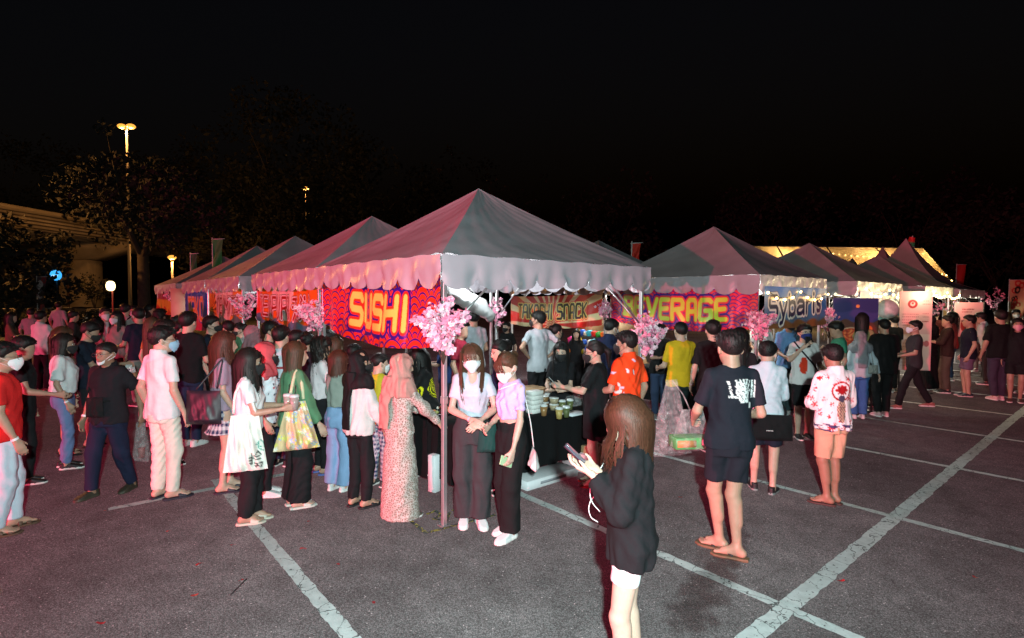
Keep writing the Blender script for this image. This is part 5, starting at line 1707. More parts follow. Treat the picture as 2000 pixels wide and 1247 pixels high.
PE['curly'] = P('woman with long curly dark hair, white top and black trousers', 628, 925, 653, yaw=-58, skin='tan', top=T('tee', (.68, .62, .65), sleeve=.75, boxy=.7, loose=.02, hem=.56), bottom=Bt('trousers', BLK), shoes=('sandal', (.10, .14, .40), (.02, .03, .10)), hair=('curly', 'dark', .70), armR=(.10, .18, .62), head=(-6, 4, 0))
PE['wavy'] = P('woman with straight brown hair and pale blue top in the queue', 655, 0, 652, depth=7.0, yaw=-45, skin='light', top=T('tee', (.45, .58, .72), boxy=.6), bottom=Bt('trousers', DENIM), hair=('long', 'brown', .66), shoes=('sandal', BLK))
PE['grey'] = P('girl in grey-green tee and loose pale jeans behind the black headscarf', 662, 958, 678, yaw=-30, skin='light', top=T('tee', (.26, .29, .26), sleeve=.75, boxy=.5, hem=.60), bottom=Bt('trousers', LDENIM, wide=.035, loose=.02, waist=.60), hair=('bob', 'red', .80), shoes=('sneaker', (.6, .6, .6)), head=(-10, 6, 0), armR='bent', armL='bent')
PE['hijab'] = P('woman in black headscarf with long tail, pale blouse and black trousers', 702, 990, 677, yaw=-38, skin='tan', face=True, glasses=True, mask=BM, top=T('blouse', (.58, .58, .57), sleeve=1.92, boxy=.9, loose=.028, hem=.475, sleeve_loose=.016), bottom=Bt('trousers', BLK, loose=.012), shoes=('slide', BLK), hair=('hijab', (.006, .006, .007), .765, (-.005, .505, .040)), head=(-32, 4, 0), armR=(.12, .10, .50), armL='bent')
PE['dress'] = P('woman in dusty pink headscarf and long patterned dress', 782, 1012, 682, yaw=-42, skin='light', top=dict(kind='dress', mat=leopard_mat(), sleeve=1.9, boxy=.2, loose=.014, hem=.52, sleeve_loose=.012), bottom=dict(kind='longskirt', mat=leopard_mat(), hem=.018, flare=.035, waist=.6, tuck=1, loose=.022, wrinkle=.007), shoes=('flat', (.1, .08, .06)), hair=('hijab', hexc('A88078'), .74, (-.035, .55, .045)), head=(-22, 10, 0), armR=(.12, .20, .56), armL=(-.10, .22, .60), poleR=(.6, -.8, -.6))
PE['yellow2'] = P('man in yellow T-shirt half hidden behind the black headscarf', 738, 0, 683, depth=5.9, yaw=-30, sex='m', skin='light', top=T('tee', (.62, .44, .03), sleeve=.8), bottom=dict(kind='trousers', print=pr_plaid((.5, .55, .6), (.03, .05, .12), 30)), shoes=('sneaker', (.05, .05, .05)), hair=('crop', 'black'), mask=WM, head=(-30, 10, 0))
PE['pairL'] = P('woman in grey-lilac short top and charcoal trousers with white mask', 922, 1022, 663, yaw=-172, skin='fair', face=True, mask=WM, top=T('tee', (.48, .51, .60), sleeve=.62, boxy=.15, hem=.597, vneck=.030, loose=.010, sleeve_loose=.008), bottom=Bt('trousers', (.038, .039, .043), wide=.035, loose=.018, waist=.603, tuck=1), shoes=('sneaker', (.80, .80, .82)), hair=('long', 'brown', .66, 'fringe'), head=(-6, 6, 5), armR=(.015, .145, .605), armL=(-.03, .15, .60), poleR=(.9, -.6, -.5), poleL=(-.9, -.6, -.5), palm=((.3, -.6, -.6), (-.3, -.6, -.6)), band=[(1, (.75, .45, .55))], build=1.06, feet=((-.07, .03, 14), (.07, -.02, -10)))
PE['pairR'] = P('woman in lilac crop top and black wide trousers looking down', 996, 1045, 676, yaw=128, skin='fair', face=True, mask=WM, top=T('tee', (.55, .42, .74), sleeve=.66, boxy=.0, hem=.635, loose=.008, sleeve_loose=.008, midriff=1), bottom=Bt('trousers', (.010, .010, .011), wide=.035, loose=.014, waist=.615, tuck=1), shoes=('sneaker', (.80, .80, .82)), hair=('bun', 'brown', .1, 'fringe'), head=(6, 26, 0), armL=(-.13, .085, .50), armR=(.03, .12, .60), build=.98, palm=((1, .2, 0), None), curl=(.75, .5), feet=((-.07, .05, 10), (.06, -.04, -5)))
PE['behind'] = P('dark-haired woman with headband in navy standing behind the two women', 982, 0, 655, depth=5.75, yaw=120, skin='light', top=T('tee', (.012, .02, .06), boxy=.6), bottom=dict(kind='longskirt', color=BLK, hem=.05, flare=.05), hair=('bun', 'black', .1), shoes=('flat', BLK), head=(0, 16, 0), armL='bent', face=True)
PE['orange'] = P('young man in orange printed shirt and black mask', 1222, 955, 640, yaw=38, sex='m', skin='tan', face=True, mask=BM, top=dict(kind='shirt', print=pr_orange, color=BLK, collar=1, sleeve=.8, boxy=.8, loose=.022, hem=.48), bottom=Bt('shorts', (.30, .21, .14), hem=.30), shoes=('sneaker', (.5, .08, .08)), hair=('short', 'black'), head=(26, 6, 0), armL='bent', armR='hang')
PE['blackdress'] = P('woman with glasses in long black T-shirt dress facing the stall', 1162, 948, 658, yaw=76, skin='light', face=True, glasses=True, mask=BM, top=T('dress', (.010, .010, .012), sleeve=.8, boxy=1, loose=.03, hem=.33), bottom=Bt('shorts', BLK, hem=.36), shoes=('sandal', (.25, .02, .02)), hair=('pony', 'black', .16), head=(8, 12, 0), armL=(-.09, .22, .68), armR=(.06, .20, .64), build=1.1)
PE['staff'] = P('stall girl in black polo and black mask behind the cups', 1098, 0, 660, depth=6.75, yaw=160, skin='light', face=True, mask=BM, top=T('polo', (.010, .010, .012), collar=1, sleeve=.72, loose=.016), bottom=Bt('trousers', BLK), shoes=('sneaker', BLK), hair=('long', 'black', .67), head=(4, 18, 0), armL=(-.02, .18, .63), armR=(.06, .17, .62), palm=((.4, 0, 1), (0, -.3, 1)))
PE['ninja'] = P('tall man in black T-shirt with white warrior print, shorts and sandals', 1420, 1085, 636, yaw=-4, sex='m', skin='tan', top=dict(kind='tee', color=BLK, print=pr_mask, sleeve=.78, loose=.018, boxy=.55, hem=.485), build=.96, bottom=Bt('shorts', (.012, .013, .02), hem=.335, loose=.014), shoes=('flip', (.16, .09, .05), (.03, .03, .03)), hair=('short', 'black'), head=(8, 10, 0), armL=(-.115, .15, .57), armR=(.08, .13, .60), feet=((-.03, .10, 55), (.06, -.06, 62)), curl=(.9, .6))
PE['bluewhite'] = P('man in pale blue long-sleeved shirt, navy shorts and black sling bag', 1492, 960, 660, yaw=-10, sex='m', skin='light', top=T('shirt', (.58, .66, .74), collar=1, sleeve=1.6, loose=.02, boxy=.5, hem=.50), bottom=Bt('shorts', (.014, .016, .03), hem=.31, loose=.016), shoes=('sneaker', (.015, .015, .016), (.30, .30, .30)), hair=('short', 'black'), head=(-24, 20, 0), mask=WM, armL=(-.05, .15, .60), armR=(.06, .16, .60), feet=((-.09, .06, 0), (.07, -.06, -30)))
PE['floral'] = P('man in white shirt with red flowers and tan shorts', 1622, 985, 666, yaw=6, sex='m', skin='brown', top=dict(kind='shirt', color=WHT, print=pr_floral, collar=1, sleeve=1.15, loose=.024, boxy=.8, hem=.475, sleeve_loose=.016), bottom=Bt('shorts', (.55, .33, .22), hem=.295, loose=.014), shoes=('flip', (.06, .03, .025)), hair=('short', 'black'), head=(-6, 18, 0), armL=(-.06, .16, .62), armR=(.06, .16, .62), feet=((-.05, -.02, 48), (.06, .02, 20)), vox=.0095)
PE['phoneman'] = P('man in white T-shirt and blue mask holding a phone up', 1566, 856, 628, yaw=176, sex='m', skin='light', face=True, glasses=True, mask=((.02, .03, .16), 'fold'), top=dict(kind='tee', color=WHT, print=pr_bigred, sleeve=.8, loose=.022, boxy=.8, hem=.47), bottom=Bt('shorts', BLK, hem=.29), shoes=('sneaker', BLK), hair=('short', 'black'), armR=(.10, .19, .80), armL='bent', poleR=(.6, -.2, -1))
PE['strawhat'] = P('vendor in blue shirt and straw hat behind the Sybaris counter', 1542, 0, 612, depth=9.7, yaw=178, sex='m', skin='brown', face=True, mask=BM, top=T('shirt', (.10, .22, .42), collar=1, sleeve=.85), bottom=Bt('trousers', BLK), hair=('crop', 'black'), armL='bent', armR='bent', hat=(.55, .42, .25))
PE['yellow'] = P('man in mustard yellow T-shirt at the beverage stall', 1326, 870, 622, yaw=8, sex='m', skin='light', top=T('tee', (.62, .38, .015), sleeve=.8, boxy=.8, loose=.022, hem=.48), bottom=Bt('trousers', (.012, .02, .022), loose=.02), shoes=('sneaker', BLK), hair=('crop', 'black'), armL='bent', armR='bent')
PE['blackback'] = P('man in black T-shirt beside the yellow T-shirt at the beverage stall', 1388, 882, 620, yaw=-4, sex='m', skin='light', top=T('tee', (.010, .010, .011), sleeve=.85, boxy=.8, loose=.026, hem=.46), bottom=Bt('trousers', BLK), shoes=('sneaker', BLK), hair=('short', 'black'), armL='hang', armR='bent', band=[(-1, (.8, .5, .55))])
PE['darkhair'] = P('woman with long black hair half hidden behind the warrior T-shirt man', 1446, 0, 634, depth=6.4, yaw=-20, skin='tan', top=T('tee', BLK), bottom=Bt('trousers', BLK), shoes=('sneaker', BLK), hair=('long', 'black', .7), head=(-20, 0, 0))
PE['greentee'] = P('man in green T-shirt facing left near the food poster', 1640, 0, 622, depth=8.8, yaw=70, sex='m', skin='tan', top=T('tee', (.04, .22, .14), boxy=.6), bottom=Bt('trousers', BLK), shoes=('sneaker', BLK), hair=('short', 'black'), head=(0, 22, 0))
PE['hoodie'] = P('woman in grey headscarf, pale hoodie and blue jeans', 1676, 818, 642, yaw=-14, skin='light', top=T('hoodie', (.46, .54, .60), sleeve=1.95, boxy=.9, loose=.03, hem=.475), bottom=Bt('trousers', (.05, .15, .38), wide=.015), shoes=('sneaker', (.7, .7, .7)), hair=('hijab', hexc('7E8088'), .74, (.0, .58, .05)), head=(-14, 6, 0), armR=(.20, .02, .50))
PE['backpack'] = P('heavy man all in black with pale pink shoes on the right', 1722, 814, 618, yaw=-6, sex='m', skin='tan', build=1.15, top=T('tee', (.008, .008, .009), sleeve=.9, boxy=1, loose=.03, hem=.44), bottom=Bt('trousers', (.008, .008, .009)), shoes=('sneaker', (.55, .30, .32)), hair=('crop', 'black'), armL='bent', armR='bent')
PE['walk'] = P('man in dark grey T-shirt striding left past the pink sign', 1782, 800, 622, yaw=70, sex='m', skin='tan', top=T('tee', (.030, .030, .034), sleeve=.8, boxy=.7), bottom=Bt('trousers', BLK), shoes=('sneaker', (.30, .10, .09)), hair=('short', 'black'), mask=((.6, .65, .7), 'fold'), armL='bent', armR='bent', feet=((-.06, .26, 0), (.06, -.30, 0, .06)))
PE['gown'] = P('woman in long black dress with black headscarf on the right', 1812, 762, 612, yaw=15, skin='light', top=T('dress', (.006, .006, .007), sleeve=1.9, boxy=.6), bottom=Bt('longskirt', (.006, .006, .007), hem=.03, flare=.05), shoes=('flat', BLK), hair=('hijab', (.006, .006, .007), .72), armL='phone')
PE['olive'] = P('person in dark brown top and olive trousers holding a phone', 1846, 768, 613, yaw=60, sex='m', skin='tan', top=T('tee', (.03, .016, .014), sleeve=1.4), bottom=Bt('trousers', (.08, .065, .05), wide=.02), shoes=('sneaker', BLK), hair=('short', 'black'), armL='phone', armR='phone')
PE['purple'] = P('bearded man in navy T-shirt and mauve shorts facing left', 1888, 775, 612, yaw=62, sex='m', skin='tan', face=True, glasses=True, build=1.08, top=T('tee', (.008, .010, .022), sleeve=.75), bottom=Bt('shorts', (.13, .085, .14), hem=.33), shoes=('sneaker', (.012, .015, .03), (.6, .45, .45)), hair=('short', 'black'), armL='hang', armR='hang')
PE['bigblack'] = P('broad man in black T-shirt and dark jeans seen from behind at far right', 1948, 782, 602, yaw=-10, sex='m', skin='tan', build=1.18, top=T('tee', (.007, .007, .008), sleeve=.9, boxy=1, loose=.03), bottom=Bt('trousers', (.045, .035, .06)), shoes=('sneaker', (.6, .4, .42)), hair=('short', 'black'))
PE['pinkmask'] = P('woman in black T-shirt and shorts with pink mask at the right edge', 1982, 786, 618, yaw=140, skin='tan', face=True, mask=((.75, .35, .45), 'fold'), top=T('tee', BLK, boxy=.8), bottom=Bt('shorts', BLK, hem=.33), shoes=('sneaker', (.1, .04, .04)), hair=('long', 'black', .72))
PE['whiteshirt'] = P('man in white shirt bending forward behind the mauve shorts', 1926, 752, 606, yaw=40, sex='m', skin='tan', lean=12, top=T('shirt', (.55, .55, .56), collar=1, sleeve=1.5), bottom=Bt('trousers', (.03, .035, .035)), shoes=('sneaker', BLK), hair=('short', 'black'))
PE['edge'] = P('person in dark jacket and jeans cut off by the right edge', 2002, 770, 612, yaw=30, sex='m', skin='tan', top=T('jacket', (.03, .03, .035), sleeve=1.9), bottom=Bt('trousers', (.04, .09, .18)), shoes=('sneaker', (.3, .3, .3)), hair=('short', 'black'))
# ---- left background
PE['bw'] = P('man in white short-sleeved shirt seen from behind at left', 84, 768, 604, yaw=-5, sex='m', skin='tan', top=T('shirt', (.60, .58, .60), collar=1, sleeve=.9, boxy=.8, loose=.026), bottom=Bt('trousers', BLK), shoes=('sneaker', (.5, .2, .2)), hair=('short', 'black'), armL='bent', armR='bent')
PE['far1'] = P('distant man in pale shirt walking away by the hedge', 117, 690, 588, yaw=10, sex='m', skin='tan', top=T('shirt', (.34, .34, .36), sleeve=1.0), bottom=Bt('trousers', BLK), shoes=('sneaker', BLK), hair=('short', 'black'))
PE['reader'] = P('man in navy top with black mask holding a carrier bag and phone', 168, 0, 622, depth=7.4, yaw=-70, sex='m', skin='tan', mask=BM, top=T('tee', (.012, .016, .03), sleeve=.8), bottom=Bt('shorts', (.02, .02, .025), hem=.33), shoes=('sandal', BLK), hair=('short', 'black'), head=(0, 24, 0), armL=(-.08, .22, .64), armR=(.09, .21, .60))
PE['redhair'] = P('woman with reddish hair and tan top behind the white blouse', 118, 0, 632, depth=7.0, yaw=-60, skin='tan', top=T('tee', (.20, .11, .08), sleeve=.7), bottom=Bt('shorts', BLK, hem=.35), shoes=('sandal', BLK), hair=('long', 'brown', .68), head=(0, 10, 0))
PE['b4'] = P('dark-haired person in black behind the red T-shirt man', 38, 0, 650, depth=5.9, yaw=-50, sex='m', skin='tan', top=T('tee', BLK), bottom=Bt('trousers', BLK), shoes=('sneaker', BLK), hair=('short', 'black'), head=(-10, 14, 0), armR='bent')
PE['b5'] = P('man in white T-shirt with a dark strap walking in the left crowd', 205, 0, 597, depth=11.5, yaw=-130, sex='m', skin='tan', face=True, mask=((.5, .6, .6), 'fold'), top=T('tee', (.58, .52, .54), boxy=.7), bottom=Bt('trousers', (.5, .42, .45)), shoes=('sneaker', (.6, .6, .6)), hair=('short', 'black'))
PE['b6'] = P('long-haired woman with pink mask facing forward in the left crowd', 227, 0, 604, depth=10.8, yaw=176, skin='tan', face=True, mask=((.75, .55, .62), 'fold'), top=T('blouse', (.28, .18, .18), sleeve=1.8), bottom=Bt('trousers', BLK), shoes=('sneaker', BLK), hair=('long', 'black', .66))
PE['b7'] = P('person wearing a black backpack walking away in the left crowd', 245, 0, 588, depth=13.0, yaw=5, sex='m', skin='tan', top=T('tee', (.30, .28, .27), sleeve=.8), bottom=Bt('trousers', BLK), shoes=('sneaker', BLK), hair=('short', 'black'))
PE['b8'] = P('man in navy T-shirt looking left in the left crowd', 270, 0, 598, depth=10.2, yaw=60, sex='m', skin='tan', face=True, mask=((.5, .1, .12), 'fold'), top=T('tee', (.018, .014, .035), sleeve=.8), bottom=Bt('trousers', (.3, .29, .27)), shoes=('sneaker', BLK), hair=('short', 'black'), armL='bent')
PE['b9'] = P('woman with very long fair-brown hair and cream skirt in the left crowd', 298, 0, 615, depth=8.6, yaw=-20, skin='light', top=T('tee', (.35, .17, .05)), bottom=Bt('longskirt', (.36, .33, .29), hem=.1, flare=.05), shoes=('sneaker', (.5, .5, .5)), hair=('long', (.09, .05, .03), .55))
PE['b10'] = P('man in dark red shirt near the far left stalls', 292, 0, 592, depth=13.5, yaw=-60, sex='m', skin='tan', top=T('shirt', (.25, .02, .03), sleeve=.8), bottom=Bt('trousers', BLK), shoes=('sneaker', BLK), hair=('short', 'black'))
PE['b11'] = P('bushy-haired person in black at the far left stalls', 312, 0, 600, depth=12.0, yaw=-30, sex='m', skin='tan', top=T('tee', BLK), bottom=Bt('trousers', BLK), shoes=('sneaker', BLK), hair=('curly', 'black', .84))
PE['b12'] = P('young man in black with red-lit face behind the polo man', 318, 0, 618, depth=6.6, yaw=-60, sex='m', skin='light', top=T('tee', (.010, .010, .012)), bottom=Bt('trousers', BLK), shoes=('sneaker', BLK), hair=('short', 'dark'), head=(0, 8, 0))
PE['b13'] = P('man with black mask in dark T-shirt at the tempura queue', 412, 0, 612, depth=8.2, yaw=-80, sex='m', skin='light', mask=BM, top=T('tee', (.012, .016, .03)), bottom=Bt('trousers', BLK), shoes=('sneaker', BLK), hair=('short', 'black'))
PE['b14'] = P('woman in pale mauve headscarf under the blossom spray', 492, 0, 630, depth=8.0, yaw=-40, skin='light', top=T('tee', (.3, .25, .28), sleeve=1.9), bottom=Bt('trousers', BLK), shoes=('sneaker', BLK), hair=('hijab', hexc('9A7078'), .72))
PE['b15'] = P('man with undercut and black mask under the tempura banner', 526, 0, 622, depth=7.4, yaw=-75, sex='m', skin='light', mask=BM, top=T('tee', (.10, .05, .05)), bottom=Bt('trousers', BLK), shoes=('sneaker', BLK), hair=('short', 'black'), head=(0, 6, 0))
PE['b16'] = P('woman in coral headscarf and black mask, white flowered blouse', 512, 0, 660, depth=5.6, yaw=-72, skin='tan', mask=BM, face=True, top=dict(kind='blouse', color=WHT, print=pr_flowers, sleeve=1.3, boxy=.8, loose=.026), bottom=Bt('trousers', BLK), shoes=('sneaker', (.6, .6, .6)), hair=('hijab', hexc('C05058'), .78), head=(0, 12, 0))
PE['b17'] = P('man in striped sailor T-shirt seen from behind', 548, 0, 630, depth=6.6, yaw=-14, sex='m', skin='light', top=dict(kind='tee', color=WHT, print=pr_stripes, sleeve=.8, boxy=.7), bottom=Bt('trousers', (.03, .04, .08)), shoes=('sneaker', BLK), hair=('short', 'black'))
PE['b18'] = P('person with black cap and yellow T-shirt by the tempura stall', 578, 0, 640, depth=7.3, yaw=-50, sex='m', skin='tan', top=T('tee', (.5, .36, .02)), bottom=Bt('trousers', BLK), shoes=('sneaker', BLK), hair=('short', 'black'))
PE['b24'] = P('sushi stall girl in black shirt with yellow rings print', 838, 0, 668, depth=6.35, yaw=100, skin='light', top=dict(kind='tee', color=BLK, print=pr_rings, sleeve=.8, boxy=.7), bottom=Bt('trousers', BLK), shoes=('sneaker', BLK), hair=('long', 'black', .68), armL=(-.08, .24, .56), armR=(.06, .22, .55), lean=10, head=(0, 16, 0))
# ---- inside and behind the tents
PE['cap'] = P('man in grey T-shirt and cap behind the nearest tent', 925, 0, 600, depth=9.2, yaw=20, sex='m', skin='tan', top=T('tee', (.38, .42, .46), boxy=.6), bottom=Bt('trousers', (.06, .065, .05)), shoes=('sneaker', BLK), hair=('short', 'black'), armL='bent', armR='bent')
PE['hips'] = P('man in grey T-shirt with hands on hips under the snack banner', 1052, 0, 603, depth=8.6, dz=.06, yaw=25, sex='m', skin='tan', mask=BM, top=T('tee', (.36, .40, .44), sleeve=.66, boxy=.3, loose=.014), bottom=Bt('trousers', BLK), shoes=('sneaker', BLK), hair=('short', 'black'), armL='hip', armR='hip', head=(40, 0, 0))
PE['wt'] = P('woman in white T-shirt with tied-back hair by the snack stall', 1086, 0, 628, depth=8.8, yaw=-30, skin='light', top=T('tee', (.62, .64, .66), boxy=.7), bottom=Bt('trousers', (.2, .26, .34)), shoes=('sneaker', BLK), hair=('bun', 'black'), mask=BM, head=(-30, 6, 0))
PE['navyman'] = P('man in navy shirt browsing the snack display', 1192, 0, 618, depth=8.3, yaw=-30, sex='m', skin='light', mask=WM, top=T('shirt', (.012, .018, .05), collar=1), bottom=Bt('trousers', BLK), shoes=('sneaker', BLK), hair=('short', 'black'), head=(-30, 14, 0))
PE['seated'] = P('snack stall keeper in black behind the sweets', 1096 + 30, 0, 640, depth=11.6, yaw=170, skin='light', face=True, top=T('tee', BLK), bottom=Bt('trousers', BLK), shoes=('sneaker', BLK), hair=('long', 'black', .7))
PE['snackb'] = P('tempura cook in blue shirt under the third tent', 425, 0, 628, depth=9.6, yaw=120, sex='m', skin='tan', top=T('tee', (.03, .08, .28)), bottom=Bt('trousers', BLK), shoes=('sneaker', BLK), hair=('short', 'black'))
PE['redshirt'] = P('person in dark red T-shirt inside the nearest tent', 900, 0, 622, depth=8.0, yaw=-100, sex='m', skin='tan', top=T('tee', (.22, .012, .03), sleeve=.8), bottom=Bt('trousers', BLK), shoes=('sneaker', BLK), hair=('short', 'black'))
PE['lady'] = P('dark-haired woman before the round food poster', 1684, 0, 606, depth=9.9, yaw=-30, skin='light', top=T('tee', (.30, .26, .12)), bottom=Bt('trousers', BLK), shoes=('sneaker', BLK), hair=('long', 'black', .72))
PE['redface'] = P('red-lit woman facing left between the poster and the pink sign', 1702, 0, 618, depth=10.6, yaw=120, skin='tan', face=True, top=T('tee', (.3, .06, .06)), bottom=Bt('trousers', BLK), shoes=('sneaker', BLK), hair=('long', 'brown', .75))

# ---- more of the crowd farther off
far = [
 ('man in grey shirt at the very back beside the hedge', 60, 600, 15, 20, 'm', (.2, .2, .21), 'short'), ('woman in brown top far left behind the red T-shirt', 20, 607, 13, -60, 'f', (.12, .07, .05), 'long'),
 ('man in dark jacket near the hedge, left of the pale shirt', 142, 604, 13, -40, 'm', (.03, .03, .03), 'short'), ('short woman in cream top behind the masked reader', 188, 618, 10, 150, 'f', (.4, .36, .3), 'bob'),
 ('tall man in black behind the pink mask woman', 262, 594, 15, 160, 'm', (.015, .015, .016), 'short'), ('man in pale shirt with white mask below the far left stalls', 283, 604, 11.5, 130, 'm', (.45, .46, .48), 'short'),
 ('woman in black with tied hair beside the notice board', 345, 612, 10, -30, 'f', (.012, .012, .013), 'bun'), ('man in maroon behind the tall black T-shirt', 352, 622, 8.6, -50, 'm', (.14, .03, .03), 'short'),
 ('man in green cap area, under the striped banner', 445, 622, 9, 60, 'm', (.04, .12, .06), 'short'), ('woman in white at the striped banner stall', 468, 626, 9.4, 150, 'f', (.5, .5, .5), 'bun'),
 ('woman with black hair bun between the stripes and the green sweater', 600, 645, 7.2, -30, 'f', (.02, .02, .03), 'bun'), ('man in navy cap height behind the curly hair', 640, 640, 8.2, -20, 'm', (.02, .03, .08), 'short'),
 ('man in dark shirt behind the SUSHI banner crowd', 690, 668, 6.9, -40, 'm', (.015, .015, .02), 'short'), ('woman in blue inside the nearest tent behind the blossom', 870, 640, 8.6, 90, 'f', (.03, .06, .2), 'long'),
 ('man in orange vest at the back of the nearest tent', 905, 612, 12.5, 170, 'm', (.5, .14, .03), 'short'), ('woman in black apron under the snack banner left end', 990, 625, 12, 160, 'f', (.012, .012, .013), 'bun'),
 ('vendor in black cap behind the beverage counter', 1290, 628, 9.4, 178, 'm', (.012, .012, .013), 'short'), ('vendor in dark blue behind the beverage counter, right one', 1420, 632, 9.2, 176, 'f', (.02, .03, .08), 'long'),
 ('cook in white behind the Sybaris counter', 1488, 612, 11.4, 170, 'm', (.55, .55, .55), 'short'), ('vendor in black beside the straw hat', 1566, 614, 10.6, 190, 'm', (.012, .012, .013), 'short'),
 ('man in tan shirt behind the hoodie woman', 1655, 612, 11.5, 30, 'm', (.25, .16, .09), 'short'), ('man in black behind the striding man', 1748, 612, 12.2, 10, 'm', (.012, .012, .013), 'short'),
 ('woman in red top beside the heart sign', 1862, 606, 14, 40, 'f', (.25, .03, .03), 'long'), ('man in grey top behind the navy T-shirt', 1905, 602, 16, 100, 'm', (.12, .12, .13), 'short'),
 ('tall man in black at the back right', 1918, 594, 18, 10, 'm', (.012, .012, .013), 'short'), ('man in white cap height at the far right back', 1985, 602, 17, 160, 'm', (.3, .3, .31), 'short'),
 ('woman in olive at the far right back', 1966, 606, 15, 60, 'f', (.10, .10, .06), 'long'), ('man in dark red behind the gown', 1828, 604, 16, -20, 'm', (.10, .02, .02), 'short')]
for i, (lb, x, ty, dp, yw, sx, cl, hk) in enumerate(far):
    P(lb, x, 0, ty, depth=dp, yaw=yw, sex=sx, skin=('tan', 'light')[i % 2], top=T(('tee', 'shirt', 'blouse')[i % 3], cl, sleeve=(.8, .9, 1.8)[i % 3]), bottom=Bt('trousers', ((.012, .012, .014), (.03, .05, .10), (.10, .09, .08))[i % 3]), shoes=('sneaker', (.2, .2, .2)), hair=(hk, ('black', 'dark', 'brown')[i % 3 if hk == 'long' else 0]) + ((.68,) if hk == 'long' else ((.82,) if hk == 'bob' else ())), mask=(BM, WM, UM)[i % 3] if abs(yw) > 90 else None, face=abs(yw) > 90 and dp < 13, armL=('hang', 'phone', 'bent')[i % 3], armR=('bent', 'phone', 'hang')[i % 3], head=((-1) ** i * 12, 8, 0))
# ------------------------------------------------------------------ things people carry
def pillow(n=18, m=22, w=.38, h=.42, d=.10, taper=.12, seed=0, crease=.010, sagc=.0):
    """soft bag: closed pillow, x width, z height (0 at the top), y depth"""
    rs = np.random.RandomState(seed)
    u = np.linspace(-1, 1, n)[:, None]; v = np.linspace(0, 1, m)[None, :]
    wd = w / 2 * (1 - taper * (1 - v)) + 0 * u
    x = u * wd
    th = d / 2 * (1 - np.abs(u) ** 3) * (np.clip(v, 0, 1) ** .55) * np.clip((1.02 - v) * 6, 0, 1) ** .6
    cr = crease * (np.sin(u * 7 + v * 5 + rs.uniform(0, 6)) * np.sin(v * 6 + rs.uniform(0, 6)) + .6 * np.sin(u * 15 - v * 9 + rs.uniform(0, 6)))
    z = -v * h + sagc * (1 - u * u) * (1 - v) * -1 + 0 * u
    F = np.stack([x, -th - cr * th / (d / 2) , z], -1); Bk = np.stack([x, th + cr * .6 * th / (d / 2) + .002, z], -1)
    return F, Bk
def soft_bag(name, label, p, rz, size, mt, cat, straps=(), col=None, seed=0, taper=.12, crease=.010, smat=None, sw=.012, group=None):
    root = empty(name, p, rz)
    tag(root, label, cat, group)
    F, Bk = pillow(40 if col else 18, 44 if col else 22, *size, taper=taper, seed=seed, crease=crease)
    mb = MB(); mb.grid(F); mb.grid(Bk[::-1])
    c = None
    if col is not None:
        cf = col(F[..., 0], -F[..., 2], size[0], size[1]).reshape(-1, 3)
        cb = col(Bk[::-1][..., 0], -Bk[::-1][..., 2], size[0], size[1]).reshape(-1, 3)
        c = np.concatenate([cf, cb])
    mb.build('bag_body', mt, root, True, col=c)
    Mi = root.matrix_basis.inverted()
    for pts in straps:
        q = MB(); L = [np.array(Mi @ Vector(x)) for x in pts]
        t = np.linspace(0, 1, 13)
        k = len(L) - 1
        P_ = np.array([L[min(int(tt * k), k - 1)] * (1 - (tt * k - min(int(tt * k), k - 1))) + L[min(int(tt * k), k - 1) + 1] * (tt * k - min(int(tt * k), k - 1)) for tt in t])
        P_ = np.stack([np.convolve(np.pad(P_[:, i], 1, 'edge'), [.25, .5, .25], 'valid') for i in range(3)], 1)
        q.tube(P_, sw, 6); q.build('strap', smat or mt, root, True)
    return root
def side_pt(pe, x, y, z): return pe['tpw'](x, y, z)

def c_callig(x, v, w, h):
    c = np.tile(np.array(hexc('E6E2DA')), x.shape + (1,))
    y = h - v
    def st(pl, r, cc):
        nonlocal c
        d = np.full(x.shape, 9.0)
        for a, b in zip(pl, pl[1:]):
            a, b = np.array(a), np.array(b); e = b - a; L2 = e @ e
            t = np.clip(((x - a[0]) * e[0] + (y - a[1]) * e[1]) / L2, 0, 1)
            d = np.minimum(d, np.hypot(x - a[0] - t * e[0], y - a[1] - t * e[1]))
        c = lay(c, aa(d, r, .004), cc)
    ox = .035
    for pl in ([(0, .13), (.035, .135)], [(.018, .165), (.018, .07), (.006, .08)], [(-.002, .10), (.036, .115)], [(.065, .17), (.04, .135)], [(.065, .17), (.09, .14)], [(.05, .125), (.08, .127)], [(.045, .10), (.085, .103)], [(.04, .07), (.07, .075), (.05, .03)], [(.085, .07), (.105, .065), (.09, .03)], [(.045, .045), (.075, .05)]):
        st([(a + ox, b) for a, b in pl], .0055, (.02, .02, .02))
    for pl in ([(.055, .23), (.075, .255), (.07, .20), (.10, .215)], [(.08, .19), (.11, .175)], [(.09, .27), (.115, .24)], [(.115, .235), (.12, .20)]):
        st([(a + ox, b) for a, b in pl], .0045, hexc('1E8A7C'))
    return c
def c_flowers(x, v, w, h):
    c = np.tile(np.array(hexc('D8B890')), x.shape + (1,))
    rs = np.random.RandomState(4)
    for i in range(70):
        px, py = rs.uniform(-w / 2, w / 2), rs.uniform(0, h)
        r = rs.uniform(.022, .034); a = np.arctan2(v - py, x - px)
        d = np.hypot(x - px, v - py) / (.72 + .28 * np.cos(a * 6 + i))
        c = lay(c, aa(d, r), hexc(('E0D470', '98B4D8', 'E8E4D8', 'E0D470')[i % 4]))
        c = lay(c, aa(np.hypot(x - px, v - py), r * .3), hexc(('F0E8D0', 'E0D470')[i % 2]))
    return c
LEATHER = mat('dark_leather', (.015, .012, .020), .45, noise=.15, nscale=12)
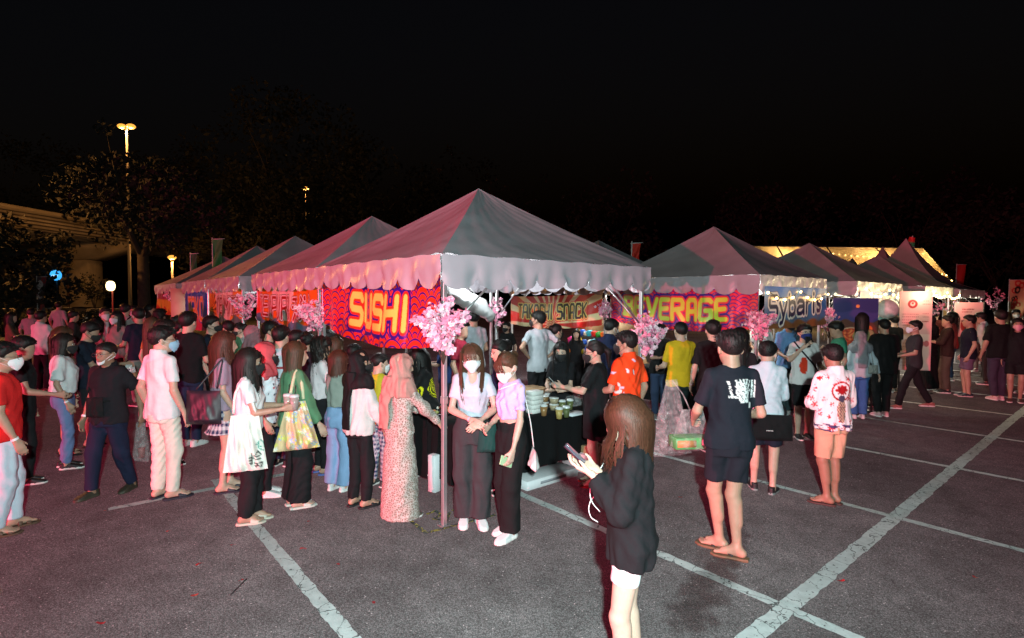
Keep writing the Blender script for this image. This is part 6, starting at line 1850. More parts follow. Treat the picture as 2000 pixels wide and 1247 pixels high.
# white tote of the girl in the white T-shirt
pe = PE['tote']; b = side_pt(pe, .128, -.005, .64)
soft_bag('tote_bag', 'white cotton tote bag with black brush calligraphy', b, pe['root'].rotation_euler.z + R(90), (.36, .50, .12), PRINT, 'bag', [[side_pt(pe, .128, .05, .64), side_pt(pe, .105, .02, .75), side_pt(pe, .070, .0, .845), side_pt(pe, .105, -.055, .76), side_pt(pe, .128, -.06, .64)]], c_callig, 1, crease=.035, taper=.38, smat=cloth((.72, .70, .66)), sw=.013)
pe = PE['green']; b = side_pt(pe, .135, -.04, .66)
soft_bag('tote_bag', 'yellow and blue flowered tote bag on the green sweater girl', b, pe['root'].rotation_euler.z + R(75), (.42, .46, .16), PRINT, 'bag', [[side_pt(pe, .135, .0, .66), side_pt(pe, .115, .0, .76), side_pt(pe, .072, -.015, .845), side_pt(pe, .11, -.055, .75), side_pt(pe, .135, -.08, .66)]], c_flowers, 2, crease=.04, taper=.62, smat=cloth((.62, .58, .38)), sw=.016)
pe = PE['plaid']; b = side_pt(pe, .13, -.11, .655)
soft_bag('shoulder_bag', 'dark plum shoulder bag of the girl in the checked skirt', b, pe['root'].rotation_euler.z + R(60), (.36, .34, .14), LEATHER, 'bag', [[side_pt(pe, .135, -.04, .655), side_pt(pe, .09, .0, .845), side_pt(pe, .13, -.15, .655)]], None, 3, taper=.05, sw=.010)
pe = PE['pairR']; b = side_pt(pe, -.105, -.075, .475)
soft_bag('purse', 'small white quilted purse hanging beside the lilac crop top woman', b, pe['root'].rotation_euler.z + R(150), (.21, .17, .09), mat('white_leather', (.74, .72, .72), .4, noise=.04), 'bag', [[b, side_pt(pe, -.095, -.06, .62), side_pt(pe, -.085, -.005, .838), side_pt(pe, .03, .07, .78)]], None, 4, taper=.1, smat=mat('white_leather', (.74, .72, .72), .4, noise=.04), sw=.005)
pe = PE['pairL']; b = side_pt(pe, -.075, .115, .575)
soft_bag('pouch', 'dark green drawstring pouch held by the woman in charcoal trousers', b, pe['root'].rotation_euler.z, (.20, .25, .12), cloth((.012, .05, .045)), 'bag', [[b, side_pt(pe, -.05, .14, .60), side_pt(pe, -.02, .14, .60)]], None, 5, taper=.3, sw=.004)
pe = PE['chin']; b = side_pt(pe, .0, .10, .645)
soft_bag('sling_bag', 'black crossbody bag on the chest of the man with mask down', b, pe['root'].rotation_euler.z + R(180), (.21, .20, .09), cloth((.010, .010, .011)), 'bag', [[side_pt(pe, .06, .09, .66), side_pt(pe, .085, .0, .835), side_pt(pe, .0, -.08, .74), side_pt(pe, -.10, .0, .62), side_pt(pe, -.05, .10, .62)]], None, 6, taper=.1, sw=.010)
pe = PE['bluewhite']; b = side_pt(pe, .01, -.12, .535)
soft_bag('sling_bag', 'wide black sling bag across the back of the pale blue shirt', b, pe['root'].rotation_euler.z, (.40, .27, .12), cloth((.008, .008, .009)), 'bag', [[side_pt(pe, .09, -.10, .53), side_pt(pe, .125, .0, .56), side_pt(pe, .0, .09, .70), side_pt(pe, -.09, .0, .835), side_pt(pe, -.09, -.085, .70), side_pt(pe, -.09, -.10, .53)]], None, 7, taper=.05, sw=.012)
# small printed word on the sling bag
q_ = MB()
for i in range(5): q_.box((-.075 + i * .014, -.071, -.155), (.009, .001, .010))
q_.build('lettering', mat('white_print', (.7, .7, .7), .6), bpy.data.objects[-1] if False else [o for o in COL.objects if o.get('label', '').startswith('wide black sling')][0])
pe = PE['phoneman']
root = empty('crossbody_strap', pe['tpw'](0, 0, .5)); tag(root, 'black crossbody bag worn over the white T-shirt of the phone man', 'bag')
Mi = root.matrix_basis.inverted()
q_ = MB(); q_.tube([np.array(Mi @ Vector(pe['tpw'](*t))) for t in ((.085, .0, .838), (.05, .082, .76), (-.03, .105, .66), (-.10, .08, .56))], .012, 6); q_.build('strap', cloth((.02, .02, .03)), root, True)
q_ = MB(); q_.box(np.array(Mi @ Vector(pe['tpw'](-.12, .08, .54))), (.20, .08, .15), bev=.02); q_.build('bag_body', cloth((.012, .012, .013)), root, True)
pe = PE['b7']; b = pe['tpw'](0, -.125, .78)
soft_bag('backpack', 'black backpack on the person walking away at left', b, pe['root'].rotation_euler.z, (.30, .45, .20), cloth((.010, .010, .011)), 'bag', [[pe['tpw'](.06, -.08, .8), pe['tpw'](.07, .0, .84), pe['tpw'](.08, .07, .72), pe['tpw'](.09, -.05, .6)]], None, 8, taper=.15, sw=.015)
pe = PE['hoodie']; b = pe['tpw'](.10, -.10, .62)
soft_bag('shoulder_bag', 'small grey shoulder bag on the pale hoodie', b, pe['root'].rotation_euler.z, (.16, .15, .07), mat('grey_leather', (.22, .23, .22), .5), 'bag', [[b, pe['tpw'](.085, -.03, .84), pe['tpw'](.05, .06, .78)]], None, 9, sw=.005)
pe = PE['wt']; b = pe['tpw'](.05, -.10, .60)
soft_bag('shoulder_bag', 'black bag with thin straps on the white T-shirt woman at the snacks', b, pe['root'].rotation_euler.z, (.2, .2, .08), LEATHER, 'bag', [[b, pe['tpw'](.04, -.07, .80), pe['tpw'](.04, -.02, .85)]], None, 10, sw=.006)

def film_mat(name, tint=(.9, .92, .93), a=.30):
    m = bpy.data.materials.new(name); m.use_nodes = True
    nt = m.node_tree; b = nt.nodes['Principled BSDF']
    b.inputs['Base Color'].default_value = (*tint, 1); b.inputs['Roughness'].default_value = .12
    lw = nt.nodes.new('ShaderNodeLayerWeight'); lw.inputs[0].default_value = .45
    tc = nt.nodes.new('ShaderNodeTexCoord'); n = nt.nodes.new('ShaderNodeTexNoise'); n.inputs['Scale'].default_value = 11; n.inputs['Detail'].default_value = 5; n.inputs['Distortion'].default_value = 1.5
    nt.links.new(tc.outputs['Object'], n.inputs['Vector'])
    r = nt.nodes.new('ShaderNodeMapRange'); r.inputs[1].default_value = .45; r.inputs[2].default_value = .75; r.inputs[3].default_value = a * .4; r.inputs[4].default_value = a * 2.0
    nt.links.new(n.outputs['Fac'], r.inputs[0])
    ad = nt.nodes.new('ShaderNodeMath'); ad.operation = 'MULTIPLY_ADD'; ad.inputs[1].default_value = a * 1.6
    nt.links.new(lw.outputs['Facing'], ad.inputs[0]); nt.links.new(r.outputs[0], ad.inputs[2]); ad.use_clamp = True
    nt.links.new(ad.outputs[0], b.inputs['Alpha'])
    bp = nt.nodes.new('ShaderNodeBump'); bp.inputs['Strength'].default_value = .9; bp.inputs['Distance'].default_value = .03
    nt.links.new(n.outputs['Fac'], bp.inputs['Height']); nt.links.new(bp.outputs[0], b.inputs['Normal'])
    return m
FILM = film_mat('clear_plastic_film', a=.10)
FILMW = film_mat('white_plastic_film', (.85, .87, .88), .62)
# the tall man's two clear carrier bags
pe = PE['ninja']; hnd = pe['hand'][-1]
p1 = np.array(at_depth(1312, 742, hnd[1] + .25)); p2 = np.array(at_depth(1352, 800, hnd[1] + .02))
soft_bag('carrier_bag', 'large clear plastic bag bulging behind the tall man', p1, .3, (.46, .70, .26), FILM, 'bag', [[p1, (p1 + hnd) / 2 + (0, 0, .05), hnd]], None, 21, taper=.75, crease=.03, sw=.006)
soft_bag('carrier_bag', 'clear plastic bag with a green carton inside, in the tall man\'s left hand', p2, .1, (.42, .36, .22), FILM, 'bag', [[p2, hnd]], None, 22, taper=.55, crease=.025, sw=.006)
root = empty('carton', p2 + (0, 0.0, -.285), .12); tag(root, 'flat green and orange snack carton inside the clear bag', 'carton')
q_ = MB(); q_.box((0, 0, 0), (.36, .16, .10), bev=.004); q_.build('box', mat('green_card', (.08, .32, .10), .5, noise=.3, nscale=9), root)
q_ = MB(); q_.box((-.08, -.0815, 0), (.17, .002, .06)); q_.build('label_panel', mat('orange_card', (.55, .25, .10), .5), root)
q_ = MB(); q_.box((.10, -.0815, .01), (.09, .002, .05)); q_.build('label_panel', mat('white_card', (.7, .72, .68), .5), root)
# carrier bags at left
pe = PE['chin']; hnd = pe['hand'][-1]
soft_bag('carrier_bag', 'clear plastic bag of drinks in the hand of the dark shirt man', hnd + (0, 0, -.02), 2.9, (.20, .42, .14), FILM, 'bag', [[hnd, hnd + (0, 0, -.03)]], None, 23, taper=.4, crease=.02, sw=.004)
q_ = MB(); q_.lathe((0, 0, 0), [(.03, 0), (.036, .10), (.036, .11)], 12); o = q_.build('bottle', mat('drink', (.25, .05, .05), .2), None, True); o.location = hnd + (0, 0, -.40); tag(o, 'red drink cup inside the dark shirt man\'s plastic bag', 'cup')
pe = PE['reader']; hnd = pe['hand'][-1]
soft_bag('carrier_bag', 'white carrier bag hanging from the masked man at left', hnd, .4, (.24, .34, .14), FILMW, 'bag', [], None, 24, taper=.6, crease=.02)
root = empty('takeaway_box', hnd + (-.05, -.02, -.16), .3); tag(root, 'brown cardboard takeaway box carried by the masked man at left', 'box')
q_ = MB(); q_.box((0, 0, 0), (.30, .16, .07), bev=.004); q_.build('box', mat('kraft_card', (.32, .19, .10), .8, noise=.1), root)
q_ = MB(); q_.box((0, 0, .04), (.31, .17, .012), bev=.003); q_.build('lid', mat('kraft_card', (.32, .19, .10), .8, noise=.1), root)

def phone(label, p, fwd, nrml, case, screen=None, size=(.075, .008, .155), glow=0):
    """fwd: long axis, nrml: screen normal (world)"""
    f = nrm(fwd); n = nrm(np.asarray(nrml) - f * (np.asarray(nrml) @ f)); x = np.cross(n, f)
    Mx = np.stack([x, n, f], 1)
    root = empty('phone', p); tag(root, label, 'phone')
    q = MB(); q.box((0, 0, 0), size, bev=.004, mat=Mx); auto_smooth(q.build('case', case, root))
    q = MB(); q.box(n * (size[1] / 2 + .0006), (size[0] * .92, .001, size[2] * .95), mat=Mx); q.build('screen', mat('phone_screen', (.02, .02, .025), .08, emit=(.6, .7, .9), estr=glow) if glow else mat('phone_glass', (.01, .01, .012), .06), root)
    q = MB(); q.box(-n * (size[1] / 2 + .002) + f * size[2] * .34 - x * size[0] * .22, (.026, .004, .032), mat=Mx, bev=.001); q.build('camera_bump', mat('phone_lens', (.02, .02, .02), .2), root)
    return root
pe = PE['girl']; mid = (pe['hand'][-1] + pe['hand'][1]) / 2
phone('phone with dark case held by the woman in front', mid + pe['M3'] @ np.array((0, .035, .045)), pe['M3'] @ np.array((0, .72, .62)), pe['M3'] @ np.array((0, -.62, .72)), mat('plum_case', (.05, .012, .025), .3), size=(.070, .008, .14), glow=.3)
# white earphone cable looping from her phone
root = empty('earphone_cable', mid); tag(root, 'thin white earphone cable looping from the front woman\'s phone', 'cable')
k0 = [(1182, 893), (1172, 925), (1156, 945), (1152, 975), (1166, 1000), (1176, 1012), (1160, 985), (1150, 1000), (1152, 1012), (1168, 1020)]
pts = np.array([np.array(at_depth(x, y, mid[1] + .06 - .01 * (i % 3))) - mid for i, (x, y) in enumerate([(1186, 893), (1181, 902), (1164, 930), (1153, 950), (1152, 970), (1158, 985), (1172, 1000)])])
pts2 = np.array([np.array(at_depth(x, y, mid[1] + .05)) - mid for x, y in [(1180, 960), (1165, 966), (1153, 978), (1149, 995), (1154, 1012), (1168, 1020)]])
for pp in (pts, pts2):
    t = np.linspace(0, len(pp) - 1, 40); C = np.stack([np.interp(t, np.arange(len(pp)), pp[:, i]) for i in range(3)], 1)
    for _ in range(6): C = np.concatenate([C[:1], (C[:-2] + C[1:-1] * 2 + C[2:]) / 4, C[-1:]])
    q_ = MB(); q_.tube(C, .0026, 6); q_.build('cord', mat('white_cable', (.8, .8, .8), .4), root, True)
pe = PE['pairR']; h = pe['hand'][-1]
phone('phone in pale green case held by the lilac crop top woman', h + pe['hdir'][-1] * .015 + pe['hpn'][-1] * .022, np.cross(pe['hdir'][-1], pe['hpn'][-1]), pe['hpn'][-1], mat('green_case', (.42, .62, .38), .45), size=(.078, .010, .16))
pe = PE['pairL']; h = (pe['hand'][1] + pe['hand'][-1]) / 2
phone('black phone between the hands of the woman in grey-lilac', h, (1, .2, .1), (0, -.5, .8), mat('black_case', (.012, .012, .013), .4))
pe = PE['phoneman']; h = pe['hand'][1]
phone('phone held upright by the man in white T-shirt', h + np.array((0, 0, .04)), (0, .1, 1), (0, 1, 0), mat('black_case', (.012, .012, .013), .4))
pe = PE['blackdress']; h = pe['hand'][-1]
phone('phone held by the woman in the black dress', h + np.array((-.02, 0, .03)), (-.5, .2, .5), (.6, 0, .8), mat('grey_case', (.35, .35, .36), .4))
pe = PE['reader']; h = pe['hand'][1]
phone('bright blue phone of the masked man at left', h + np.array((0, 0, .02)), pe['M3'] @ np.array((0, .9, .3)), (0, 0, 1), mat('blue_case', (.02, .05, .35), .4), glow=.3)
# cups of drinks in hands
def cup(label, p, c, h=.12, r=.042, straw=True, group=None, lid=True):
    root = empty('drink_cup', p); tag(root, label, 'cup', group)
    q = MB(); q.lathe((0, 0, 0), [(r * .76, 0), (r, h)], 16); q.build('cup_body', mat('cup_plastic', c, .18, noise=.15, nscale=30), root, True)
    if lid:
        q = MB(); q.lathe((0, 0, h), [(r * 1.06, 0), (r * 1.06, .008), (r * .86, .022), (.01, .026)], 16); q.build('lid', mat('clear_lid', (.62, .65, .66), .15), root, True)
    if straw:
        q = MB(); q.tube([(0, 0, h * .9), (.012, .006, h + .11)], .004, 6); q.build('straw', mat('black_plastic', (.015, .015, .016), .4), root, True)
    return root
h = PE['tote']['hand'][1]; cup('clear cup of iced drink held by the calligraphy tote girl', h + np.array((.01, 0, -.03)), (.30, .27, .25))
cup('second clear cup beside it in the calligraphy tote girl\'s hands', h + np.array((-.07, .05, -.03)), (.34, .30, .27))
h = PE['curly']['hand'][1]; cup('green tea cup with black straw held by the curly-haired woman', h + np.array((0, -.02, -.06)), (.35, .38, .22), h=.15)

# ------------------------------------------------------------------ stalls: tables, food, boxes
CLOTHB = cloth((.006, .006, .007), .95)
def table(label, a0, b0, a1, b1, h=.76, drape=.74, mt=CLOTHB, floor=.10):
    """rectangle in tent coordinates, cloth to near the ground"""
    c = uv((a0 + a1) / 2, (b0 + b1) / 2)
    root = empty('stall_table', c, TH); tag(root, label, 'table')
    w, d = abs(a1 - a0), abs(b1 - b0)
    q = MB(); q.box((0, 0, h - .012), (w - .02, d - .02, .022)); q.build('table_top', mat('folding_table', (.6, .6, .6), .5), root)
    for sx in (-1, 1):
        for sy in (-1, 1):
            q = MB(); q.tube([(sx * (w / 2 - .06), sy * (d / 2 - .05), 0), (sx * (w / 2 - .06), sy * (d / 2 - .05), h - .02)], .013, 6); q.build('leg', STEEL, root)
    per = 2 * (w + d); n = int(per / .03)
    s = np.linspace(0, per, n)
    def edge(t):
        t = t % per
        if t < w: return (-w / 2 + t, -d / 2, 0, -1)
        t -= w
        if t < d: return (w / 2, -d / 2 + t, 1, 0)
        t -= d
        if t < w: return (w / 2 - t, d / 2, 0, 1)
        t -= w
        return (-w / 2, d / 2 - t, -1, 0)
    E = np.array([edge(t) for t in s])
    tt = np.linspace(0, 1, 8)
    rip = .018 * np.sin(s * 17) + .012 * np.sin(s * 31 + 1)
    bot = floor + .05 * np.sin(s * 1.3) ** 2
    P_ = np.stack([E[:, None, 0] + E[:, None, 2] * (.006 + (rip[:, None] + .02) * tt[None]), E[:, None, 1] + E[:, None, 3] * (.006 + (rip[:, None] + .02) * tt[None]), h + .004 - (h - bot[:, None]) * tt[None]], -1)
    q = MB(); q.grid(P_); q.box((0, 0, h + .002), (w + .012, d + .012, .004)); q.build('tablecloth', mt, root, True)
    return root
table('black-clothed table facing the women, stacked with drinks', .50, .36, 2.62, .98, floor=.13)
table('black-clothed sushi table behind the SUSHI banner', .44, 1.0, 1.06, 2.75)
table('black-clothed counter under the BEVERAGE banner', BU + .35, .3, BU + .95, 2.6)
table('black-clothed snack counter under the TAKASHI SNACK banner', BU + .3, 3.2, BU + .95, 5.6)
table('counter under the Sybaris banner', BU + .4, -.0, BU + 2.7, .5, mt=cloth((.05, .09, .10)))
table('dark counter under the tempura banner', .35, 3.6, .95, 5.8, mt=cloth((.02, .10, .05)))
table('dark counter under the third left tent', .35, 7.3, .95, 9.6)
table('back table inside the nearest tent', 2.0, 2.1, 2.6, 2.8)
def box_thing(name, label, p, size, rz, mt, cat='box', group=None, tape=None, flap=None):
    root = empty(name, p, rz); tag(root, label, cat, group)
    q = MB(); q.box((0, 0, size[2] / 2), size, bev=.003); q.build('box_body', mt, root)
    if tape:
        q = MB(); q.box((0, 0, size[2] + .0008), (size[0] * .999, .05, .001)); q.box((0, -size[1] / 2 - .0008, size[2] * .86), (.05, .001, size[2] * .26)); q.build('tape', tape, root)
    if flap is not None:
        q = MB(); q.box((0, -size[1] / 2 - .001, size[2] / 2), (size[0] * .5, .002, size[2] * .3)); q.build('print_panel', flap, root)
    return root
WCARD = mat('white_card', (.72, .72, .75), .55, noise=.05); PCARD = mat('pink_card', (.70, .52, .55), .55, noise=.05)
KRAFT = mat('kraft_card', (.36, .23, .12), .8, noise=.12, nscale=6); TAPE = mat('parcel_tape', (.45, .33, .20), .3)
GPRINT = mat('grey_print', (.25, .25, .28), .6)
box_thing('flat_carton', 'long white printed carton lying under the black table', uv(1.62, .37), (.80, .30, .10), TH, WCARD, flap=GPRINT)
box_thing('carton', 'pale pink carton under the far end of the black table', uv(2.30, .42), (.34, .34, .22), TH + .1, PCARD)
box_thing('carton', 'white carton standing under the sushi table', uv(.50, .88), (.20, .10, .40), TH + .3, WCARD)
box_thing('carton', 'brown carton on the ground beside the black dress woman', uv(2.35, .30), (.26, .22, .30), TH, KRAFT, tape=TAPE)
k = 0
for (a, b, z, s) in ((BU + 1.75, 3.6, 0, .5), (BU + 1.75, 3.6, .42, .5), (BU + 1.72, 3.62, .84, .5), (BU + 1.75, 3.58, 1.26, .46), (BU + 1.75, 4.2, 0, .5), (BU + 1.77, 4.2, .42, .5), (BU + 1.74, 4.22, .84, .48), (BU + 1.75, 4.85, 0, .5), (BU + 1.75, 4.85, .42, .5), (BU + 1.73, 4.83, .84, .5), (BU + 1.75, 4.85, 1.26, .46)):
    where = ('right stack', 'middle stack', 'left stack')[0 if b < 4 else (1 if b < 4.6 else 2)]
    lev = ('bottom', 'second', 'third', 'topmost')[int(round(z / .42))]
    box_thing('cardboard_box', f'brown cardboard box, {lev} of the {where} in the snack tent', uv(a, b, z), (s, .52, .415), TH + rnd.uniform(-.06, .06), KRAFT, tape=TAPE, group='cardboard boxes stacked in the snack tent'); k += 1
box_thing('cardboard_box', 'open brown cardboard box behind the two women', uv(2.75, 1.9), (.5, .4, .75), TH, KRAFT, tape=TAPE)

def tub(label, p, c, r=.055, h=.06):
    root = empty('food_tub', p); tag(root, label, 'food tub', 'lidded food tubs on the drinks table')
    q = MB(); q.lathe((0, 0, 0), [(r * .85, 0), (r, h)], 18); q.build('tub_body', mat('tub_food', c, .25, noise=.2, nscale=40), root, True)
    q = MB(); q.lathe((0, 0, h), [(r * 1.05, 0), (r * 1.05, .008), (r * .9, .012), (.01, .013)], 18); q.build('lid', mat('clear_lid', (.66, .68, .68), .15), root, True)
TBH = .765
colw = ('left', 'middle', 'right')
cups_px = [(1062, 812, (.28, .15, .06)), (1092, 818, (.42, .30, .10)), (1106, 815, (.10, .12, .05)), (1098, 802, (.12, .13, .05)), (1113, 800, (.11, .13, .05)), (1083, 800, (.40, .33, .14))]
names = ['amber drink cup nearest the purse on the black table', 'tall amber drink cup in the front row on the table', 'dark green drink cup at the right end of the front row', 'dark drink cup second from right in the back row', 'dark drink cup at the right end of the back row', 'yellow drink cup at the left end of the back row']
for (x, y, c), nm in zip(cups_px, names):
    p = ground_at(x, y, TBH); cup(nm, p, c, h=.105, r=.042, straw=False, group='drink cups on the black table')
for i in range(2):
    for j in range(2):
        p = ground_at(1064 + i * 16, 800 + 4 * i, TBH)
        tub(('brown soup tub', 'cream soup tub')[i] + (' at the bottom of its pair on the table', ' on top of its pair on the table')[j], (p.x + i * .02, p.y + .1, TBH + j * .078), ((.22, .12, .05), (.35, .28, .18))[i])
for j in range(5):
    p = ground_at(1044, 806, TBH)
    box_thing('lunch_box', f'white lidded lunch box, {("bottom", "second", "third", "fourth", "top")[j]} of the stack beside the lilac top', (p.x, p.y, TBH + j * .052), (.17, .12, .048), TH, mat('white_foam', (.72, .72, .70), .5), group='lunch boxes stacked on the drinks table')
p = ground_at(1080, 782, TBH + .02)
soft_bag('carrier_bag', 'small white knotted carrier bag standing on the drinks table', (p.x, p.y, TBH + .27), .2, (.28, .27, .16), FILMW, 'bag', [], None, 31, taper=.5, crease=.03)
p = ground_at(1118, 792, TBH)
soft_bag('plastic_wrap', 'crumpled clear plastic bag lying on the drinks table', (p.x, p.y, TBH + .13), .9, (.34, .13, .22), FILM, 'plastic', [], None, 32, taper=.2, crease=.05)
p = ground_at(1122, 808, TBH); q_ = MB(); q_.box((0, 0, .002), (.30, .21, .003)); o = q_.build('menu_sheet', mat('paper', (.62, .66, .70), .5)); o.location = (p.x, p.y, TBH); o.rotation_euler = (0, 0, TH); tag(o, 'pale menu sheet lying at the edge of the drinks table', 'paper')
# sushi packs on the left table
FOODS = ((.55, .16, .04), (.60, .45, .20), (.30, .30, .10), (.62, .58, .50), (.50, .10, .05))
for i in range(8):
    a, b = .56 + .24 * (i % 2), 1.12 + .19 * (i // 2)
    root = empty('sushi_pack', uv(a, b, TBH), TH + rnd.uniform(-.1, .1))
    tag(root, ('front-row', 'rear-row')[i % 2] + ' clear sushi pack, ' + ('first', 'second', 'third', 'fourth')[i // 2] + ' from the tent pole', 'food pack', 'sushi packs on the sushi table')
    q = MB(); q.box((0, 0, .008), (.20, .15, .014), bev=.003); q.build('tray', mat('black_tray', (.012, .012, .012), .3), root)
    for j in range(6):
        q = MB(); q.box(((j % 3 - 1) * .058, (j // 3 - .5) * .062, .035), (.05, .052, .036), bev=.012); auto_smooth(q.build('sushi_piece', mat('sushi', FOODS[(i + j) % 5], .5, noise=.3, nscale=60), root), 80)
# drinks bottles on the beverage counter
for i in range(10):
    a, b = BU + .5 + .13 * (i % 2), 1.0 + .12 * (i // 2)
    root = empty('water_bottle', uv(a, b, TBH)); tag(root, ('front-row', 'rear-row')[i % 2] + ' clear bottle with green label, ' + ('first', 'second', 'third', 'fourth', 'fifth')[i // 2] + ' from the right', 'bottle', 'water bottles on the beverage counter')
    q = MB(); q.lathe((0, 0, 0), [(.030, 0), (.032, .03), (.031, .14), (.014, .19), (.013, .205)], 12); q.build('bottle_body', mat('clear_bottle', (.62, .68, .68), .12), root, True)
    q = MB(); q.lathe((0, 0, .06), [(.033, 0), (.033, .055)], 12); q.build('label_band', mat('green_label', (.05, .25, .12), .4), root, True)
    q = MB(); q.lathe((0, 0, .205), [(.014, 0), (.014, .022)], 10); q.build('cap', mat('white_plastic', (.7, .7, .7), .4), root, True)
# snack display: stepped stand full of bright packets
root = empty('display_stand', uv(BU + .62, 3.95, TBH), TH); tag(root, 'black stepped stand under the heap of sweets', 'stand')
for j in range(3):
    q = MB(); q.box((-.18 + j * .19, 0, .06 + j * .09), (.18, 1.3, .12 + j * .18), bev=.004); q.build('step', mat('black_board', (.02, .02, .02), .6), root)
BR = [hexc(c) for c in ('D8281E', 'F0C020', '2A9A3A', '2458C0', 'F07820', 'E8E4DC', 'C83C8A', '30B0C8', '7A3A20')]
for i in range(27):
    j = i % 3; ci = i // 3; b = 3.38 + ((ci * 4 + j * 2) % 9) * .135
    sz = (rnd.uniform(.10, .15), rnd.uniform(.11, .15), rnd.uniform(.10, .17))
    o = MB().box((0, 0, sz[2] / 2), sz, bev=.02).build('snack_packet', mat('foil_packet', BR[ci], .3, noise=.45, nscale=30, bump=.4, bscale=25), None)
    o.location = uv(BU + .44 + j * .19 + rnd.uniform(-.03, .03), b + rnd.uniform(-.01, .01), TBH + .122 + j * .18)
    o.rotation_euler = (rnd.uniform(-.4, .1), rnd.uniform(-.2, .2), TH + rnd.uniform(-.5, .5))
    tag(o, ('red', 'yellow', 'green', 'blue', 'orange', 'white', 'pink', 'turquoise', 'brown')[ci] + ' snack packet on the ' + ('lowest', 'middle', 'top')[j] + ' step of the sweets display', 'snack packet', 'snack packets on the sweets display')
q_ = MB(); q_.lathe((0, 0, 0), [(.10, 0), (.17, .07), (.17, .085), (.15, .085)], 20); o = q_.build('red_bowl', mat('red_plastic', (.6, .03, .02), .3), None, True); o.location = uv(BU + .35, 3.5, TBH + .12); tag(o, 'round red bowl on the sweets display', 'bowl')
# white fabric roll sagging under the nearest tent
pts = np.array([uv(.35, .9, 2.38), uv(.9, 1.6, 2.30), uv(1.7, 2.2, 2.12), uv(2.4, 2.65, 1.95), uv(2.75, 2.85, 1.78)])
t = np.linspace(0, 4, 24); C = np.stack([np.interp(t, np.arange(5), pts[:, i]) for i in range(3)], 1)
for _ in range(4): C = np.concatenate([C[:1], (C[:-2] + C[1:-1] * 2 + C[2:]) / 4, C[-1:]])
q_ = MB(); q_.tube(C, np.interp(t, [0, 1, 3, 4], [.06, .11, .13, .07]), 14)
v = q_.v[0]; q_.v[0] = v + .02 * np.sin(v[:, [2, 0, 1]] * 25)
tag(q_.build('side_curtain', mat('white_curtain', (.75, .78, .80), .6, bump=.4, bscale=12), None, True), 'white side curtain rolled and sagging under the nearest tent roof', 'curtain')
# folding trolley frame behind the lilac top
root = empty('trolley', uv(1.7, 1.55), TH); tag(root, 'metal trolley handle with black and blue bags behind the drinks table', 'trolley')
q_ = MB(); q_.tube([(-.25, 0, 0), (-.25, 0, 1.0), (-.22, 0, 1.04), (.22, 0, 1.04), (.25, 0, 1.0), (.25, 0, 0)], .014, 8); q_.build('handle', STEEL, root, True)
q_ = MB(); q_.box((0, .2, .12), (.5, .4, .03)); q_.build('platform', STEEL, root)
p = uv(1.62, 1.5, 1.0)
soft_bag('bin_bag', 'black bin bag hanging on the trolley handle', p, TH, (.34, .45, .2), mat('black_film', (.012, .012, .013), .25, bump=.8, bscale=18), 'bag', [], None, 41, taper=.3, crease=.05)
p = uv(1.95, 1.48, .86)
soft_bag('packet', 'blue plastic packet hanging on the trolley', p, TH, (.14, .18, .08), mat('blue_film', (.04, .16, .55), .3, noise=.4, nscale=20), 'packet', [], None, 42, crease=.04)
# ------------------------------------------------------------------ far right: signs, flags, marquee
def sign_stand(name, label, p, rz, w, h, z0, fn, res=(90, 120), frame=False):
    root = empty(name, p, rz); tag(root, label, 'sign')
    s = np.linspace(-w / 2, w / 2, res[0])[:, None]; t = np.linspace(0, h, res[1])[None]
    P_ = np.stack([s + 0 * t, -.012 + 0 * (s + t), z0 + t + 0 * s], -1)
    MB().grid(P_).build('printed_panel', mat('sign_print', (1, 1, 1), .5, attr=True), root, col=fn(s + w / 2 + 0 * t, t + 0 * s, w, h).reshape(-1, 3))
    q = MB(); q.box((0, .004, z0 + h / 2), (w, .028, h)); q.build('backing_board', mat('sign_back', (.2, .2, .2), .6), root)
    for x in (-1, 1):
        q = MB(); q.tube([(x * (w / 2 + (.06 if frame else -.05)), .03, 0), (x * (w / 2 + (.06 if frame else -.05)), .03, z0 + h + (.06 if frame else 0))], .016, 6); q.build('post', mat('black_metal', (.02, .02, .02), .4), root)
        q = MB(); q.box((x * (w / 2 - .05), .03, .012), (.05, .5, .024)); q.build('foot', mat('black_metal', (.02, .02, .02), .4), root)
    if frame:
        q = MB(); q.tube([(-w / 2 - .06, .03, z0 + h + .06), (w / 2 + .06, .03, z0 + h + .06)], .016, 6); q.build('top_rail', mat('black_metal', (.02, .02, .02), .4), root)
    return root
def lines(c, x, y, x0, x1, ys, hgt, cc, sd=0):
    rs = np.random.RandomState(sd)
    for yy in ys:
        e = x1 - rs.uniform(0, .35) * (x1 - x0)
        m = (np.abs(y - yy) < hgt) & (x > x0) & (x < e) & (np.sin(x * 160 + yy * 90) > -.5)
        c = lay(c, m.astype(float), cc)
    return c
def f_food(x, y, W, H):
    c = np.tile(np.array(hexc('5A2E22')), x.shape + (1,))
    c = lay(c, np.clip((y - .66 * H + .03 * np.sin(x * 22)) / .02, 0, 1), hexc('3A3478'))
    c = lay(c, np.clip((y - .80 * H + .03 * np.sin(x * 12)) / .02, 0, 1), hexc('2A2868'))
    d = np.hypot(x - .42 * W, y - .33 * H)
    c = lay(c, aa(d, .30), hexc('C8A088')); c = lay(c, aa(d, .28), hexc('C8421E'))
    n = np.sin(x * 41 + np.sin(y * 37) * 2) * np.sin(y * 45 + np.sin(x * 29) * 2)
    c = lay(c, (d < .275) * np.clip(n * 1.4, 0, 1), hexc('E88048')); c = lay(c, (d < .275) * np.clip(-n * 1.2 - .2, 0, 1), hexc('8A2418'))
    c = lay(c, aa(np.hypot(x - .8 * W, y - .55 * H), .06), hexc('D86A28'))
    c = lay(c, aa(np.hypot(x - .55 * W, y - .88 * H), .03), hexc('E89048')); return c
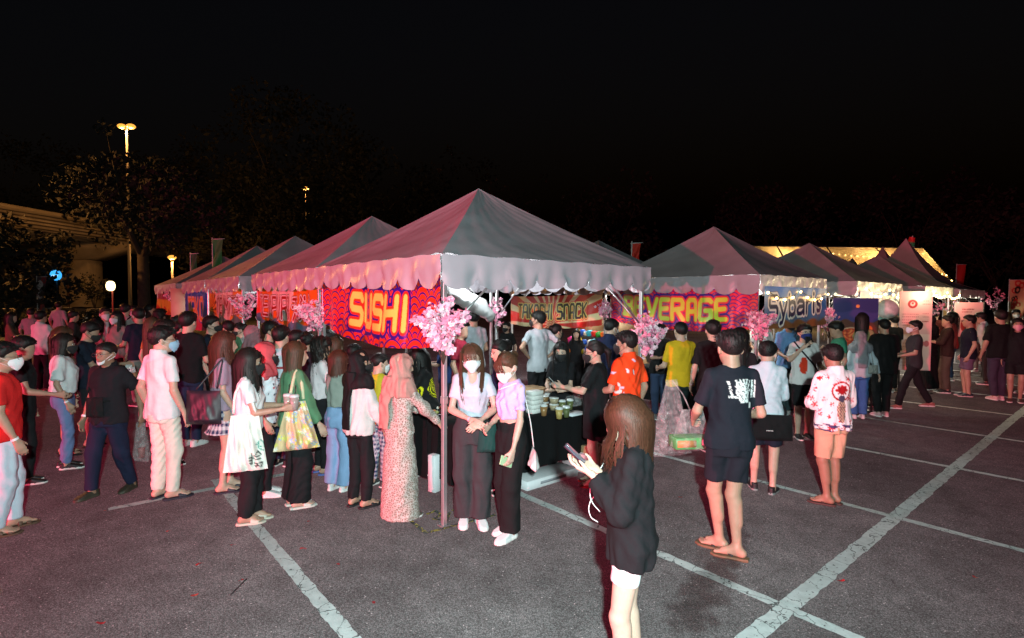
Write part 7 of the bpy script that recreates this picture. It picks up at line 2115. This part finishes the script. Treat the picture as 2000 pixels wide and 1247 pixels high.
def f_pink(x, y, W, H):
    c = np.tile(np.array(hexc('E8B0B4')), x.shape + (1,))
    d = np.hypot(x - .40 * W, y - .84 * H); c = lay(c, aa(d, .10), hexc('A02030')); c = lay(c, aa(d, .05), hexc('E8B0B4')); c = lay(c, aa(np.hypot(x - .40 * W, y - .85 * H), .025), hexc('A02030'))
    c = lines(c, x, y, .08 * W, .62 * W, np.arange(.50, .74, .035) * H, .006, hexc('A84050'), 1)
    c = lines(c, x, y, .70 * W, .94 * W, np.array((.88, .84, .72, .68, .62)) * H, .008, hexc('A02838'), 2)
    c = lay(c, (y < .46 * H) & (x > .03) & (x < W - .03) & (y > .02), hexc('F0CCC8'))
    c = lines(c, x, y, .08 * W, .62 * W, np.arange(.06, .42, .04) * H, .006, hexc('B86068'), 3)
    for ox in (-.05, .05): c = lay(c, aa(np.hypot((x - .78 * W - ox) / .8, y - .34 * H), .07), hexc('D07078'))
    return c
def f_heart(x, y, W, H):
    c = np.tile(np.array(hexc('E6A8B0')), x.shape + (1,))
    X, Y = (x - W / 2) / .26, (y - .30 * H) / .26
    for ox in (-.42, .42):
        c = lay(c, ((np.hypot((X - ox) / .36, (Y - .1 - .0) / .62) < 1) & (Y > -.45 + abs(ox) * 0)), hexc('9A2E30'))
    c = lines(c, x, y, .25 * W, .80 * W, np.array((.72, .80)) * H, .018, hexc('B03A48'), 4); return c
sign_stand('food_poster', 'tall food poster with a big round orange dish', uv(8.6, -.55), -.25, .74, 1.25, .88, f_food, (90, 110))
sign_stand('menu_board', 'tall pale pink menu board with a red round emblem', uv(12.3, -.6), -.2, .66, 1.8, .50, f_pink, (90, 150))
sign_stand('framed_sign', 'pink sign with a dark heart hung in a black frame', uv(16.6, -.8), -.1, .72, .95, 1.1, f_heart, (70, 80), frame=True)
# paper lantern balloon
root = empty('round_balloon', uv(10.3, -.6, 1.92)); tag(root, 'pale speckled round balloon beside the food poster', 'balloon')
q_ = MB(); q_.ball((0, 0, 0), .20, 18); q_.build('balloon', mat('balloon', (.62, .60, .56), .35, noise=.3, nscale=14), root, True)
q_ = MB(); q_.tube([(0, 0, -.20), (.02, 0, -1.0), (0, .02, -1.8)], .003, 5); q_.build('string', mat('white_cord', (.7, .7, .7), .7), root)
def flag(name, label, p, h, w, zt, cols, rz=0, seed=0, lean=0.0, cat='flag'):
    rs = np.random.RandomState(seed)
    root = empty(name, p, rz); tag(root, label, cat)
    q = MB(); q.tube([(0, 0, 0), (lean, 0, zt + .05)], .018, 7); q.build('pole', mat('flag_pole', (.5, .5, .5), .4), root, True)
    q = MB(); q.tube([(lean - .03, 0, zt), (lean + w + .05, 0, zt + .02)], .010, 6); q.build('cross_bar', mat('flag_pole', (.5, .5, .5), .4), root, True)
    s = np.linspace(0, 1, 24)[:, None]; t = np.linspace(0, 1, 60)[None]
    X = lean * (1 - .35 * t) + s * w * (1 - .3 * t) + 0 * t; Y = .06 * np.sin(s * 5 + t * 6 + seed) * (.3 + t); Z = zt - t * h + 0 * s
    col = np.zeros(X.shape + (3,)) + np.array(cols[0])
    if len(cols) > 1:
        for i in range(14):
            cx, cy, r = rs.uniform(.2, .8), rs.uniform(.05, .95), rs.uniform(.06, .16)
            d = np.hypot((s - cx) * .6, (t - cy) * 1.4); col = lay(col, ((d < r) & (d > r * .45)).astype(float), cols[1 + i % (len(cols) - 1)])
    MB().grid(np.stack([X, Y, Z], -1)).build('cloth', mat('flag_print', (1, 1, 1), .7, attr=True), root, True, col=col.reshape(-1, 3))
    return root
a = ground_at(1962, 660); a = at_depth(1970, 590, 22)
flag('nobori_flag', 'cream banner flag with red and black brush marks at far right', (a.x, 22, 0), 1.75, .75, 2.95, [hexc('C8A878'), hexc('C03028'), hexc('281C18'), hexc('C03028')], seed=2)
a = at_depth(1842, 590, 24)
flag('nobori_flag', 'narrow cream banner flag with dark writing near the marquee', (a.x, 24, 0), 1.9, .5, 2.9, [hexc('C8A060'), hexc('30201C'), hexc('4A3020')], seed=5)
a = at_depth(1866, 590, 27)
flag('feather_flag', 'tall red feather flag beside the marquee', (a.x, 27, 0), 2.4, .45, 3.9, [hexc('A02018')], seed=6)
a = at_depth(1236, 590, 13)
flag('pennant', 'small red pennant above the nearest tent roof', (a.x, 13.2, 0), .55, .22, 3.45, [hexc('C02818')], seed=7)
# carp streamers on a pole
a = at_depth(1778, 590, 21)
root = empty('carp_streamer_pole', (a.x, 21, 0)); tag(root, 'pole with colourful carp streamers above the right-hand tents', 'streamer')
q_ = MB(); q_.tube([(0, 0, 0), (0, 0, 4.6)], .022, 8); q_.build('pole', mat('flag_pole', (.5, .5, .5), .4), root, True)
for i, (z, c) in enumerate(((4.45, ('B02020', '2A8A5A', 'E0E0E0')), (3.75, ('E0A090', 'D8D8D0', '30405A')), (3.15, ('2A3A6A', 'E0E0E0', 'C04040')))):
    n = 14; tt = np.linspace(0, 1, n)
    C = np.stack([-.10 - .22 * tt + .1 * np.sin(tt * 4 + i) * tt * (1 if i else 2.2), .05 * np.sin(tt * 5), -(.95 if i == 0 else .75) * tt + (.1 if i == 0 else 0)], 1) + np.array((.1, 0, z))
    q = MB(); q.tube(C, np.interp(tt, [0, .25, .8, 1], [.10, .13, .07, .12]), 10, cap=False)
    v = np.concatenate(q.v); k_ = np.repeat(np.arange(n), 10)
    col = np.array([hexc(c[(x // 3) % 3]) for x in k_])
    q.build('carp', mat('flag_print', (1, 1, 1), .7, attr=True), root, True, col=col)
# marquee with fairy lights
def marquee():
    a = at_depth(1800, 590, 36)
    X0, Y0 = a.x, 36.0
    root = empty('marquee', (X0, Y0, 0), R(4)); tag(root, 'big clear-roofed marquee hung with warm fairy lights', 'marquee')
    m = bpy.data.materials.new('clear_marquee_sheet'); m.use_nodes = True
    nt = m.node_tree; b = nt.nodes['Principled BSDF']
    b.inputs['Base Color'].default_value = (.62, .50, .34, 1); b.inputs['Roughness'].default_value = .4
    tr = nt.nodes.new('ShaderNodeBsdfTranslucent'); tr.inputs[0].default_value = (.75, .62, .42, 1)
    tp_ = nt.nodes.new('ShaderNodeBsdfTransparent'); mx1 = nt.nodes.new('ShaderNodeMixShader'); mx1.inputs[0].default_value = .62
    nt.links.new(b.outputs[0], mx1.inputs[1]); nt.links.new(tr.outputs[0], mx1.inputs[2])
    mx2 = nt.nodes.new('ShaderNodeMixShader'); mx2.inputs[0].default_value = .45
    nt.links.new(mx1.outputs[0], mx2.inputs[1]); nt.links.new(tp_.outputs[0], mx2.inputs[2])
    nt.links.new(mx2.outputs[0], nt.nodes['Material Output'].inputs[0])
    L, W, ze, za = 13.5, 4.2, 3.5, 5.6
    for sy in (-1, 1):
        s = np.linspace(-L, 0, 30)[:, None]; t = np.linspace(0, 1, 6)[None]
        P_ = np.stack([s + 0 * t, sy * W / 2 * (1 - t) + 0 * s, ze + (za - ze) * t - .05 * np.sin(s * 2.1) * (1 - t)], -1)
        MB().grid(P_).build('roof_sheet', m, root, True)
    q = MB(); q.add([(0, -W / 2, ze), (0, W / 2, ze), (0, 0, za)], tris=[(0, 1, 2)]); q.build('gable_sheet', m, root)
    # gable seen obliquely: a hipped end reaching right
    q = MB(); q.add([(0, -W / 2, ze), (2.1, 0, ze), (0, W / 2, ze), (0, 0, za - .02)], tris=[(0, 1, 3), (1, 2, 3)]); q.build('end_sheet', m, root)
    DM = mat('marquee_frame', (.03, .03, .03), .5)
    for i in range(5):
        x = -L + i * L / 4
        q = MB(); q.tube([(x, -W / 2, 0), (x, -W / 2, ze), (x, 0, za), (x, W / 2, ze), (x, W / 2, 0)], .05, 6); q.build('portal_frame', DM, root)
    q = MB(); q.tube([(-L, 0, za), (0, 0, za)], .05, 6); q.build('ridge_beam', DM, root)
    for sy in (-1, 1):
        q = MB(); q.tube([(-L, sy * W / 2, ze), (0, sy * W / 2, ze), (2.1, 0, ze)], .05, 6); q.build('eave_beam', DM, root)
    q = MB(); q.tube([(0, 0, za), (2.1, 0, ze)], .04, 6); q.build('hip_beam', DM, root)
    return root, L, W, ze, za
mq, L_, W_, ze_, za_ = marquee()
BULB = mat('fairy_bulb', (1, .8, .4), .4, emit=(1, .58, .17), estr=16)
def string_lights(label, pts, parent_xf, n, r=.028, sagz=.12, power=0):
    root = empty('fairy_lights', (0, 0, 0)); tag(root, label, 'string lights', 'strings of warm fairy lights')
    pts = [np.array(parent_xf @ Vector(p)) for p in pts]
    C = []
    for a, b in zip(pts, pts[1:]):
        t = np.linspace(0, 1, n, endpoint=False)[:, None]
        c = a + (b - a) * t; c[:, 2] -= sagz * 4 * (t * (1 - t))[:, 0]; C.append(c)
    C = np.concatenate(C + [pts[-1][None]])
    q = MB(); q.tube(C, .006, 4); q.build('wire', mat('black_metal', (.02, .02, .02), .4), root)
    for a_, b_ in zip(pts, pts[1:]) if power else ():
        l = bpy.data.lights.new('fairy_light', 'POINT'); l.energy = power; l.color = (1, .78, .45); l.shadow_soft_size = .25
        lo = bpy.data.objects.new('fairy_light', l); COL.objects.link(lo); lo.parent = root; lo.location = (a_ + b_) / 2 - V3 * .45 - np.array((0, 0, .1))
    base = MB().ball((0, 0, 0), r, 5).build('bulb', BULB, root, True)
    base.location = C[0] - (0, 0, r)
    for c in C[1:]:
        o = base.copy(); COL.objects.link(o); o.location = c - np.array((0, 0, r))
bpy.context.view_layer.update()
xf = mq.matrix_basis
for i in range(4):
    x0 = -L_ + .4 + i * L_ / 4
    string_lights(f'fairy light string in marquee bay {("one", "two", "three", "four")[i]} counted from the left', [(x0, -1.9, 3.75), (x0 + .8, -.9, 4.6), (x0 + 1.5, -1.9, 3.75), (x0 + 2.2, -.9, 4.6), (x0 + 2.9, -1.9, 3.75)], xf, 6, .04)
string_lights('fairy light string under the marquee ridge', [(-L_ + .2, -.1, za_ - .35), (-L_ * .5, -.1, za_ - .35), (-.1, -.1, za_ - .35)], xf, 16, .04, .25)
string_lights('fairy light string down the right hip of the marquee', [(0, -.15, za_ - .15), (2.0, -.1, ze_ - .02)], xf, 16, .04, .0)
string_lights('fairy light string along the marquee front eave', [(-L_, -W_ / 2 - .1, ze_ - .1), (-L_ / 2, -W_ / 2 - .1, ze_ - .1), (0, -W_ / 2 - .1, ze_ - .1), (2.0, -.2, ze_ - .15)], xf, 12, .035, .1)
for i, (x, pw) in enumerate(((-9.2, 1000), (-3.5, 420), (.2, 320))):
    root = empty('marquee_lamp', xf @ Vector((x, 0, 4.5))); tag(root, ('brightest warm lamp inside the marquee', 'warm lamp inside the middle of the marquee', 'warm lamp inside the right end of the marquee')[i], 'lamp')
    q = MB(); q.ball((0, 0, 0), .14 if i == 0 else .07, 10); q.build('globe', mat('warm_globe', (1, .8, .5), .4, emit=(1, .66, .28), estr=30), root, True)
    q = MB(); q.tube([(0, 0, .1), (0, 0, .9)], .01, 5); q.build('cord', mat('black_metal', (.02, .02, .02), .4), root)
    l = bpy.data.lights.new('marquee_light', 'POINT'); l.energy = pw; l.color = (1, .60, .22); l.shadow_soft_size = .15
    lo = bpy.data.objects.new('marquee_light', l); COL.objects.link(lo); lo.parent = root; lo.location = (0, 0, -.2)
I4 = Matrix.Identity(4)
string_lights('fairy light string across the front of the Sybaris banner', [uv(BU + .1, -.22, 2.22), uv(BU + 1.3, -.22, 2.25), uv(BU + 2.5, -.22, 2.22)], I4, 4, .022, .12, 4)
string_lights('fairy light string across the second tent of the right row', [uv(10.0, -.3, 2.35), uv(11.5, -.3, 2.35), uv(13.0, -.3, 2.3)], I4, 5, .028, .15, 22)
string_lights('fairy light string across the third tent of the right row', [uv(15.2, -.3, 2.35), uv(16.7, -.3, 2.35), uv(18.2, -.3, 2.3)], I4, 5, .03, .15, 35)
string_lights('fairy light string inside the Sybaris stall', [uv(BU + .6, 2.4, 1.9), uv(BU + 1.6, 2.5, 1.95), uv(BU + 2.7, 2.4, 1.9)], I4, 6, .03, .1, 20)

# ------------------------------------------------------------------ far left: flyover, trees, cars, street lamps
CONC = mat('concrete', (.30, .26, .21), .85, noise=.3, nscale=.9, bump=.2, bscale=6)
CONCD = mat('weathered_concrete', (.22, .19, .15), .85, noise=.25, nscale=.7)
root = empty('flyover', (-40, 50, 0), R(-3)); root.scale = (1.15, 1.15, 1.0); tag(root, 'concrete road flyover on a hammerhead pier at far left', 'bridge')
q_ = MB(); q_.box((0, 30, 8.35), (9.4, 116, .3)); q_.build('deck_slab', CONCD, root)
for i in range(7):
    q_ = MB(); q_.box((-3.9 + i * 1.3, 30, 7.6), (.42, 116, 1.15)); q_.build('girder', CONC, root)
for k_ in range(5):
    q_ = MB(); q_.box((4.20, 30, 7.15 + k_ * .26), (.16, 116, .08)); q_.build('ledge', mat('dark_ledge', (.05, .04, .03), .8), root)
for y in (0, 34, 68):
    q_ = MB(); prof = [(-4.2, 7.0), (4.2, 7.0), (4.2, 6.35), (1.45, 5.45), (-1.45, 5.45), (-4.2, 6.35)]
    v = [(x, y - .9, z) for x, z in prof] + [(x, y + .9, z) for x, z in prof]
    q_.add(v, quads=[(i, i + 6, (i + 1) % 6 + 6, (i + 1) % 6) for i in range(6)] + [(0, 1, 2, 5), (2, 3, 4, 5), (11, 8, 7, 6), (11, 10, 9, 8)]); q_.build('crosshead', CONC, root)
    q_ = MB(); q_.box((0, y, 2.7), (2.6, 1.5, 5.46), bev=.12); q_.build('pier_column', CONC, root)
    q_ = MB(); q_.tube([(-.35, y - .82, .2), (-.35, y - .82, 5.5), (-.6, y - 1.0, 6.6)], .09, 8); q_.build('drain_pipe', mat('rust_pipe', (.10, .05, .03), .7), root)
# street lamps
SOD = (1.0, .42, .10)
def street_lamp(label, p, h, heads, power, spot_col=SOD, globe=.17):
    root = empty('street_lamp', p); tag(root, label, 'street lamp')
    q = MB(); q.tube([(0, 0, 0), (0, 0, h)], np.array((.11, .06)), 8); q.build('pole', mat('lamp_pole', (.12, .11, .10), .6), root, True)
    for sx in heads:
        if sx: q = MB(); q.tube([(0, 0, h - .05), (sx * .18, 0, h + .06), (sx * .30, 0, h + .05)], .04, 6); q.build('arm', mat('lamp_pole', (.12, .11, .10), .6), root, True)
        q = MB(); q.lathe((sx * .30, 0, h + .02), [(.05, .12), (.20, .02), (.20, .0)], 12, scale=(1, 1, 1)); q.build('lamp_housing', mat('lamp_pole', (.12, .11, .10), .6), root, True)
        q = MB(); q.ball((sx * .30, 0, h - .01), globe, 10, scale=(1, 1, .6)); q.build('lamp_lens', mat('sodium_lens', (.02, .01, .0), .6, emit=(1, .40, .06), estr=1.5), root, True)
        l = bpy.data.lights.new('sodium_light', 'POINT'); l.energy = power; l.color = SOD; l.shadow_soft_size = .12
        lo = bpy.data.objects.new('sodium_light', l); COL.objects.link(lo); lo.parent = root; lo.location = (sx * .30, 0, h - .25)
a = at_depth(247, 247, 36); street_lamp('tall twin street lamp glowing orange above the flyover', (a.x, 36, 0), a.z, (-1, 1), 700, globe=.27)
a = at_depth(597, 367, 70); street_lamp('distant twin street lamp above the tempura tent', (a.x, 70, 0), a.z, (-1, 1), 300, globe=.36)
a = at_depth(336, 503, 37); street_lamp('low single street lamp shining yellow beside the big tree', (a.x, 37, 0), a.z, (0,), 1500, globe=.26)
street_lamp('street lamp left of the car park', (-27, 22, 0), 8.0, (1,), 4500)
# trees
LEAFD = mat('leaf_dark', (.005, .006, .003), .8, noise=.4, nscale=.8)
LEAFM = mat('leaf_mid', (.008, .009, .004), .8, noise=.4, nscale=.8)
TBARK = mat('tree_bark', (.05, .038, .028), .9, noise=.3, nscale=5, bump=.6, bscale=12)
def tree(label, p, h, cr, trunk_h, n=2600, seed=0, leaf=LEAFD, ls=.30, flat=.6, r0=.22, group='trees round the car park', lean=0):
    rs = np.random.RandomState(seed)
    root = empty('tree', p); tag(root, label, 'tree', group)
    q = MB()
    tips = []
    q.tube([(0, 0, 0), (lean * .3, 0, trunk_h * .5), (lean, 0, trunk_h)], np.array((r0, r0 * .8, r0 * .72)), 9)
    top = np.array((lean, 0, trunk_h))
    nb = 7
    for i in range(nb):
        an = i * 2 * math.pi / nb + rs.uniform(-.3, .3)
        e = np.array((lean + math.cos(an) * cr * rs.uniform(.5, .85), math.sin(an) * cr * rs.uniform(.5, .85), trunk_h + (h - trunk_h) * rs.uniform(.35, .8)))
        m = top * .55 + e * .45 + np.array((0, 0, .12 * (h - trunk_h)))
        q.tube([top - (0, 0, .3), m, e], np.array((r0 * .45, r0 * .28, r0 * .08)), 6)
        tips += [m, e, (m + e) / 2]
        for j in range(2):
            e2 = m + rs.normal(size=3) * cr * .4 + np.array((0, 0, cr * .25)); q.tube([m, (m + e2) / 2 + (0, 0, .1), e2], np.array((r0 * .2, r0 * .12, r0 * .05)), 5); tips.append(e2)
    q.build('trunk', TBARK, root, True)
    tips = np.array(tips)
    cl = []
    for i in range(46):
        a_ = rs.normal(size=3); a_ /= np.linalg.norm(a_); rr = rs.uniform(.35, 1) ** .5
        c_ = np.array((lean, 0, trunk_h + (h - trunk_h) * .55)) + a_ * rr * np.array((cr, cr, (h - trunk_h) * flat))
        cl.append((c_, rs.uniform(.12, .28) * cr))
    for t in tips: cl.append((t, rs.uniform(.10, .2) * cr))
    w = np.array([c[1] ** 2 for c in cl]); w /= w.sum()
    k = rs.choice(len(cl), n, p=w)
    cc = np.array([cl[i][0] for i in k]); rr = np.array([cl[i][1] for i in k])[:, None]
    dd = rs.normal(size=(n, 3)); dd /= np.linalg.norm(dd, axis=1, keepdims=True)
    c_ = cc + dd * rr * rs.uniform(.3, 1, (n, 1)) ** .6
    c_[:, 2] = np.maximum(c_[:, 2], .15)
    e1 = rs.normal(size=(n, 3)); e1 /= np.linalg.norm(e1, axis=1, keepdims=True)
    e2 = np.cross(e1, rs.normal(size=(n, 3))); e2 /= np.linalg.norm(e2, axis=1, keepdims=True)
    sz = ls * rs.uniform(.5, 1.2, (n, 1))
    V = np.stack([c_ - e1 * sz * .5, c_ + e2 * sz * .25, c_ + e1 * sz * .5, c_ - e2 * sz * .25], 1).reshape(-1, 3)
    F = np.arange(4 * n).reshape(-1, 4)
    o = mesh_np('crown', V, F, leaf, root, False); o['kind'] = 'stuff'
    return root
def tree_px(label, x, Y, ztop_px, crw, th, **k):
    a = at_depth(x, ztop_px, Y)
    return tree(label, (a.x, Y, 0), a.z, crw, th, **k)
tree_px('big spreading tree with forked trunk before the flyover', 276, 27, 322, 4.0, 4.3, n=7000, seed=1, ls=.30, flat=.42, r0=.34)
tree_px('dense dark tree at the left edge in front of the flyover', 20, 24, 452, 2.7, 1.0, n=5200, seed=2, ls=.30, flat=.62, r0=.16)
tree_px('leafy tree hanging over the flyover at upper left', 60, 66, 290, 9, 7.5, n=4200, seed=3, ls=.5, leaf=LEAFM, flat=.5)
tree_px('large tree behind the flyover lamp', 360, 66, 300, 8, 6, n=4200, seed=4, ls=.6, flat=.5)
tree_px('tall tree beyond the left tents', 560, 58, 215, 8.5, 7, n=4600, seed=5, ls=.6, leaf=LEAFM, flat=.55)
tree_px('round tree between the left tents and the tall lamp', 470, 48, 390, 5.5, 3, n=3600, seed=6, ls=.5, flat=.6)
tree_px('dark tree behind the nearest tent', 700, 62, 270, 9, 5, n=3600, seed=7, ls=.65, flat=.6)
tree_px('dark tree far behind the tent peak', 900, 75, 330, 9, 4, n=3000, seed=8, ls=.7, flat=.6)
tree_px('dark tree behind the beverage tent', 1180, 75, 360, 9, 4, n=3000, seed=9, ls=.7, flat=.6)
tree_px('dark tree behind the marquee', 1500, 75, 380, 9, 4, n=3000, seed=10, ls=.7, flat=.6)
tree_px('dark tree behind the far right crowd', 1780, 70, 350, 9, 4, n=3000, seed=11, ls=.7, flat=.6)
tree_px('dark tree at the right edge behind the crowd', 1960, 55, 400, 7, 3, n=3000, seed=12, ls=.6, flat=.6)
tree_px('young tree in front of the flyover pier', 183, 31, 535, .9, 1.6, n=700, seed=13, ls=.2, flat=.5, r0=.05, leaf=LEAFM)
# hedge
rs = np.random.RandomState(3); n = 9000
a, b = at_depth(-60, 600, 27), at_depth(300, 600, 29)
t = rs.uniform(0, 1, n)[:, None]; c_ = np.array(a) * (1 - t) + np.array(b) * t
c_[:, 2] = rs.uniform(.1, 1.35, n) * (.9 + .1 * np.sin(t[:, 0] * 40)); c_[:, 1] += rs.normal(size=n) * .35
e1 = nrm(rs.normal(size=3)) * 0 + rs.normal(size=(n, 3)); e1 /= np.linalg.norm(e1, axis=1, keepdims=True)
e2 = np.cross(e1, rs.normal(size=(n, 3))); e2 /= np.linalg.norm(e2, axis=1, keepdims=True)
V = np.stack([c_ - e1 * .09, c_ + e2 * .045, c_ + e1 * .09, c_ - e2 * .045], 1).reshape(-1, 3)
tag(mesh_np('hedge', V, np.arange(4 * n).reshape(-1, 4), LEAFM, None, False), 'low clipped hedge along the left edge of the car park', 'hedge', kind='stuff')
# cars
def car(label, x, Y, rz, color, lights=True):
    a = at_depth(x, 590, Y)
    root = empty('parked_car', (a.x, Y, 0), rz); tag(root, label, 'car', 'cars beyond the hedge')
    pr = [(-2.1, .45), (-2.12, .75), (-1.95, .92), (-1.15, .98), (-.55, 1.38), (.75, 1.42), (1.45, 1.02), (2.05, .92), (2.15, .6), (2.1, .35), (-2.0, .32)]
    w = .84
    v, fs = [], []
    for sy, k in ((-1, .86), (-1, 1), (1, 1), (1, .86)):
        v += [(px, sy * w * (k if pz > 1.0 else 1) * (1 if k == 1 else .93), pz) for px, pz in pr]
    n = len(pr)
    for s in range(3):
        for i in range(n):
            fs.append((s * n + i, s * n + (i + 1) % n, (s + 1) * n + (i + 1) % n, (s + 1) * n + i))
    mb = MB(); mb.add(v, fs)
    mb.add(v[:n], quads=[(0, 1, 2, 10), (2, 3, 9, 10), (3, 6, 8, 9), (3, 4, 5, 6)], tris=[(6, 7, 8)]); mb.add(v[3 * n:], quads=[(10, 2, 1, 0), (10, 9, 3, 2), (9, 8, 6, 3), (6, 5, 4, 3)], tris=[(8, 7, 6)])
    mb.build('car_body', mat('car_paint', color, .3, coat=.6), root, True)
    gl = mat('car_glass', (.02, .02, .025), .08)
    for sy in (-1, 1):
        q = MB(); q.add([(-.95, sy * .80, 1.0), (1.2, sy * .80, 1.03), (.70, sy * .75, 1.36), (-.48, sy * .75, 1.33)], [(0, 1, 2, 3)]); q.build('side_window', gl, root)
        for px in (-1.35, 1.35):
            q = MB(); an = np.linspace(0, 2 * math.pi, 17)
            q.tube([(px, sy * .70, .32), (px, sy * .86, .32)], .32, 18); wl = q.build('wheel', RUBBER, root)
            q = MB(); q.tube([(px, sy * .85, .32), (px, sy * .875, .32)], .19, 12); q.build('rim', mat('alloy', (.5, .5, .5), .3, metal=.8), wl)
    q = MB(); q.add([(1.42, -.72, 1.05), (1.42, .72, 1.05), (.82, .66, 1.40), (.82, -.66, 1.40)], [(0, 1, 2, 3)]); q.build('windscreen', gl, root)
    q = MB(); q.add([(-1.12, -.72, 1.0), (-1.12, .72, 1.0), (-.60, .66, 1.36), (-.60, -.66, 1.36)], [(3, 2, 1, 0)]); q.build('rear_window', gl, root)
    for sy in (-1, 1):
        q = MB(); q.ball((2.08, sy * .60, .74), .10, 8, scale=(.6, 1.3, .8)); q.build('headlight', mat('headlight', (.8, .8, .8), .2, emit=(1, .93, .75), estr=25 if lights else 0), root, True)
        q = MB(); q.box((-2.1, sy * .62, .78), (.04, .24, .12)); q.build('tail_light', mat('tail_light', (.4, .02, .02), .3), root)
car('car with lit headlights facing the market beside the pier', 212, 30.5, R(-62), (.25, .24, .22))
car('pale car with headlights at the left edge', 8, 29.5, R(-65), (.55, .52, .46))
car('silver car parked side-on beyond the hedge', 95, 32, R(5), (.45, .44, .42), False)
car('dark car parked beside the pier', 165, 33.5, R(185), (.05, .05, .06), False)
# lit round blue sign and paper lantern
a = at_depth(109, 538, 24)
root = empty('round_sign', (a.x, 24, 0)); tag(root, 'glowing round blue sign in front of the dark tree', 'sign')
q_ = MB(); q_.tube([(0, .05, 0), (0, .05, a.z - .2)], .035, 6); q_.build('post', mat('black_metal', (.02, .02, .02), .4), root)
q_ = MB(); q_.tube([(0, -.05, a.z), (0, .05, a.z)], .23, 24); q_.build('light_box', mat('blue_lightbox', (.1, .4, .8), .4, emit=(.04, .36, .85), estr=1.6), root)
q_ = MB()
for i in range(6): q_.box((-.12 + i * .045, -.055, a.z - .02), (.03, .006, .06))
q_.build('lettering', mat('white_lightbox', (.8, .9, 1), .4, emit=(.7, .9, 1), estr=1.6), root)
a = at_depth(216, 559, 22)
root = empty('paper_lantern', (a.x, 22, 0)); tag(root, 'glowing white paper lantern on a post in the left background', 'lantern')
q_ = MB(); q_.tube([(0, .1, 0), (0, .1, a.z - .2)], .03, 6); q_.build('post', mat('red_post', (.35, .06, .04), .5), root)
q_ = MB(); q_.lathe((0, 0, a.z), [(.06, -.20), (.13, -.15), (.16, -.05), (.16, .05), (.13, .15), (.06, .20)], 18); q_.build('lantern_shade', mat('paper_glow', (1, .9, .7), .6, emit=(1, .80, .42), estr=3.2), root, True)
q_ = MB(); q_.lathe((0, 0, a.z + .20), [(.07, 0), (.07, .04)], 14); q_.build('top_ring', mat('black_metal', (.02, .02, .02), .4), root)
a = at_depth(72, 560, 23)
flag('nobori_flag', 'dim dark banner flag in front of the left tree', (a.x, 23, 0), 1.5, .4, 2.9, [hexc('3A3A40'), hexc('702020'), hexc('A0A0A0')], seed=9)
a = at_depth(415, 480, 17.0)
flag('feather_flag', 'green feather flag rising above the left tents', (a.x, 17.0, 0), 1.0, .34, 3.9, [hexc('1A6A30')], seed=11)
a = at_depth(372, 500, 19.0)
flag('feather_flag', 'dim green flag above the far left tents', (a.x, 19.0, 0), 1.0, .24, 3.6, [hexc('16502A')], seed=12)
a = at_depth(338, 640, 15)
root = empty('notice_board', (a.x, 15.5, 0), .5); tag(root, 'plain cream notice board in front of the far left stalls', 'board')
q_ = MB(); q_.box((0, 0, 1.75), (.62, .03, 1.15)); q_.build('panel', mat('cream_board', (.50, .36, .24), .6), root)
q_ = MB(); q_.tube([(0, .03, 0), (0, .03, 2.3)], .02, 6); q_.build('post', STEEL, root)
